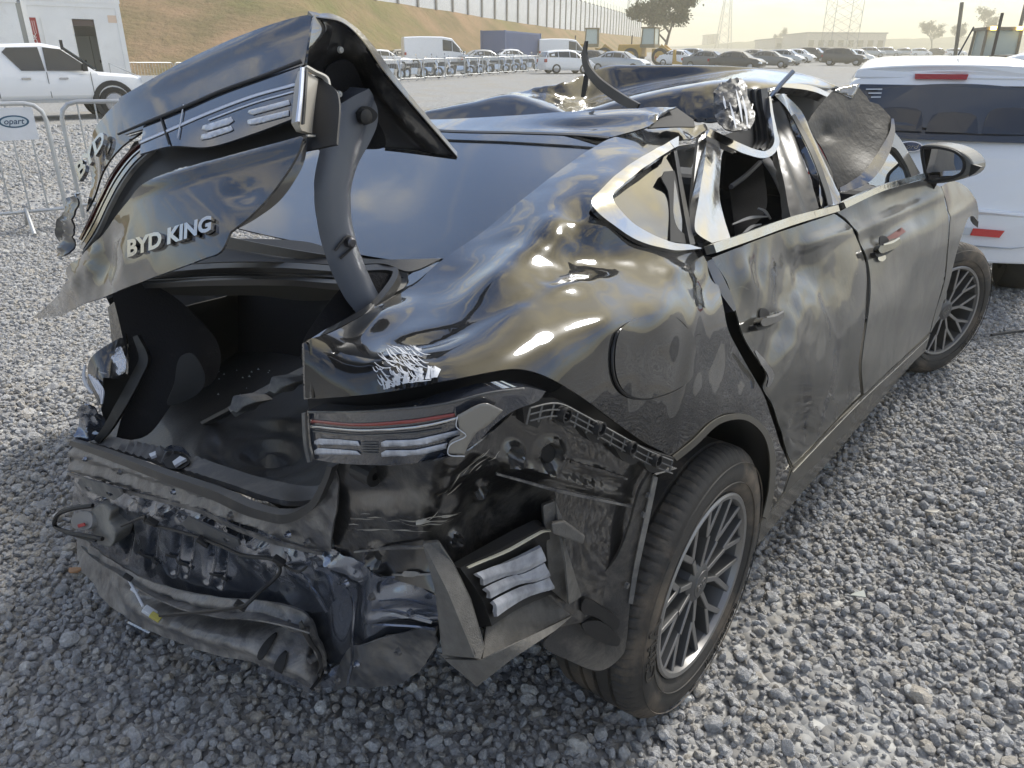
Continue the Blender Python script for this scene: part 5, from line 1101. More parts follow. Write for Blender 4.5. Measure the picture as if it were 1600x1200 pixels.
def roof_front():
    A = np.array([[K(u, v, Y, y) for u, v, y in col] for col in COLS])                 # columns x rows x 3
    drop = A[:, 3] + np.array([-.02, .16, -.035]); A = np.concatenate([A, drop[:, None]], 1)
    def cat(P, n):                                                                      # Catmull-Rom along axis 0
        out = []
        for i in range(len(P) - 1):
            p0, p1, p2, p3 = P[max(i - 1, 0)], P[i], P[i + 1], P[min(i + 2, len(P) - 1)]
            for k in range(n): t = k / n; out.append(.5 * (2 * p1 + (p2 - p0) * t + (2 * p0 - 5 * p1 + 4 * p2 - p3) * t * t + (-p0 + 3 * p1 - 3 * p2 + p3) * t ** 3))
        return np.array(out + [P[-1]])
    B = cat(A, 9); rows = []
    for r_ in range(4):
        for k in range(8):
            t = k / 8; rows.append(B[:, r_] * (1 - t) + B[:, r_ + 1] * t)
    rows.append(B[:, 4]); G_ = np.array(rows)
    for _ in range(2): G_[1:-1] = .5 * G_[1:-1] + .25 * (G_[:-2] + G_[2:])              # soften the folds a little
    n, m = G_.shape[:2]; P = G_.reshape(-1, 3); F = [(i * m + j, i * m + j + 1, (i + 1) * m + j + 1, (i + 1) * m + j) for i in range(n - 1) for j in range(m - 1)]
    k1 = np.exp(-((P[:, 0] + .22) ** 2 + (P[:, 1] - .95) ** 2) / .03) + np.exp(-((P[:, 0] - .42) ** 2 + (P[:, 1] - .72) ** 2) / .012) + .5 * np.exp(-((P[:, 0] - .0) ** 2 + (P[:, 1] - .64) ** 2) / .012)
    P = P + np.array([0, -.5, 1.0]) * (crumple(P, 13, .008) * k1 + .0012 * nz(P, 7) + .0008 * nz(P, 19))[:, None]
    o = mk('roof_front', P, F, PAINT, CAR, True); sharpen(o.data, 34); md = o.modifiers.new('thickness', 'SOLIDIFY'); md.thickness = .003; return o
rooff = roof_front()
shell('scuffed_roof_fold', [(1116, 150), (1126, 134), (1150, 126), (1164, 134), (1172, 160), (1177, 188), (1171, 202), (1152, 207), (1128, 200), (1117, 182)], [(1116, 165, Y, .60), (1150, 127, Y, .74), (1175, 180, Y, .64), (1150, 206, Y, .50), (1145, 165, Y, .58)], mat('scuffed_dull', (.016, .017, .021), .5, .0, .1, var=.6, vscale=40, bump=.0015, bscale=90, dirt=(.3, .3, .31), dirt_amt=.15, dscale=30), rooff, step=3, disp=lambda P, uv: crumple(P * np.array([1.5, 1.5, .45]), 11, .010, 3), sharp=30)
for k_, P_ in enumerate([[(1150, 140), (1156, 165), (1160, 190)], [(1160, 150), (1166, 178), (1168, 198)], [(1140, 160), (1146, 182), (1150, 200)], [(1130, 150), (1134, 170)]]): band('scrape', P_, [1, 4, 1.5], [(1116, 165, Y, .575), (1150, 127, Y, .715), (1175, 180, Y, .615), (1150, 206, Y, .475), (1145, 165, Y, .555)], WHITE_SC, rooff, step=3, thick=0)
# bent strips sticking up from the roof
wt = TPS([(915, 70, Y, .62), (930, 120, Y, .60), (990, 165, Y, .50), (960, 150, Y, .56), (912, 90, Y, .63)])
band('roof_strip', [(915, 64), (912, 85), (917, 107), (935, 130), (965, 152), (995, 168)], [3, 8, 12, 15, 15, 13], wt, mat('roof_moulding', (.07, .068, .065), .4, dirt=(.3, .27, .22), dirt_amt=.3), step=5, thick=.006)
band('strip_clip', [(916, 113), (914, 130), (910, 152)], [6, 7, 5], [(916, 113, Y, .63), (914, 130, Y, .63), (910, 152, Y, .63)], RUBBER, step=4, thick=.006)
MB().tube([K(1201, 155, Y, .95), K(1222, 130, Y, .97), K(1240, 111, Y, .99)], .007, 8).build('bent_rod', mat('rod_steel', (.3, .32, .36), .25, .9), CAR)
# ------------------------------------------------------------------ door frames and cabin
shell('rear_door_pillar', [(1104, 219, 1), (1127, 221, 1), (1126, 260), (1124, 305), (1131, 340), (1141, 372, 1), (1112, 380, 1), (1098, 372), (1086, 358), (1091, 315), (1099, 265)], [(1104, 219, X, .56), (1127, 221, X, .565), (1124, 305, X, .66), (1141, 372, X, .742), (1112, 380, X, .742), (1086, 358, X, .715), (1110, 300, X, .665)], CHROME, rdoor, step=5, disp=lambda P, uv: .004 * blob(uv, 1112, 280, 8, 80, 4) + .002 * nz(P, 10), thick=.02)
band('rear_door_seal', [(1100, 206), (1094, 250), (1088, 305), (1084, 350), (1096, 385)], [14, 13, 12, 10, 8], [(1100, 206, X, .53), (1094, 250, X, .58), (1088, 305, X, .64), (1084, 350, X, .69), (1096, 385, X, .73), (1105, 300, X, .65)], RUBBER, rdoor, step=5, thick=.02)
band('bent_window_frame', [(1104, 209), (1125, 219), (1150, 231), (1178, 241), (1193, 243), (1206, 235), (1211, 222), (1208, 204), (1204, 180), (1200, 152)], [12, 12, 12, 12, 11, 10, 7, 5, 4, 3], [(1104, 209, X, .555), (1150, 231, X, .60), (1193, 243, X, .615), (1211, 222, X, .60), (1204, 180, X, .56), (1200, 152, X, .53), (1150, 215, X, .585)], CHROME, rdoor, step=4, thick=.016, lift=.006, disp=lambda P, uv: .002 * nz(P, 20))
for i, (dx, w_) in enumerate(((0, 10), (-11, 9), (-21, 8))):
    band('folded_seal', [(1194 + dx, 138), (1197 + dx, 165), (1202 + dx * .9, 195), (1202 + dx * .8, 220), (1190 + dx * .6, 233)], [w_, w_, w_, w_, w_ * .6], [(1194, 138, X, .52 - .01 * i), (1202, 195, X, .56 - .01 * i), (1190, 233, X, .59 - .01 * i), (1175, 180, X, .54 - .01 * i)], RUBBER, rdoor, step=4, thick=.012)
shell('seal_backing', [(1165, 140, 1), (1200, 134, 1), (1210, 215), (1195, 240), (1160, 228), (1128, 214), (1150, 205), (1172, 200)], [(1165, 140, X, .48), (1200, 134, X, .49), (1205, 230, X, .555), (1128, 214, X, .53), (1160, 228, X, .55)], DARK, step=8)
B_S = TPS([(1210, 150, X, .53), (1225, 150, X, .535), (1227, 177, X, .55), (1250, 182, X, .565), (1270, 270, X, .68), (1300, 270, X, .695), (1280, 327, X, .742), (1306, 318, X, .745), (1240, 340, X, .735), (1200, 200, X, .54), (1220, 260, X, .64)], 3e-4)
shell('b_pillar', [(1203, 165, 1), (1216, 158), (1232, 195), (1256, 250), (1276, 327, 1), (1240, 342, 1), (1228, 290), (1214, 240)], B_S, RUBBER, step=6, thick=.03, disp=lambda P, uv: .007 * np.sin((uv[:, 0] - uv[:, 1] * .36) * .24))
shell('front_door_frame', [(1208, 150, 1), (1224, 147, 1), (1250, 182), (1276, 226), (1299, 272), (1308, 320, 1), (1282, 327, 1), (1270, 272), (1248, 218), (1227, 177)], B_S, mat('bright_frame', (.02, .02, .022), .12, coat=1, coat_ior=2.2, dirt=(.5, .46, .38), dirt_amt=.25, dscale=5), fdoor, step=5, lift=.008, thick=.02, disp=lambda P, uv: .005 * np.sin((uv[:, 0] - uv[:, 1] * .45) * .33))
band('frame_seal', [(1232, 182), (1262, 240), (1284, 300), (1290, 324)], [6, 8, 8, 8], B_S, RUBBER, fdoor, step=5, lift=.016)
band('seat_belt_post', [(1195, 246), (1212, 270), (1226, 300), (1238, 336)], [12, 13, 13, 11], [(1195, 246, X, .52), (1212, 270, X, .57), (1238, 336, X, .66), (1225, 280, X, .58)], mat('belt_grey', (.16, .16, .17), .7), step=5)
shell('broken_seat_shell', [(1140, 290, 1), (1188, 252, 1), (1192, 256, 1), (1196, 330), (1150, 372, 1)], [(1140, 290, X, .40), (1190, 252, X, .40), (1150, 372, X, .55), (1196, 330, X, .52)], CLOTH, step=8)
wire('broken_bar', [K(1142, 292, X, .46), K(1165, 275, X, .46), K(1188, 253, X, .46)], .008, mat('bar_grey', (.12, .12, .13), .5))
for i, (a, b) in enumerate((((1145, 350), (1200, 338)), ((1160, 366), (1190, 350)), ((1185, 325), (1205, 342)))): band('plastic_shred', [a, ((a[0] + b[0]) / 2, (a[1] + b[1]) / 2 - 4), b], [2, 5, 1.5], [(1140, 290, X, .55), (1200, 330, X, .62), (1150, 372, X, .66)], mat('shred_pale', (.2, .2, .2), .3), step=4)
# broken tinted front window
FG = TPS([(1260, 192, X, .585), (1317, 135, X, .60), (1344, 132, X, .63), (1395, 185, X, .74), (1385, 225, X, .755), (1350, 280, X, .755), (1306, 292, X, .70), (1330, 210, X, .665)], 3e-4)
fgm = mat('smashed_tint', (.020, .017, .012), .55, coat=.06, dirt=(.12, .095, .065), dirt_amt=.3, dscale=6, bump=.003, bscale=30)
tg = shell('smashed_front_window', [(1260, 192, 1), (1280, 166), (1300, 143, 1), (1318, 148, 1), (1331, 153, 1), (1336, 146, 1), (1342, 133, 1), (1352, 146, 1), (1356, 150, 1), (1360, 158, 1), (1374, 162, 1), (1392, 181, 1), (1395, 200), (1387, 226), (1372, 255), (1350, 280), (1312, 298, 1), (1300, 274), (1282, 232)], FG, fgm, step=5, disp=lambda P, uv: .010 * nz(P, 7) - .012 * blob(uv, 1295, 205, 20, 14) + crumple(P, 12, .006) * blob(uv, 1290, 205, 30, 20))
band('film_edge_reflection', [(1394, 186), (1393, 205), (1384, 230), (1370, 256), (1350, 280), (1322, 294), (1312, 297)], [4, 9, 15, 18, 18, 14, 6], FG, mat('blue_reflection', (.03, .04, .07), .05, coat=1, coat_ior=2.0, dirt=(.3, .3, .32), dirt_amt=.2, dscale=20), tg, step=5, lift=.006, disp=lambda P, uv: .010 * nz(P, 7))  # blue reflection along the film's edge, put into this strip's colour
shell('clear_film', [(1300, 143, 1), (1318, 135), (1343, 131, 1), (1336, 146, 1), (1331, 153, 1), (1318, 148, 1)], FG, mat('clear_film', (.4, .38, .34), .1, trans=.85, coat=.5), tg, step=5, lift=.002, thick=.001)
shell('a_pillar', [(1396, 204, 1), (1410, 222), (1438, 271, 1), (1424, 276, 1), (1417, 258), (1400, 232), (1388, 228, 1)], [(1396, 204, X, .70), (1438, 271, X, .79), (1424, 276, X, .79), (1388, 228, X, .72), (1410, 240, X, .745)], PAINT_F, step=5, thick=.03)
shell('front_quarter_glass', [(1388, 230, 1), (1400, 234), (1414, 258), (1420, 276, 1), (1372, 292, 1), (1355, 284), (1374, 256)], [(1388, 230, X, .71), (1420, 276, X, .78), (1372, 292, X, .755), (1374, 256, X, .73)], GLASS, step=6)
band('roof_rail', [(1222, 133), (1250, 135), (1275, 140), (1300, 150), (1312, 146)], [6, 8, 8, 7, 4], [(1222, 133, X, .52), (1250, 135, X, .53), (1300, 150, X, .56), (1312, 146, X, .56), (1275, 148, X, .555)], CHROME, step=4, thick=.03)
shell('cabin_headliner', [(1226, 150, 1), (1250, 142), (1300, 152, 1), (1262, 196, 1), (1250, 182, 1)], [(1226, 150, X, .42), (1300, 152, X, .42), (1262, 196, X, .44)], DARK, step=8)
band('visor', [(1252, 160), (1275, 165), (1290, 170)], [14, 16, 12], [(1252, 160, X, .40), (1290, 170, X, .42), (1270, 150, X, .40)], RUBBER, step=5)
# ------------------------------------------------------------------ boot interior
shell('boot_back', [(170, 430, 1), (640, 400, 1), (640, 480), (540, 620), (480, 640, 1), (230, 640, 1), (180, 560)], [(170, 430, Y, -.12), (640, 400, Y, -.12), (480, 640, Y, -.12), (230, 640, Y, -.12)], CLOTH, step=16)
FL = TPS([(180, 690, Y, -.62), (300, 735, Y, -.66), (430, 770, Y, -.68), (520, 745, Y, -.66), (260, 560, Y, -.18), (400, 560, Y, -.16), (480, 575, Y, -.2), (350, 650, Y, -.42), (450, 660, Y, -.44)], 1e-3)
def fl_disp(P, uv):
    r_ = np.hypot((uv[:, 0] - 415) / 75, (uv[:, 1] - 700) / 34); return .012 * np.cos(r_ * 9) * np.exp(-r_ ** 2 * .6) - .03 * np.exp(-(r_ / 1.1) ** 4) + .004 * nz(P, 9)
floor_m = mat('boot_floor_paint', (.010, .0105, .012), .5, coat=.12, dirt=(.06, .06, .06), dirt_amt=.1, dscale=14, bump=.001, bscale=90)
bf = shell('boot_floor', [(150, 690, 1), (200, 640), (230, 560), (300, 540), (490, 560, 1), (530, 690), (530, 760, 1), (440, 785), (330, 755), (220, 715)], FL, floor_m, step=8, disp=fl_disp)
shell('boot_side', [(170, 440, 1), (250, 450), (330, 520), (345, 560), (330, 600), (280, 620), (230, 680), (180, 690, 1), (200, 600), (190, 520)], [(170, 440, X, -.52), (250, 450, X, -.50), (345, 560, X, -.36), (280, 620, X, -.36), (180, 690, X, -.50), (200, 560, X, -.50)], CLOTH, step=9, disp=lambda P, uv: .02 * blob(uv, 300, 560, 40, 40) + .006 * nz(P, 6))
shell('boot_side', [(470, 560, 1), (590, 480, 1), (640, 440), (560, 430), (480, 520)], [(470, 560, X, .50), (590, 480, X, .5), (560, 430, X, .47), (480, 520, X, .48)], CLOTH, step=10)
shell('fallen_lining', [(280, 560), (300, 552), (318, 580), (318, 604), (300, 622), (262, 632), (272, 600)], [(280, 560, X, -.30), (318, 590, X, -.27), (262, 632, X, -.33), (300, 622, X, -.30)], mat('lining_grey', (.03, .032, .036), .8), step=6, disp=lambda P, uv: .01 * nz(P, 9))
for t in range(2): band('left_hinge_arm', [(178 + t * 2, 462), (205, 500), (250, 530), (310, 548), (330, 552)], [24, 30, 36, 30, 14], [(178, 462, Y, -.55), (250, 530, Y, -.42), (330, 552, Y, -.25), (205, 500, Y, -.5)], CLOTH, step=7, lift=-.02 * t, thick=.03)
br = band('torsion_bracket', [(358, 640), (390, 622), (420, 606), (450, 590), (480, 575)], [9, 10, 10, 10, 10], [(358, 640, Y, -.52), (420, 606, Y, -.44), (480, 575, Y, -.36), (400, 640, Y, -.50)], GREYPL, step=5, thick=.02)
for (u, v) in ((375, 632), (435, 602)): block('bracket_foot', [(u - 18, v + 8), (u - 12, v - 14), (u + 14, v - 12), (u + 26, v - 4), (u + 4, v + 4), (u - 6, v + 14)], [(u - 18, v + 8, Y, -.54), (u + 26, v - 4, Y, -.50), (u - 12, v - 14, Y, -.52)], (0, .05, -.01), GREYPL, br, bevel=.004)
wire('torsion_rod', [K(300, 672, Y, -.46), K(370, 636, Y, -.46), K(430, 606, Y, -.40), K(490, 570, Y, -.34)], .011, BLACK)
rg_ = random.Random(5)
for i in range(16):
    u, v = 340 + rg_.gauss(20, 32), 588 + rg_.gauss(0, 14); p = FL(np.array([[u, v]]))[0] + np.array([0, -.01, .008]); s_ = rg_.uniform(.002, .005)
    mk('glass_crumb', [p + np.array(q) * s_ for q in ((1, 0, 0), (-.6, .8, 0), (-.5, -.9, .2), (0, 0, 1.1))], [(0, 1, 2), (0, 1, 3), (1, 2, 3), (2, 0, 3)], mat('crumb', (.5, .55, .6), .1, coat=1) if i == 0 else bpy.data.materials['crumb'], bf)
# upper edge of the opening: seal ridges and shelf underside
for i, (dv, w_, m_, dy) in enumerate(((0, 9, RUBBER, 0), (10, 7, BLACK, .01), (20, 6, RUBBER, .0))):
    band('boot_seal', [(215, 425 + dv * .8), (330, 415 + dv), (440, 414 + dv), (540, 420 + dv), (600, 417 + dv * .8), (618, 422 + dv * .5), (612, 440 + dv * .5), (580, 480 + dv * .2)], w_, [(215, 425 + dv, Y, -.53 + dy), (440, 414 + dv, Y, -.55 + dy), (600, 417 + dv, X, .46), (580, 485, X, .55), (560, 450, X, .47), (330, 440, Y, -.55 + dy)], m_, step=6, thick=.014)
shell('shelf_underside', [(200, 440, 1), (330, 435), (440, 434), (560, 445, 1), (560, 462), (480, 470), (400, 462), (300, 462), (215, 458, 1)], [(200, 440, Y, -.53), (440, 434, Y, -.54), (560, 445, Y, -.52), (480, 470, Y, -.40), (215, 458, Y, -.42)], mat('shelf_dark', (.028, .028, .025), .8), step=9)
shell('shelf_edge', [(340, 372, 1), (480, 378), (560, 404), (690, 404, 1), (640, 424), (600, 412), (540, 414), (440, 409), (330, 410), (212, 420, 1)], [(340, 372, Y, -.50), (560, 404, Y, -.52), (690, 404, X, .50), (600, 414, X, .46), (440, 409, Y, -.545), (212, 420, Y, -.52)], BLACK, step=9)
band('seal_corner', [(618, 418), (630, 428), (628, 440), (600, 468), (575, 492), (560, 503)], [10, 16, 18, 14, 10, 5], [(618, 418, X, .47), (630, 428, X, .485), (600, 468, X, .535), (560, 503, X, .575), (640, 440, X, .51)], GREYPL, step=5, thick=.012)
band('opening_seal', [(211, 525), (224, 560), (214, 585), (190, 630), (165, 672), (150, 690)], [8, 15, 16, 16, 14, 10], [(211, 525, X, -.44), (224, 560, X, -.42), (190, 630, X, -.44), (150, 690, X, -.50), (200, 560, X, -.45)], RUBBER, step=5, thick=.016)
# ------------------------------------------------------------------ boot lid
LID = TPS([(487, 25, Y, -.683), (475, 103, Y, -.742), (465, 190, Y, -.792), (480, 212, Y, -.80), (362, 362, Y, -.895), (420, 310, Y, -.855), (250, 430, Y, -.92), (130, 475, Y, -.90), (52, 497, Y, -.855), (108, 430, Y, -.885), (187, 155, Y, -.765), (300, 95, Y, -.718), (400, 50, Y, -.696), (218, 203, Y, -.805), (330, 155, Y, -.770), (330, 255, Y, -.832), (240, 285, Y, -.860), (122, 255, Y, -.805), (127, 327, Y, -.845), (150, 365, Y, -.875), (300, 330, Y, -.882), (160, 262, Y, -.825)], 3e-4)
LIDP = car_paint('lid_paint', dust=.02, dscale=5, ior=1.75)
lid = shell('boot_lid', [(187, 154, 1), (245, 122), (300, 92), (360, 64), (420, 42), (470, 27), (488, 24, 1), (480, 70), (475, 101, 1), (420, 124), (350, 150), (290, 176), (219, 203, 1), (195, 210, 1), (190, 180)], LID, LIDP, step=6, disp=lambda P, uv: .004 * blob(uv, 330, 90, 160, 14, -24) + .0015 * nz(P, 6))
shell('lid_left_wing', [(187, 154, 1), (192, 180), (196, 211, 1), (219, 203, 1), (186, 228), (160, 260), (141, 295), (127, 328, 1), (124, 298), (121, 262), (127, 228), (142, 203), (165, 175)], LID, LIDP, lid, step=5, lift=-.003, disp=lambda P, uv: -.02 * blob(uv, 125, 260, 16, 50) + .004 * nz(P, 9))
shell('lid_band', [(190, 212, 1), (220, 202), (290, 175), (350, 149), (420, 123), (476, 101, 1), (510, 128), (507, 212, 1), (400, 236), (330, 256), (280, 266), (242, 284), (212, 306), (180, 338), (155, 366), (118, 398), (104, 412, 1), (118, 360), (130, 322), (150, 280)], LID, BLACK, lid, step=8, lift=-.02)
lens = shell('lid_lamp', [(228, 199, 1), (255, 186), (292, 169), (380, 136), (473, 106, 1), (466, 125), (459, 189, 1), (400, 211), (330, 232), (270, 231), (222, 243, 1)], LID, LENS, lid, step=6, lift=.004)
LSF = LID
band('lid_gap', [(190, 213), (220, 201), (290, 173), (350, 147), (420, 122), (476, 101)], [2, 4, 4, 4, 4, 5], LID, DARK, lid, step=5, lift=.007, thick=.002)
lamp_blue = mat('lamp_line', (.55, .60, .72), .2, coat=.8)
band('lamp_line', [(222, 226), (270, 206), (330, 180), (400, 154), (466, 136)], 4, LSF, lamp_blue, lens, step=4, lift=.0055, thick=.001)
band('lamp_line', [(330, 191), (400, 165), (464, 147)], 2, LSF, lamp_blue, lens, step=4, lift=.0055, thick=.001)
for P in ([(322, 200), (366, 186), (370, 192), (362, 198), (328, 208), (320, 206)], [(320, 214), (366, 200), (369, 206), (364, 209), (330, 220), (318, 222)], [(394, 176), (456, 160), (458, 167), (400, 183), (392, 180)], [(392, 191), (456, 176), (456, 184), (402, 198), (392, 197)]):
    shell('lamp_bar', [p + (1,) for p in P], LSF, LENS_W, lens, step=4, lift=.0055, thick=.001)
band('lens_crack', [(292, 168), (288, 190), (283, 220)], 1.6, LSF, WHITE_SC, lens, step=4, lift=.0062, thick=.0005); band('lens_crack', [(256, 186), (262, 205), (270, 230)], 2.5, LSF, DARK, lens, step=4, lift=.0062, thick=.0005)
capS = TPS([(467, 110, Y, -.765), (508, 127, Y, -.715), (507, 207, Y, -.745), (468, 200, Y, -.805)])
shell('lamp_end_cap', [(473, 108, 1), (483, 114), (506, 130, 1), (507, 203, 1), (500, 211), (472, 204, 1), (464, 190, 1), (468, 130)], capS, mat('lamp_side', (.34, .32, .28), .4, coat=.3), lens, step=5, thick=.008)
band('cap_rim', [(474, 106), (486, 113), (508, 127), (508, 205), (500, 213), (474, 213)], 3, capS, mat('cap_rim', (.4, .39, .36), .3), lens, step=4, lift=.006, thick=.006); band('cap_line', [(468, 108), (465, 150), (460, 192)], 4, capS, lamp_blue, lens, step=4, lift=.006); band('cap_line', [(474, 112), (471, 150), (467, 196)], 3, capS, RUBBER, lens, step=4, lift=.007)
for i, (o_, w_, m_) in enumerate(((0, 3, mat('groove_red', (.05, .012, .01), .2, coat=.8)), (8, 2, CHROME), (15, 5, LENS), (22, 2, GREYPL))):
    band('groove_trim', [(222 + o_ * .3, 206 + o_), (190 + o_ * .5, 232 + o_), (165 + o_ * .6, 264 + o_), (147 + o_ * .6, 298 + o_), (128 + o_ * .6, 338 + o_), (112 + o_ * .3, 372 + o_)], w_, LID, m_, lid, step=5, lift=-.012 + .001 * i, thick=.006)
low = shell('lid_lower_skin', [(480, 212, 1), (400, 236), (330, 256), (288, 263), (262, 274), (238, 288), (212, 306), (182, 336), (157, 366), (128, 398), (108, 420), (112, 437, 1), (86, 468), (52, 497, 1), (92, 494), (130, 476), (160, 465), (250, 431), (322, 404), (346, 394), (362, 363, 1), (388, 343), (422, 308), (452, 268), (470, 235)], LID, LIDP, lid, step=6, lift=.002,
      disp=lambda P, uv: -.012 * blob(uv, 150, 400, 22, 60, 30) + .010 * blob(uv, 128, 430, 14, 40, 25) + crumple(P, 7, .008) * (blob(uv, 130, 425, 40, 50) + .5 * blob(uv, 200, 400, 50, 50)) + .008 * blob(uv, 300, 272, 160, 9, -16) - .004 * blob(uv, 380, 300, 30, 20) + .0014 * nz(P, 7))
letters('BYD KING', [(204, 378), (338, 341), (341, 364), (208, 404)], LID, CHROME, low, lift=.003, thick=.005, off=.04, shear=.18)
letters('BYD', [(124, 262), (168, 204), (172, 224), (132, 285)], LID, CHROME, lid, lift=.002, thick=.006, off=.03)
shell('lid_edge_fold', [(480, 213, 1), (478, 242), (468, 270), (440, 310), (402, 340), (366, 360, 1), (390, 340), (424, 305), (454, 266), (471, 234)], [(480, 213, Y, -.785), (468, 270, Y, -.81), (402, 340, Y, -.86), (366, 360, Y, -.888), (424, 305, Y, -.848)], PRIMER, lid, step=5, disp=lambda P, uv: .004 * nz(P, 20))
shell('torn_left_trim', [(118, 298, 1), (103, 325), (90, 352), (86, 385), (92, 400), (104, 398), (110, 370), (124, 330), (127, 312)], [(118, 298, Y, -.82), (90, 352, Y, -.84), (92, 400, Y, -.86), (120, 330, Y, -.84)], SCUFF, lid, step=4, disp=lambda P, uv: crumple(P, 16, .012))
# inner side of the lid
IN = TPS([(488, 25, X, .50), (530, 33, X, .50), (600, 110, X, .52), (713, 244, X, .535), (620, 231, X, .46), (510, 215, X, .44), (500, 130, X, .47), (560, 130, X, .465), (620, 190, X, .475), (540, 60, X, .49)], 1e-3)
inn = shell('lid_inner_panel', [(488, 24, 1), (510, 26), (536, 35), (562, 58), (602, 112), (714, 244, 1), (690, 241), (630, 233), (585, 231), (500, 236, 1), (507, 212), (508, 128), (476, 103, 1), (480, 70)], IN, PRIMER, lid, step=6, disp=lambda P, uv: .012 * blob(uv, 640, 190, 70, 9, 48) - .014 * blob(uv, 545, 120, 26, 40) + .006 * blob(uv, 498, 70, 9, 60, 8), thick=.012)
shell('lid_corner_face', [(488, 25, 1), (500, 26), (516, 40), (508, 80), (500, 126, 1), (476, 103, 1), (480, 70)], [(488, 25, X, .503), (516, 40, X, .49), (500, 126, X, .47), (476, 103, Y, -.742)], LIDP, lid, step=5, lift=.003)
shell('lid_lining', [(505, 110), (530, 92), (550, 98), (566, 130), (580, 170), (600, 210), (600, 228), (575, 232), (520, 225), (510, 170)], IN, CLOTH, lid, step=7, lift=.004)
band('lid_edge_lip', [(488, 25), (530, 32), (562, 57), (602, 111), (660, 180), (714, 244)], 4, IN, PAINT, lid, step=5, lift=.006); band('lid_edge_lip', [(714, 244), (650, 236), (600, 231)], 5, IN, PAINT, lid, step=5, lift=.006)
MB().lathe([(0, .012), (.006, .010), (.006, .001)], 16, 'x').build('grommet', RUBBER, inn).location = K(659, 217, X, .49)
for (u, v) in ((529, 147), (531, 78), (505, 70)): MB().lathe([(0, .005), (.004, .004), (.005, .0005)], 10, 'x').build('clip', mat('clip_grey', (.4, .4, .38), .5) if u == 529 else bpy.data.materials['clip_grey'], inn).location = K(u, v, X, .485)
# hinge arm with moulded cover
AS = TPS([(575, 145, X, .49), (590, 190, X, .49), (560, 260, X, .495), (548, 320, X, .50), (560, 390, X, .505), (590, 465, X, .51), (530, 180, X, .485), (497, 250, X, .49), (492, 330, X, .495), (510, 405, X, .50), (560, 495, X, .505)], 1e-3)
arm = shell('hinge_arm', [(526, 163, 1), (548, 148), (570, 138, 1), (582, 152), (590, 172), (589, 196), (577, 224), (558, 260), (548, 300), (548, 343), (560, 388), (580, 437), (596, 468, 1), (566, 498, 1), (545, 478), (530, 455), (507, 402), (493, 343), (490, 293), (497, 247), (510, 205), (526, 182)], AS, ARM, step=6, thick=.045,
            disp=lambda P, uv: .012 * (1 - np.clip(np.abs((uv[:, 0] - np.interp(uv[:, 1], [150, 250, 300, 343, 402, 455, 490], [555, 526, 518, 520, 532, 554, 572])) / 30), 0, 1) ** 3))
shell('arm_recess', [(547, 176, 1), (556, 166), (568, 166), (580, 178), (574, 190), (560, 196, 1)], AS, DARK, arm, step=4, lift=.016, thick=.003)
for (u, v, r_) in ((561, 181, .011), (539, 375, .008)):
    c = AS(np.array([[u, v]]))[0]; o = MB().lathe([(0, r_), (.010, r_), (.012, r_ * .7), (.012, .0005)], 20, 'x').build('arm_bolt', BLACK if r_ > .01 else mat('bolt_grey', (.1, .1, .11), .3, .8), arm, True); o.location = c + np.array([.014, -.006, 0])
wire('arm_groove', list(AS(np.array([[518, 388], [532, 370], [540, 366], [546, 372], [545, 382], [526, 400]])) + np.array([.016, -.006, 0])), .002, BLACK, arm)
# ------------------------------------------------------------------ tail lamp, near side
TL = TPS([(486, 648, Y, -.80), (492, 715, Y, -.80), (560, 660, Y, -.805), (560, 718, Y, -.805), (640, 650, Y, -.79), (640, 715, Y, -.785), (700, 640, X, .80), (720, 690, X, .805), (780, 615, X, .84), (840, 602, X, .855), (850, 612, X, .858)], 5e-4)
tl_out = [(483, 640, 1), (560, 640), (640, 634), (700, 625), (760, 610), (815, 603), (850, 610, 1), (838, 625), (800, 640), (770, 662), (745, 688), (710, 705), (660, 719), (590, 724), (530, 722), (492, 716, 1), (486, 690)]
tl = shell('tail_lamp', tl_out, TL, LENS, step=6, thick=.03, lift=.004)
def tband(nm, path, w_, m_, l_=.006): return band(nm, path, w_, TL, m_, tl, step=4, lift=l_, thick=.002)
tband('lamp_line', [(490, 665), (560, 671), (620, 668), (680, 659), (760, 636)], [5, 5, 5, 5, 3], CHROME, .0065); tband('red_bar', [(490, 656), (560, 662), (640, 656), (710, 645)], 5, LENS_R); tband('upper_rim', [(486, 642), (560, 642), (640, 636), (700, 627), (760, 612), (815, 605)], 3, GREYPL, .0065); tband('lower_line', [(494, 672), (560, 678), (640, 674), (690, 667)], 2, GREYPL)
for P in ([(496, 687), (504, 683), (564, 687), (567, 694), (496, 692)], [(496, 702), (502, 698), (562, 702), (568, 708), (497, 708)], [(599, 688), (606, 685), (650, 683), (716, 668), (718, 675), (660, 691), (600, 695)], [(599, 704), (606, 700), (650, 699), (698, 688), (696, 697), (660, 706), (600, 710)]):
    shell('white_bar', [p + (1,) for p in P], TL, LENS_W, tl, step=4, lift=.006, thick=.001)
for k in range(5): tband('fine_rib', [(570, 689 + k * 4), (594, 689 + k * 4)], 1.2, GREYPL)
shell('broken_lens_piece', [(712, 640, 1), (752, 622), (778, 632, 1), (756, 655), (742, 664), (728, 684, 1), (722, 700, 1), (698, 697, 1), (700, 680), (716, 670, 1)], TL, mat('hazy_lens', (.20, .19, .17), .25, coat=.6, alpha=1.0), tl, step=5, lift=.016, thick=.002)
band('lens_edge', [(712, 640), (710, 655), (724, 668), (700, 682), (698, 697), (722, 700)], 1.4, TL, WHITE_SC, tl, step=4, lift=.019, thick=.001)
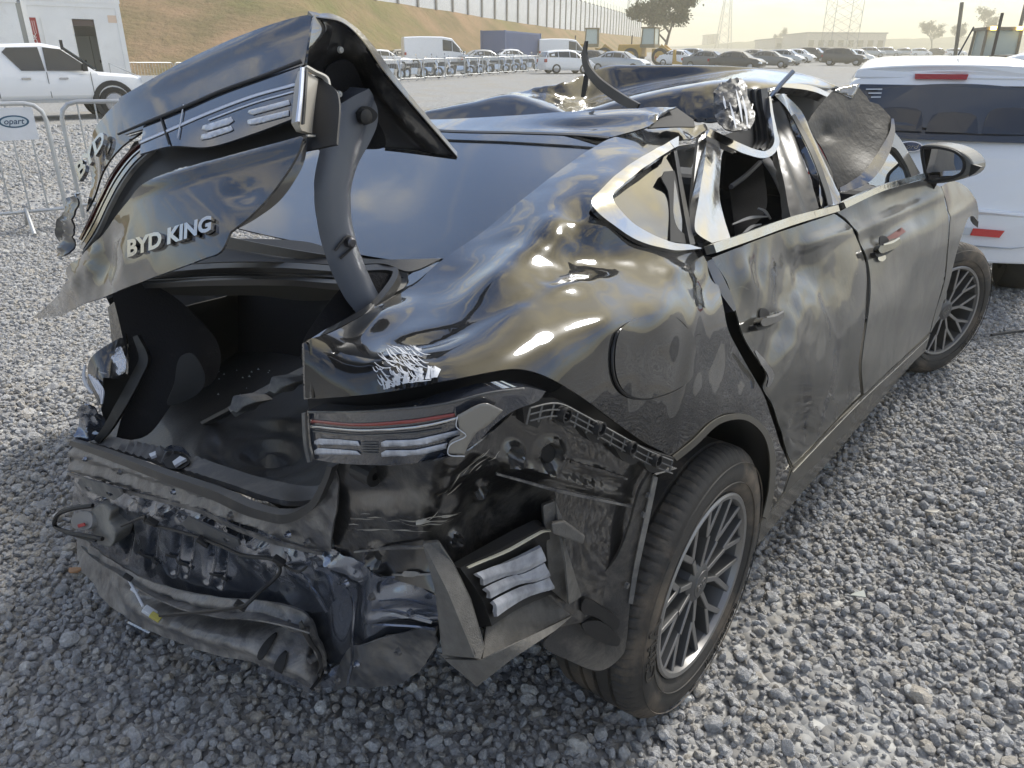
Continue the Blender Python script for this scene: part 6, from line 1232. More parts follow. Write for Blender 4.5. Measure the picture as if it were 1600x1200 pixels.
shell('lamp_gap', [(480, 620, 1), (610, 608), (700, 590), (775, 575), (812, 572), (850, 582), (880, 600), (850, 616), (815, 608), (700, 632), (600, 645), (484, 648, 1)], [(480, 620, Y, -.775), (610, 608, X, .70), (775, 575, X, .79), (850, 590, X, .82), (484, 648, Y, -.77), (700, 632, X, .75), (600, 645, Y, -.74)], DARK, step=8)
band('lamp_bezel', [(484, 641), (487, 690), (493, 718)], 5, TL, GREYPL, tl, step=4, lift=.012)
# far-side lamp, crushed
l2 = shell('far_tail_lamp', [(136, 590, 1), (140, 565), (155, 548), (178, 533), (192, 528), (198, 560), (196, 585), (186, 592), (162, 590, 1), (160, 615), (158, 638, 1), (146, 620), (136, 602)], [(136, 590, Y, -.70), (178, 533, Y, -.64), (198, 575, Y, -.63), (162, 590, Y, -.70), (158, 638, Y, -.71)], SCUFF, step=5, disp=lambda P, uv: .008 * nz(P, 9))
shell('lamp_bowl', [(165, 556, 1), (186, 540), (196, 555), (198, 578), (186, 588), (176, 578, 1)], [(165, 556, Y, -.665), (196, 555, Y, -.635), (186, 588, Y, -.665)], mat('lamp_foil', (.55, .56, .58), .22, .9, bump=.02, bscale=26), l2, step=4, disp=lambda P, uv: crumple(P, 26, .007), thick=.002)
for k in range(4): band('lamp_rib', [(138 + k * 4, 585 + k * 3), (148 + k * 4, 605 + k * 2), (158, 622 + k * 3)], 2, [(136, 590, Y, -.71), (158, 638, Y, -.72), (162, 600, Y, -.71)], lamp_blue, l2, step=4)
band('lamp_clear_edge', [(132, 570), (130, 590), (136, 605), (144, 615)], [2, 4, 4, 2], [(132, 570, Y, -.71), (136, 605, Y, -.72), (144, 600, Y, -.715)], WHITE_SC, l2, step=4)
shell('far_corner_cavity', [(158, 592, 1), (198, 585), (206, 600), (180, 640), (166, 662), (158, 640, 1)], [(158, 592, Y, -.68), (206, 600, Y, -.62), (166, 662, Y, -.68)], DARK, step=6)
shell('far_corner_metal', [(122, 650), (128, 632), (142, 628), (156, 645), (166, 662), (160, 680), (135, 690), (121, 690)], [(122, 650, Y, -.73), (142, 628, Y, -.72), (166, 662, Y, -.69), (135, 690, Y, -.73)], STEEL, step=4, disp=lambda P, uv: crumple(P, 16, .012))
shell('far_quarter', [(180, 470, 1), (196, 520), (200, 560), (198, 590), (182, 600), (176, 540), (168, 480, 1)], [(180, 470, X, -.56), (200, 560, X, -.50), (182, 600, X, -.56), (168, 480, X, -.62)], PAINT, step=6)
# ------------------------------------------------------------------ rear panel
RP = TPS([(120, 690, Y, -.735), (250, 735, Y, -.775), (360, 780, Y, -.785), (435, 808, Y, -.785), (520, 745, Y, -.765), (118, 735, Y, -.74), (190, 755, Y, -.755), (320, 787, Y, -.77), (400, 820, Y, -.772), (520, 855, Y, -.765), (118, 775, Y, -.735), (122, 845, Y, -.735), (260, 915, Y, -.765), (350, 942, Y, -.775), (435, 948, Y, -.765), (580, 890, Y, -.765), (690, 930, Y, -.745), (685, 1000, Y, -.74), (620, 1067, Y, -.735), (500, 1075, Y, -.745), (300, 850, Y, -.745), (430, 890, Y, -.75), (200, 830, Y, -.735)], 4e-4)
sill_t = TPS([(140, 689, Y, -.715), (280, 705, Y, -.69), (425, 750, Y, -.70), (500, 760, Y, -.69), (250, 722, Y, -.745), (350, 752, Y, -.755), (440, 780, Y, -.76), (520, 735, Y, -.72)], 5e-4)
stx = shell('boot_sill_trim', [(140, 690, 1), (160, 679, 1), (215, 690), (280, 704), (350, 728), (425, 750), (500, 758), (528, 728, 1), (524, 752), (495, 778), (440, 781), (350, 753), (250, 722)], sill_t, GREYPL, step=6, disp=lambda P, uv: .0035 * np.sin((uv[:, 0] + uv[:, 1] * .4) * .5) * np.clip((330 - uv[:, 0]) / 30, 0, 1), thick=.01)
shell('latch_hole', [(256, 722, 1), (272, 712), (290, 713), (298, 724), (285, 734), (262, 733)], sill_t, DARK, stx, step=4, lift=.004)
for P in ([(272, 729), (284, 720), (294, 724), (276, 735)], [(236, 716), (246, 712), (247, 718), (239, 721)]): shell('white_clip', [p + (1,) for p in P], sill_t, mat('clip_white', (.6, .63, .68), .5) if P[0][0] == 272 else bpy.data.materials['clip_white'], stx, step=4, lift=.012, thick=.006)
shell('latch_bracket', [(258, 712), (270, 704), (290, 708), (302, 722), (292, 716), (272, 711)], sill_t, STEEL, stx, step=4, lift=.014)
ledge = shell('rear_ledge', [(120, 692, 1), (140, 692), (250, 728), (350, 760), (440, 790), (495, 785), (520, 752), (532, 722, 1), (536, 780), (524, 857, 1), (400, 822), (320, 788), (190, 757), (116, 736, 1)], RP, BEAM, step=5, lift=.012, disp=lambda P, uv: .007 * np.sin((uv[:, 1] - np.interp(uv[:, 0], [120, 250, 350, 440, 520], [700, 735, 765, 795, 800])) * .28) * np.clip((470 - uv[:, 0]) / 40, 0, 1) + crumple(P, 10, .005, 2))
band('boot_seal', [(124, 688), (180, 706), (250, 730), (350, 764), (420, 792), (462, 797), (500, 780), (520, 750), (532, 718)], [8, 10, 11, 12, 14, 14, 13, 11, 8], RP, mat('seal_dusty', (.035, .035, .036), .45, dirt=(.18, .17, .15), dirt_amt=.35, dscale=18), step=5, lift=.024, thick=.016)
band('ledge_lip', [(118, 735), (190, 756), (320, 787), (400, 821), (520, 855)], [4, 5, 6, 6, 5], RP, BEAM, ledge, step=5, lift=.022)
def rp_disp(P, uv):
    u, v = uv[:, 0], uv[:, 1]; top = np.interp(u, [120, 190, 320, 400, 520, 690], [738, 758, 790, 822, 858, 930]); t = (v - top)
    wrk = np.exp(-((t - 18) / 22) ** 2); d = crumple(P, 11, .022) * wrk * (u < 560)
    for c in (200, 238, 276, 296, 330, 352): d += -.011 * np.exp(-((u - c + (v - 850) * .12) / 4.5) ** 2) * (t > 42) * (t < 120) * np.exp(-((t - 80) / 40) ** 2)
    d += crumple(P, 9, .02, 5) * blob(uv, 450, 880, 70, 30, 20) + .02 * blob(uv, 590, 960, 22, 70, 4) - .014 * blob(uv, 625, 915, 26, 12) + .010 * blob(uv, 640, 960, 60, 6, 6) - .02 * blob(uv, 545, 950, 18, 60, 10) + .003 * nz(P, 12)
    return d
rp = shell('rear_panel', [(116, 738, 1), (190, 757), (320, 788), (400, 821), (524, 857), (560, 880), (590, 893), (640, 912), (690, 935, 1), (690, 965), (686, 1002, 1), (660, 1045), (622, 1067, 1), (560, 1068), (500, 1076, 1), (440, 1010), (350, 975), (250, 945), (160, 900), (122, 850, 1), (116, 800)], RP, STEEL, step=4, disp=rp_disp)
for (P) in ([(142, 745), (152, 738), (210, 752), (214, 760), (200, 770), (150, 756)], [(306, 804), (318, 792), (395, 824), (398, 834), (376, 842), (320, 815)]):
    c = np.array(P, float); h1 = [(c[:, 0].min() + 12, c[:, 1].mean() - 2), (c[:, 0].min() + 24, c[:, 1].mean()), (c[:, 0].min() + 18, c[:, 1].mean() + 5)]; h2 = [(c[:, 0].max() - 26, c[:, 1].mean() + 4), (c[:, 0].max() - 14, c[:, 1].mean() + 8), (c[:, 0].max() - 22, c[:, 1].mean() + 11)]
    shell('bumper_bracket', [p + (1,) for p in P], RP, GREYPL, step=4, lift=.035, holes=[h1, h2], thick=.004)
shell('rear_plate', [(604, 985, 1), (690, 972, 1), (687, 1003, 1), (664, 1040, 1), (622, 1067, 1), (560, 1066, 1), (528, 1072, 1), (535, 1030), (560, 1000)], RP, mat('plate_dusty', (.085, .09, .10), .38, .5, .4, var=.4, vscale=18, dirt=(.30, .28, .25), dirt_amt=.5, dscale=11), rp, step=4, lift=.010, disp=lambda P, uv: rp_disp(P, uv) + crumple(P, 9, .007, 1))
# bumper beam: curved channel with ribs
BU = TPS([(122, 838, Y, -.77), (165, 868, Y, -.79), (240, 908, Y, -.81), (325, 930, Y, -.82), (425, 940, Y, -.80), (480, 960, Y, -.785), (500, 1000, Y, -.775), (508, 1040, Y, -.765), (120, 872, Y, -.80), (150, 920, Y, -.83), (200, 965, Y, -.845), (260, 995, Y, -.85), (350, 1025, Y, -.845), (400, 1035, Y, -.83), (495, 1082, Y, -.785)], 4e-4)
def bu_disp(P, uv):
    u, v = uv[:, 0], uv[:, 1]; hi = np.interp(u, [122, 165, 240, 325, 425, 480, 510], [840, 868, 908, 930, 942, 962, 1040]); lo = np.interp(u, [120, 150, 200, 260, 350, 400, 495], [870, 920, 965, 995, 1025, 1035, 1082]); t = np.clip((v - hi) / np.maximum(lo - hi, 8), 0, 1)
    k = np.clip((u - 190) / 60, 0, 1)
    return k * (.012 * np.exp(-((t - .14) / .09) ** 2) - .030 * np.exp(-((t - .44) / .08) ** 2) + .022 * np.exp(-((t - .70) / .12) ** 2)) + .003 * nz(P, 14) + crumple(P, 8, .005, 4)
bu = shell('bumper_beam', [(121, 838, 1), (140, 850), (165, 869), (240, 909), (325, 931), (425, 941), (462, 950), (484, 966), (500, 1000), (511, 1040), (500, 1082, 1), (480, 1072), (400, 1036), (350, 1025), (260, 996), (200, 966), (150, 921), (120, 872, 1)], BU, BEAM, step=4, disp=bu_disp, thick=.006)
shell('beam_flange', [(122, 838, 1), (140, 849), (165, 868), (240, 908), (325, 930), (425, 940), (462, 949), (482, 962, 1), (484, 988, 1), (440, 976), (400, 968), (330, 962), (250, 938), (185, 898), (140, 868), (121, 846, 1)], [(122, 838, Y, -.748), (165, 868, Y, -.765), (240, 908, Y, -.785), (325, 930, Y, -.79), (425, 940, Y, -.775), (482, 962, Y, -.765), (484, 988, Y, -.80), (400, 968, Y, -.838), (330, 962, Y, -.85), (250, 938, Y, -.85), (185, 898, Y, -.83), (140, 868, Y, -.80)], BEAM, bu, step=4, disp=lambda P, uv: .002 * nz(P, 14))
for (u, v, a, b_) in ((424, 1004, 6, 11), (450, 1022, 7, 12), (259, 935, 4, 3)): shell('beam_hole', [(u + a * math.cos(t), v + b_ * math.sin(t)) for t in np.linspace(0, 6.28, 9)[:-1]], BU, DARK, bu, step=3, lift=.010, thick=.001, disp=bu_disp)
for (u, v) in ((461, 968), (493, 1026)): o = MB().lathe([(0, .008), (-.014, .007), (-.014, .0005)], 12, 'x').build('beam_bolt', BEAM, bu, True); o.matrix_basis = Matrix.Translation(BU(np.array([[u, v]]))[0]) @ Matrix.Rotation(R(90), 4, 'Z')
band('beam_end_lip', [(478, 962), (496, 998), (508, 1035), (500, 1070)], [4, 5, 5, 4], BU, RUBBER, bu, step=4, lift=.014, disp=bu_disp)
shell('tow_eye_plate', [(405, 1040, 1), (420, 1036), (470, 1058), (496, 1080, 1), (488, 1084), (450, 1068), (408, 1052, 1)], [(405, 1040, Y, -.80), (496, 1080, Y, -.77), (450, 1068, Y, -.78)], STEEL, step=4, thick=.012)
shell('hanging_tab', [(182, 985, 1), (196, 972, 1), (232, 990, 1), (222, 1000), (206, 1010, 1)], [(182, 985, Y, -.77), (232, 990, Y, -.78), (206, 1010, Y, -.76)], STEEL, step=4, thick=.006)
# bolts, studs and seam beads on the stripped metal
for k_, (u, v, s_) in enumerate([(150, 715, RP), (205, 735, RP), (290, 765, RP), (380, 800, RP), (470, 830, RP), (500, 842, RP), (560, 905, RP), (600, 925, RP), (660, 950, RP), (640, 1010, RP), (575, 1030, RP), (545, 1055, RP), (180, 775, RP), (270, 800, RP)]):
    p_ = s_(np.array([[u, v]]))[0] + np.array([.0, -.022, .006]); o = MB().lathe([(0, .007), (.006, .006), (.006, .003), (.010, .003), (.010, .0005)], 10, 'x').build('panel_stud', BEAM if k_ % 2 else STEEL, ledge if v < 850 else rp, True); o.matrix_basis = Matrix.Translation(p_) @ Matrix.Rotation(R(-100), 4, 'Z')
for P_ in ([(540, 905), (552, 960), (560, 1020), (552, 1062)], [(470, 880), (500, 905), (520, 950)], [(600, 935), (645, 950), (686, 960)], [(605, 955), (650, 968), (688, 975)]): band('seam_bead', P_, [2, 4, 3], RP, STEEL, rp, step=4, lift=.016, disp=rp_disp)
for P_ in ([(262, 865), (300, 888)], [(215, 860), (250, 880)], [(330, 895), (360, 905)]): band('pressed_groove', P_, [3, 5], RP, DARK, rp, step=4, lift=.006, thick=.001, disp=rp_disp)
# loose wiring
LOOM = mat('wire_black', (.01, .01, .011), .5); k_ = lambda u, v, y=-.83: K(u, v, Y, y)
wire('wiring_loom', [k_(145, 790, -.77), k_(112, 795, -.80), k_(90, 805, -.82), k_(86, 822, -.82), k_(108, 832, -.82), k_(140, 838, -.80), k_(160, 842, -.79)], .006, LOOM); wire('wiring_loom', [k_(150, 845, -.79), k_(115, 836, -.81), k_(92, 826, -.82), k_(84, 815, -.81), k_(96, 798, -.80), k_(125, 790, -.77)], .004, LOOM)
wire('wiring_loom', [k_(190, 822, -.79), k_(225, 808, -.80), k_(232, 818, -.80), k_(300, 836, -.80), k_(350, 855, -.81), k_(380, 868, -.81), k_(425, 874, -.80), k_(438, 890, -.80), k_(428, 905, -.81), k_(405, 925, -.84), k_(390, 940, -.86), k_(376, 948, -.87), k_(330, 955, -.88), k_(275, 960, -.88), k_(250, 962, -.88)], .0035, LOOM)
wire('wiring_loom', [k_(438, 878, -.80), k_(455, 890, -.80), k_(470, 892, -.80), k_(480, 884, -.79)], .0025, LOOM); wire('wiring_loom', [k_(200, 904, -.86), k_(212, 925, -.87), k_(224, 948, -.88)], .003, WHITE_SC)
for (u, v, s_, m_) in ((200, 902, .011, BLACK), (210, 922, .009, bpy.data.materials['clip_white']), (234, 956, .016, bpy.data.materials['clip_white']), (243, 964, .013, mat('connector_yellow', (.45, .40, .10), .5)), (238, 815, .013, BLACK), (318, 846, .014, BLACK), (436, 876, .012, BLACK), (376, 946, .012, BLACK)):
    o = MB().box((0, 0, 0), (s_ * 1.9, s_, s_ * .9)).build('connector', m_, CAR, bevel=.002); o.location = k_(u, v, -.865 if v > 890 else -.805); o.rotation_euler = (R(20), R(35), R(30))
b_l = block('crushed_bracket', [(140, 800), (158, 788), (172, 800), (170, 815), (180, 835), (172, 855), (150, 848), (142, 825)], [(140, 800, Y, -.77), (172, 800, Y, -.77), (172, 855, Y, -.78)], (0, .05, .01), GREYPL, bevel=.006, round_=True, step=6)
shell('side_marker', [(112, 808), (125, 800), (142, 802), (143, 822), (132, 828), (114, 824)], [(112, 808, Y, -.775), (142, 802, Y, -.775), (114, 824, Y, -.785)], mat('lens_grey', (.25, .25, .25), .4), step=4, thick=.02); band('red_mark', [(124, 822), (134, 819)], 5, [(112, 808, Y, -.78), (142, 802, Y, -.78), (114, 824, Y, -.79)], mat('red_mark', (.4, .03, .03), .5), step=3, lift=.004)
# ------------------------------------------------------------------ stripped corner behind the wheel
CP = TPS([(528, 725, Y, -.77), (620, 735, Y, -.775), (700, 705, Y, -.765), (560, 800, Y, -.765), (660, 800, Y, -.765), (690, 830, X, .745), (700, 930, Y, -.745), (600, 900, Y, -.755), (530, 860, Y, -.76), (780, 660, X, .79), (830, 618, X, .82), (880, 632, X, .83), (960, 690, X, .85), (1008, 722, X, .86), (1010, 760, X, .855), (980, 900, X, .85), (950, 960, X, .845), (800, 760, X, .785), (900, 760, X, .82), (850, 860, X, .795), (760, 900, X, .765), (720, 770, X, .762)], 4e-4)
def cp_disp(P, uv):
    d = .006 * nz(P, 6, 2) + crumple(P, 12, .009, 8) * (blob(uv, 700, 760, 34, 60, 30) + blob(uv, 640, 800, 60, 20)) - .02 * blob(uv, 790, 790, 60, 40) + .012 * blob(uv, 880, 745, 110, 6, 16) + .010 * blob(uv, 930, 730, 40, 4, 16) - .010 * blob(uv, 920, 750, 44, 8, 16) - .008 * blob(uv, 580, 770, 40, 16)
    for (u, v, r_) in ((858, 710, 19), (800, 712, 14), (590, 868, 13), (756, 772, 11), (712, 845, 9)):
        q = np.hypot((uv[:, 0] - u) / r_, (uv[:, 1] - v) / (r_ * 1.25)); d += .009 * np.exp(-((q - 1) / .3) ** 2) - .014 * np.exp(-(q / .75) ** 4)
    return d
cp_ = shell('inner_corner_panel', [(528, 722, 1), (600, 728), (680, 716), (740, 694), (790, 655), (828, 616, 1), (860, 622), (900, 645), (960, 685), (1008, 718, 1), (1016, 745), (1000, 820), (984, 900), (978, 960), (900, 975), (800, 990), (700, 960), (690, 932), (600, 898), (525, 858, 1), (522, 800)], CP, PRIMER, step=5, disp=cp_disp)
for (u, v, r_) in ((858, 710, 12), (590, 868, 8), (712, 845, 5)): shell('plug_hole', [(u + r_ * math.cos(t), v + r_ * 1.25 * math.sin(t)) for t in np.linspace(0, 6.28, 10)[:-1]], CP, DARK, cp_, step=3, lift=-.004, thick=.001)
band('pressed_rib', [(884, 715), (930, 729), (972, 742)], [4, 6, 4], CP, PRIMER, cp_, step=4, lift=.014); band('pressed_rib', [(770, 735), (860, 760), (990, 790)], [3, 5, 3], CP, BEAM, cp_, step=5, lift=.010); band('pressed_rib', [(560, 858), (620, 850), (670, 848)], [2, 4, 3], CP, BEAM, cp_, step=4, lift=.010); band('pressed_rib', [(618, 895), (680, 896)], [2, 3], CP, BEAM, cp_, step=4, lift=.008)
rn = random.Random(9)
for i in range(34):
    u, v = rn.uniform(535, 700), rn.uniform(800, 826) - 0; L_ = rn.uniform(12, 50); a = R(rn.uniform(-8, 4))
    if i > 20: u, v, a = rn.uniform(660, 760), rn.uniform(700, 790), R(rn.uniform(-52, -38)); v = 800 - (u - 660) * .95 + rn.uniform(-14, 12)
    try: band('scratch', [(u, v), (u + L_ * .5 * math.cos(a), v + L_ * .5 * math.sin(a) + rn.uniform(-1, 1)), (u + L_ * math.cos(a), v + L_ * math.sin(a))], [.4, rn.uniform(.8, 1.6), .4], CP, bpy.data.materials['lamp_side'], cp_, step=6, lift=.004, thick=0, disp=cp_disp)
    except Exception: pass
shell('lamp_bracket', [(560, 722, 1), (690, 716, 1), (688, 730), (640, 742), (568, 738, 1)], [(560, 722, Y, -.77), (690, 716, Y, -.765), (640, 742, Y, -.76)], STEEL, step=5, thick=.01); MB().lathe([(-.02, .016), (.02, .016), (.02, .006)], 14, 'x').build('lamp_stud', BLACK, CAR).location = K(572, 738, Y, -.775)
# bumper retainer strip: honeycomb plastic
RT_ = TPS([(812, 640, X, .83), (860, 625, X, .845), (930, 660, X, .865), (1000, 700, X, .88), (1050, 715, X, .89), (960, 700, X, .87), (890, 665, X, .855)], 5e-4)
ret = shell('bumper_retainer', [(812, 632, 1), (830, 622), (860, 620), (900, 640), (950, 668), (1010, 700), (1050, 714, 1), (1034, 734, 1), (1012, 736), (996, 718), (984, 724), (968, 716), (950, 692), (920, 688), (900, 664), (870, 662), (850, 645), (836, 666, 1), (816, 660, 1)], RT_, BLACK, step=5, lift=.006, thick=.02)
for i in range(13):
    t = i / 12; u = 818 + t * 222; v = np.interp(u, [812, 860, 900, 950, 1010, 1050], [630, 622, 640, 668, 701, 716]); h = 32 - 8 * t
    wire('retainer_rib', [RT_(np.array([[u, v]]))[0] + np.array([.018, -.008, 0]), RT_(np.array([[u - 4, v + h * .8]]))[0] + np.array([.016, -.008, 0])], .0018, GREYPL, ret, 4)
for k in (0, 10, 20): wire('retainer_rib', [RT_(np.array([[u, np.interp(u, [812, 860, 900, 950, 1010, 1050], [630, 622, 640, 668, 701, 716]) + k]]))[0] + np.array([.018, -.008, 0]) for u in (818, 860, 900, 950, 1000, 1040)], .0014, GREYPL, ret, 4)
for u, v in ((868, 640), (922, 662), (972, 692), (1012, 712)): o = MB().lathe([(0, .012), (.014, .012), (.014, .009), (.002, .009), (.002, .0005)], 16, 'x').build('retainer_socket', BLACK, ret, True); o.location = RT_(np.array([[u, v]]))[0] + np.array([.012, -.006, 0])
band('bright_sliver', [(1016, 736), (1032, 730), (1052, 726)], [3, 5, 2], [(1016, 736, X, .87), (1032, 730, X, .88), (1052, 726, X, .888), (1030, 740, X, .875)], CHROME, step=3, lift=.01)
# cabin vent: frame and three flaps
VS = TPS([(700, 880, Y, -.765), (845, 812, X, .815), (857, 920, X, .80), (750, 978, Y, -.735), (780, 890, X, .787)], 1e-3)
vent = shell('vent_frame', [(700, 884, 1), (835, 812), (846, 818), (858, 918, 1), (790, 955), (750, 980, 1), (735, 940)], VS, BLACK, step=6, lift=.02, thick=.02)
band('vent_edge', [(704, 882), (770, 846), (830, 813), (843, 812)], [3, 3, 3, 2], VS, mat('cream_edge', (.55, .52, .42), .5), vent, step=4, lift=.03)
for P in ([(714, 892), (770, 862), (828, 833), (835, 855), (785, 884), (726, 916)], [(726, 920), (780, 890), (833, 860), (839, 882), (790, 910), (737, 940)], [(738, 944), (790, 915), (838, 886), (841, 908), (795, 936), (748, 968)]):
    shell('vent_flap', [P[0] + (1,), P[1], P[2] + (1,), P[3] + (1,), P[4], P[5] + (1,)], VS, LOUVRE, vent, step=4, lift=.032, thick=.006, disp=lambda P_, uv, P=P: .008 * blob(uv, np.mean([p[0] for p in P]), np.mean([p[1] for p in P]), 90, 9, -27))
# foam blocks
fo = block('foam_block', [(660, 849), (686, 846), (712, 886), (736, 936), (758, 1012), (752, 1031), (691, 1024), (684, 960), (678, 915)], [(660, 848, Y, -.795), (686, 846, Y, -.785), (758, 1015, Y, -.775), (690, 1025, Y, -.79), (684, 940, Y, -.80)], .05, FOAM, bevel=.003)
shell('foam_face', [(662, 851, 1), (700, 925, 1), (742, 1028, 1), (693, 1022, 1), (686, 960, 1), (680, 915, 1)], [(662, 851, Y, -.80), (700, 925, Y, -.815), (742, 1028, Y, -.80), (693, 1022, Y, -.795), (686, 960, Y, -.802)], FOAM, fo, step=8, smooth=False)
shell('foam_face', [(662, 851, 1), (685, 847, 1), (711, 887, 1), (735, 937, 1), (757, 1012, 1), (751, 1030, 1), (742, 1028, 1), (700, 925, 1)], [(662, 851, Y, -.80), (700, 925, Y, -.815), (742, 1028, Y, -.80), (757, 1012, Y, -.775), (711, 887, Y, -.785)], FOAM, fo, step=8, smooth=False)
f2 = block('foam_block', [(691, 1024), (752, 1030), (760, 975), (858, 918), (897, 960), (868, 985), (800, 1030), (745, 1074)], [(691, 1024, Y, -.76), (752, 1030, Y, -.77), (858, 918, X, .795), (897, 960, X, .82), (745, 1074, Y, -.765), (800, 1030, Y, -.74)], .05, FOAM, bevel=.003)
shell('foam_face', [(694, 1030, 1), (752, 1032, 1), (896, 961, 1), (868, 985, 1), (800, 1030, 1), (745, 1073, 1)], [(694, 1030, Y, -.765), (752, 1032, Y, -.79), (896, 961, X, .825), (745, 1073, Y, -.765), (820, 1000, Y, -.735)], FOAM, f2, step=8, smooth=False)
f3 = block('foam_block', [(848, 790), (868, 782), (881, 815), (882, 845), (909, 932), (890, 946), (858, 920), (853, 850)], [(848, 790, X, .835), (881, 815, X, .84), (909, 932, X, .84), (858, 920, X, .82)], .05, FOAM, bevel=.003)
shell('foam_face', [(868, 783, 1), (880, 815, 1), (882, 845, 1), (908, 932, 1), (889, 944, 1), (884, 880, 1), (876, 835, 1)], [(868, 783, X, .842), (880, 815, X, .838), (908, 932, X, .838), (889, 944, X, .848), (876, 835, X, .852)], FOAM, f3, step=8, smooth=False)
block('foam_block', [(861, 818), (882, 814), (915, 838), (911, 851), (864, 834)], [(861, 818, X, .86), (915, 838, X, .875), (864, 834, X, .86)], .03, FOAM, bevel=.003)
# wheel-arch flap
LF = TPS([(1012, 728, X, .872), (1030, 745, X, .88), (1000, 850, X, .872), (980, 960, X, .866), (975, 1025, X, .86), (900, 960, X, .81), (860, 1010, X, .79), (935, 1045, X, .84), (950, 900, X, .838)], 1e-3)
shell('liner_flap', [(1016, 738, 1), (1026, 745), (1012, 800), (996, 880), (985, 930), (979, 1000), (972, 1024), (936, 1046), (890, 1032), (850, 1010), (868, 985), (897, 960), (905, 930), (940, 900), (965, 870), (985, 820), (1000, 765)], LF, mat('felt_liner', (.055, .052, .050), .95, bump=.002, bscale=200, dirt=(.2, .18, .15), dirt_amt=.5, dscale=9), step=5, thick=.006, disp=lambda P, uv: .005 * nz(P, 9) + .004 * blob(uv, 930, 930, 30, 50))
band('liner_edge', [(1020, 742), (1006, 810), (990, 890), (982, 940)], [7, 8, 8, 7], LF, GREYPL, step=5, lift=.008)
for P in ([(905, 925), (935, 940), (960, 958), (955, 972), (925, 955), (900, 945)], [(900, 965), (930, 960), (960, 985), (955, 998), (915, 985)]): shell('liner_bracket', P, LF, BLACK, step=4, lift=.022, thick=.01)
for u, v in ((1000, 800), (975, 910), (1008, 770)): MB().lathe([(0, .006), (.006, .006), (.006, .0005)], 10, 'x').build('liner_clip', GREYPL, CAR).location = LF(np.array([[u, v]]))[0] + np.array([.006, -.004, 0])
# underside
MB().box((-.05, -.26, .42), (.8, .44, .06)).build('boot_underside', DARK, CAR)
MB().tube([(-.7, 0, .32), (.7, 0, .33)], .04, 10).build('rear_axle', DARK, CAR)
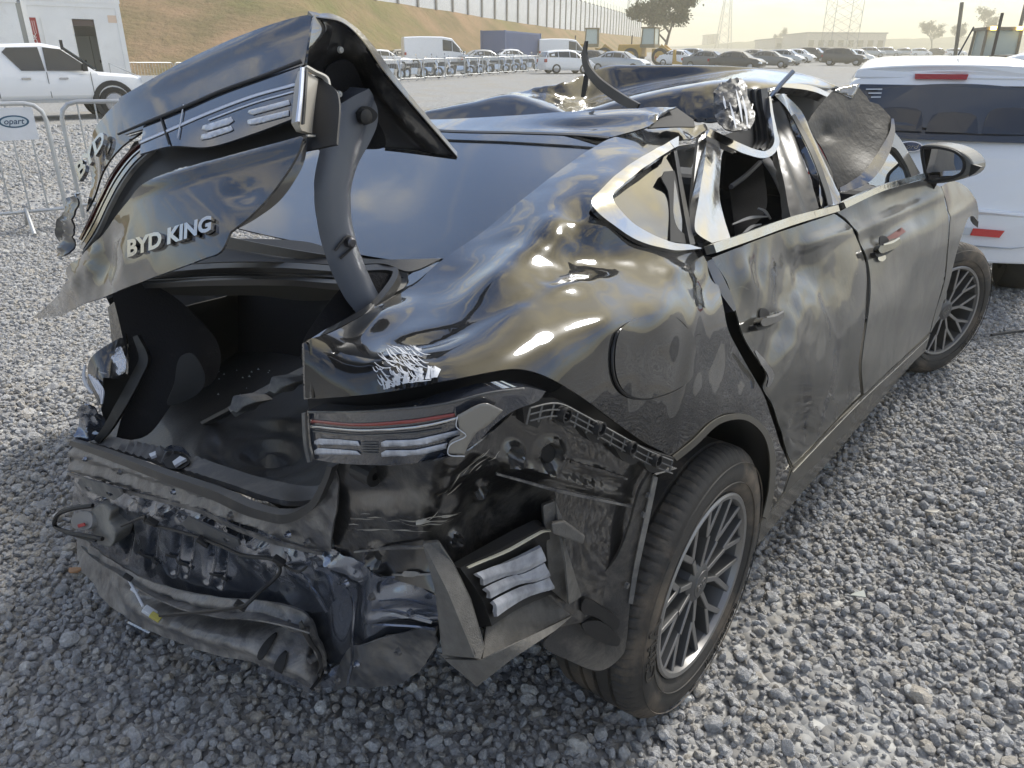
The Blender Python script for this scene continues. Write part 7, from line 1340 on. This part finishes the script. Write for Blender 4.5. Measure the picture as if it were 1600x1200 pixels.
# ================================================================== white wagon
def wagon():
    WY = 4.85; base = np.array([2.68, WY, 0.0])
    root = empty('white_wagon', tuple(base), -R(23), 'dusty white estate car seen from behind, beside the wreck', 'car'); root.scale = (.95, 1.04, 1.04)
    wp = mat('wagon_white', (.84, .85, .87), .3, coat=.8, dirt=(.42, .38, .32), dirt_amt=.12, dscale=2.2)
    S = [(-.02, .40, .62, .66, .66, .60), (.0, .36, .80, .88, .76, .66), (.07, .34, .90, 1.10, .81, .62), (.20, .33, .93, 1.335, .83, .575), (.34, .33, .94, 1.40, .83, .57), (.9, .33, .95, 1.455, .84, .57), (1.7, .33, .95, 1.47, .84, .57), (2.3, .33, .94, 1.42, .84, .56), (3.0, .33, .93, 1.0, .83, .62), (3.7, .35, .80, .85, .78, .58), (3.95, .45, .62, .66, .66, .48)]
    def rg(st):
        y, zb, zs, zr, hw, hr = st; Pn = [(hw * .88, zb), (hw * .97, zb + .08), (hw, zb + .22), (hw, zb + (zs - zb) * .7), (hw * .975, zs), (hr + (hw * .97 - hr) * .14, zr - .075), (hr * .93, zr - .02), (hr * .6, zr)]
        return [(x, y, z) for x, z in Pn] + [(-x, y, z) for x, z in reversed(Pn)]
    b = MB().loft([rg(s) for s in S]).build('body', wp, root, smooth=True); md = b.modifiers.new('subsurf', 'SUBSURF'); md.levels = 2; md.render_levels = 2
    ln = lambda z: np.interp(z, [.36, .66, .88, 1.10, 1.335], [-.03, -.025, 0, .07, .20])
    def face(nm, poly, m, par=root, off=.03, th=.02, bev=0):
        ol = spline([(x * 100, -z * 100) + ((1,) if len(q) == 0 else ()) for x, z, *q in poly], 4) / 100; P = [(x, float(ln(-z)) - off - .035 * max(0, (1 - (x / .8) ** 2)) + .035, -z) for x, z in ol]
        return MB().prism(P, (0, th, 0)).build(nm, m, par, bevel=bev)
    gl = mat('wagon_glass', (.035, .04, .055), .06, coat=.6, dirt=(.2, .19, .2), dirt_amt=.12, dscale=3)
    tg = face('tailgate', [(-.60, 1.31, 0), (.60, 1.31, 0), (.66, 1.0, 0), (.64, .66, 0), (.55, .60, 0), (-.55, .60, 0), (-.64, .66, 0), (-.66, 1.0, 0)], wp, off=.045, bev=.01)
    g = face('rear_window', [(-.57, 1.285), (.57, 1.285), (.645, .985), (-.645, .985)], gl, tg, .058)
    face('glass_line', [(-.45, 1.255, 0), (.48, 1.255, 0), (.53, 1.05, 0), (.47, 1.03, 0), (0.02, 1.03, 0), (-.2, 1.06, 0), (-.5, 1.07, 0)], mat('glass_inner', (.05, .056, .07), .05, coat=.6), g, .0615, .004)
    for x, w_, z0, z1 in ((-.30, .30, 1.03, 1.16), (.02, .30, 1.03, 1.14), (.34, .30, 1.03, 1.17)): face('headrest_shape', [(x - w_ / 2, z0), (x - w_ * .42, z1 - .02, 0), (x - .05, z1, 0), (x + .05, z1, 0), (x + w_ * .42, z1 - .02, 0), (x + w_ / 2, z0)], mat('seat_in_glass', (.02, .022, .03), .1, coat=.6), g, .0640, .003)
    face('brake_light', [(-.25, 1.347), (.06, 1.347), (.055, 1.318), (-.245, 1.318)], M_red_lens, root, .07, .03)
    face('spoiler', [(-.60, 1.372, 0), (0, 1.40, 0), (.60, 1.372, 0), (.62, 1.318), (-.62, 1.318)], wp, tg, .05, .14, .01)
    n = 24; el = lambda a, c: [(-.20 + a * math.cos(2 * math.pi * i / n), .945 + c * math.sin(2 * math.pi * i / n), 0) for i in range(n)]
    e = face('oval_badge', el(.072, .030), M_chrome, tg, .058, .02); face('badge_field', el(.064, .024), mat('badge_blue', (.02, .035, .08), .25, coat=.6), e, .0635, .004)
    V, F = text_mesh('Ford', .5, .01, .3); lo, hi = V[:, :2].min(0), V[:, :2].max(0); s = (V[:, :2] - lo) / (hi - lo); mk('badge_lettering', np.stack([-.25 + s[:, 0] * .10, float(ln(.945)) - .0655 + (V[:, 2] < 0) * -.002, .932 + s[:, 1] * .028], 1), F, M_chrome, e)
    face('tail_light', [(.66, 1.02), (.80, .98), (.81, .74), (.70, .70), (.655, .80)], M_red_lens, root, .05, .06, .01); face('tail_light', [(-.66, 1.02), (-.655, .80), (-.70, .70), (-.81, .74), (-.80, .98)], M_red_lens, root, .05, .06, .01)
    bp = face('rear_bumper', [(-.80, .58, 0), (.80, .58, 0), (.82, .42, 0), (.74, .315, 0), (-.74, .315, 0), (-.82, .44, 0)], wp, root, .075, .16, .03)
    face('reflector_red', [(.26, .50), (.44, .497), (.42, .455), (.252, .457)], mat('reflector_red', (.62, .03, .03), .25, coat=.5), bp, .082, .01); face('reflector_white', [(.16, .502), (.256, .50), (.248, .457), (.16, .459)], mat('reflector_white', (.62, .64, .66), .3, coat=.5), bp, .082, .01)
    face('bumper_groove', [(-.6, .40), (.5, .398), (.6, .415, 0), (.5, .392), (-.6, .392)], mat('groove_grey', (.45, .47, .5), .5), bp, .0805, .01)
    for nm, bx, hh in (('letter', .70, .10),):
        V, F = text_mesh('A', .5, .01); lo, hi = V[:, :2].min(0), V[:, :2].max(0); s = (V[:, :2] - lo) / (hi - lo); mk('letter', np.stack([bx + s[:, 0] * .06, np.full(len(V), float(ln(.66)) - .052) + (V[:, 2] < 0) * -.002, .60 + s[:, 1] * .07], 1), F, M_blackpl, root)
    rr = mat('wagon_tyre', (.022, .022, .02), .85, dirt=(.1, .09, .07), dirt_amt=.3)
    for sx in (1, -1):
        for yy in (.62, 3.1): t, r_ = MB(), MB(); wheel_simple(t, r_, sx * .80, yy, .31, .2); w_ = t.build('wheel', rr, root, smooth=True); r_.build('rim', M_rim_far, w_)
    MB().box((0, 2.1, .38), (1.3, 3.2, .1)).build('underbody', M_blackpl, root)
    MB().box((.2, .7, .30), (.6, .3, .14)).build('silencer', M_blackpl, root, bevel=.03)
    MB().tube([(0.06, .9, 1.46), (.10, .75, 1.62)], .006, 6).build('aerial', M_blackpl, root)
    for k in range(3): face('window_sticker', [(-.53 + k * .02, 1.26 - k * .022), (-.43, 1.262 - k * .022), (-.43, 1.255 - k * .022), (-.53 + k * .02, 1.253 - k * .022)], mat('sticker', (.55, .57, .6), .5), g, .064, .003)
wagon()
# thin cable lying on the stones beyond the front wheel, flakes of plastic and dry leaves
tag(wire('ground_cable', [(2.75, 4.05, .03), (3.0, 4.12, .035), (3.3, 4.16, .03), (3.7, 4.25, .03)], .008, M_blackpl), 'thin dark cable lying on the gravel by the front wheel', 'cable')
bpy.data.objects['ground_cable'].parent = None
def litter(name, u, v, r_, c, label, n=6):
    d = wray(u, v); p = CAM + d * (-(CAM[2] - .022) / d[2]); rn_ = random.Random(int(u)); a0 = rn_.random() * 6
    P = [(p[0] + r_ * (1 if i % 2 else .6) * math.cos(a0 + i * 6.28 / n), p[1] + .55 * r_ * math.sin(a0 + i * 6.28 / n), p[2] + rn_.uniform(0, .012)) for i in range(n)]
    tag(MB().prism(P, (0, 0, .003)).build(name, mat(name + '_mat_%d' % u, c, .6)), label, 'debris', 'bits lying on the gravel')
litter('plastic_flake', 1343, 932, .028, (.42, .44, .40), 'pale flake of plastic on the gravel right of the rear wheel')
litter('plastic_flake', 1288, 730, .035, (.25, .27, .27), 'grey shard on the gravel beside the door sill')
litter('plastic_flake', 1455, 802, .030, (.38, .36, .32), 'pale shard alone on the open gravel')
litter('dry_leaf', 117, 893, .028, (.30, .16, .07), 'brown dry leaf on the stones left of the bumper beam')
litter('dry_leaf', 112, 742, .018, (.45, .33, .16), 'small tan leaf on the stones by the far rear corner')
# ------------------------------------------------------------------ dusty air
def haze():
    m = bpy.data.materials.new('dusty_air'); m.use_nodes = True; nt = m.node_tree; nt.nodes.clear()
    o = nt.nodes.new('ShaderNodeOutputMaterial'); v = nt.nodes.new('ShaderNodeVolumePrincipled')
    v.inputs['Color'].default_value = (.96, .89, .70, 1); v.inputs['Density'].default_value = 0.0019; v.inputs['Anisotropy'].default_value = 0.2
    nt.links.new(v.outputs[0], o.inputs['Volume'])
    mb = MB().box((0, 640, 29), (1960, 1980, 64)); ob = mb.build('haze', m); tag(ob, 'dusty haze hanging over the lot', 'haze', kind='stuff')
haze()
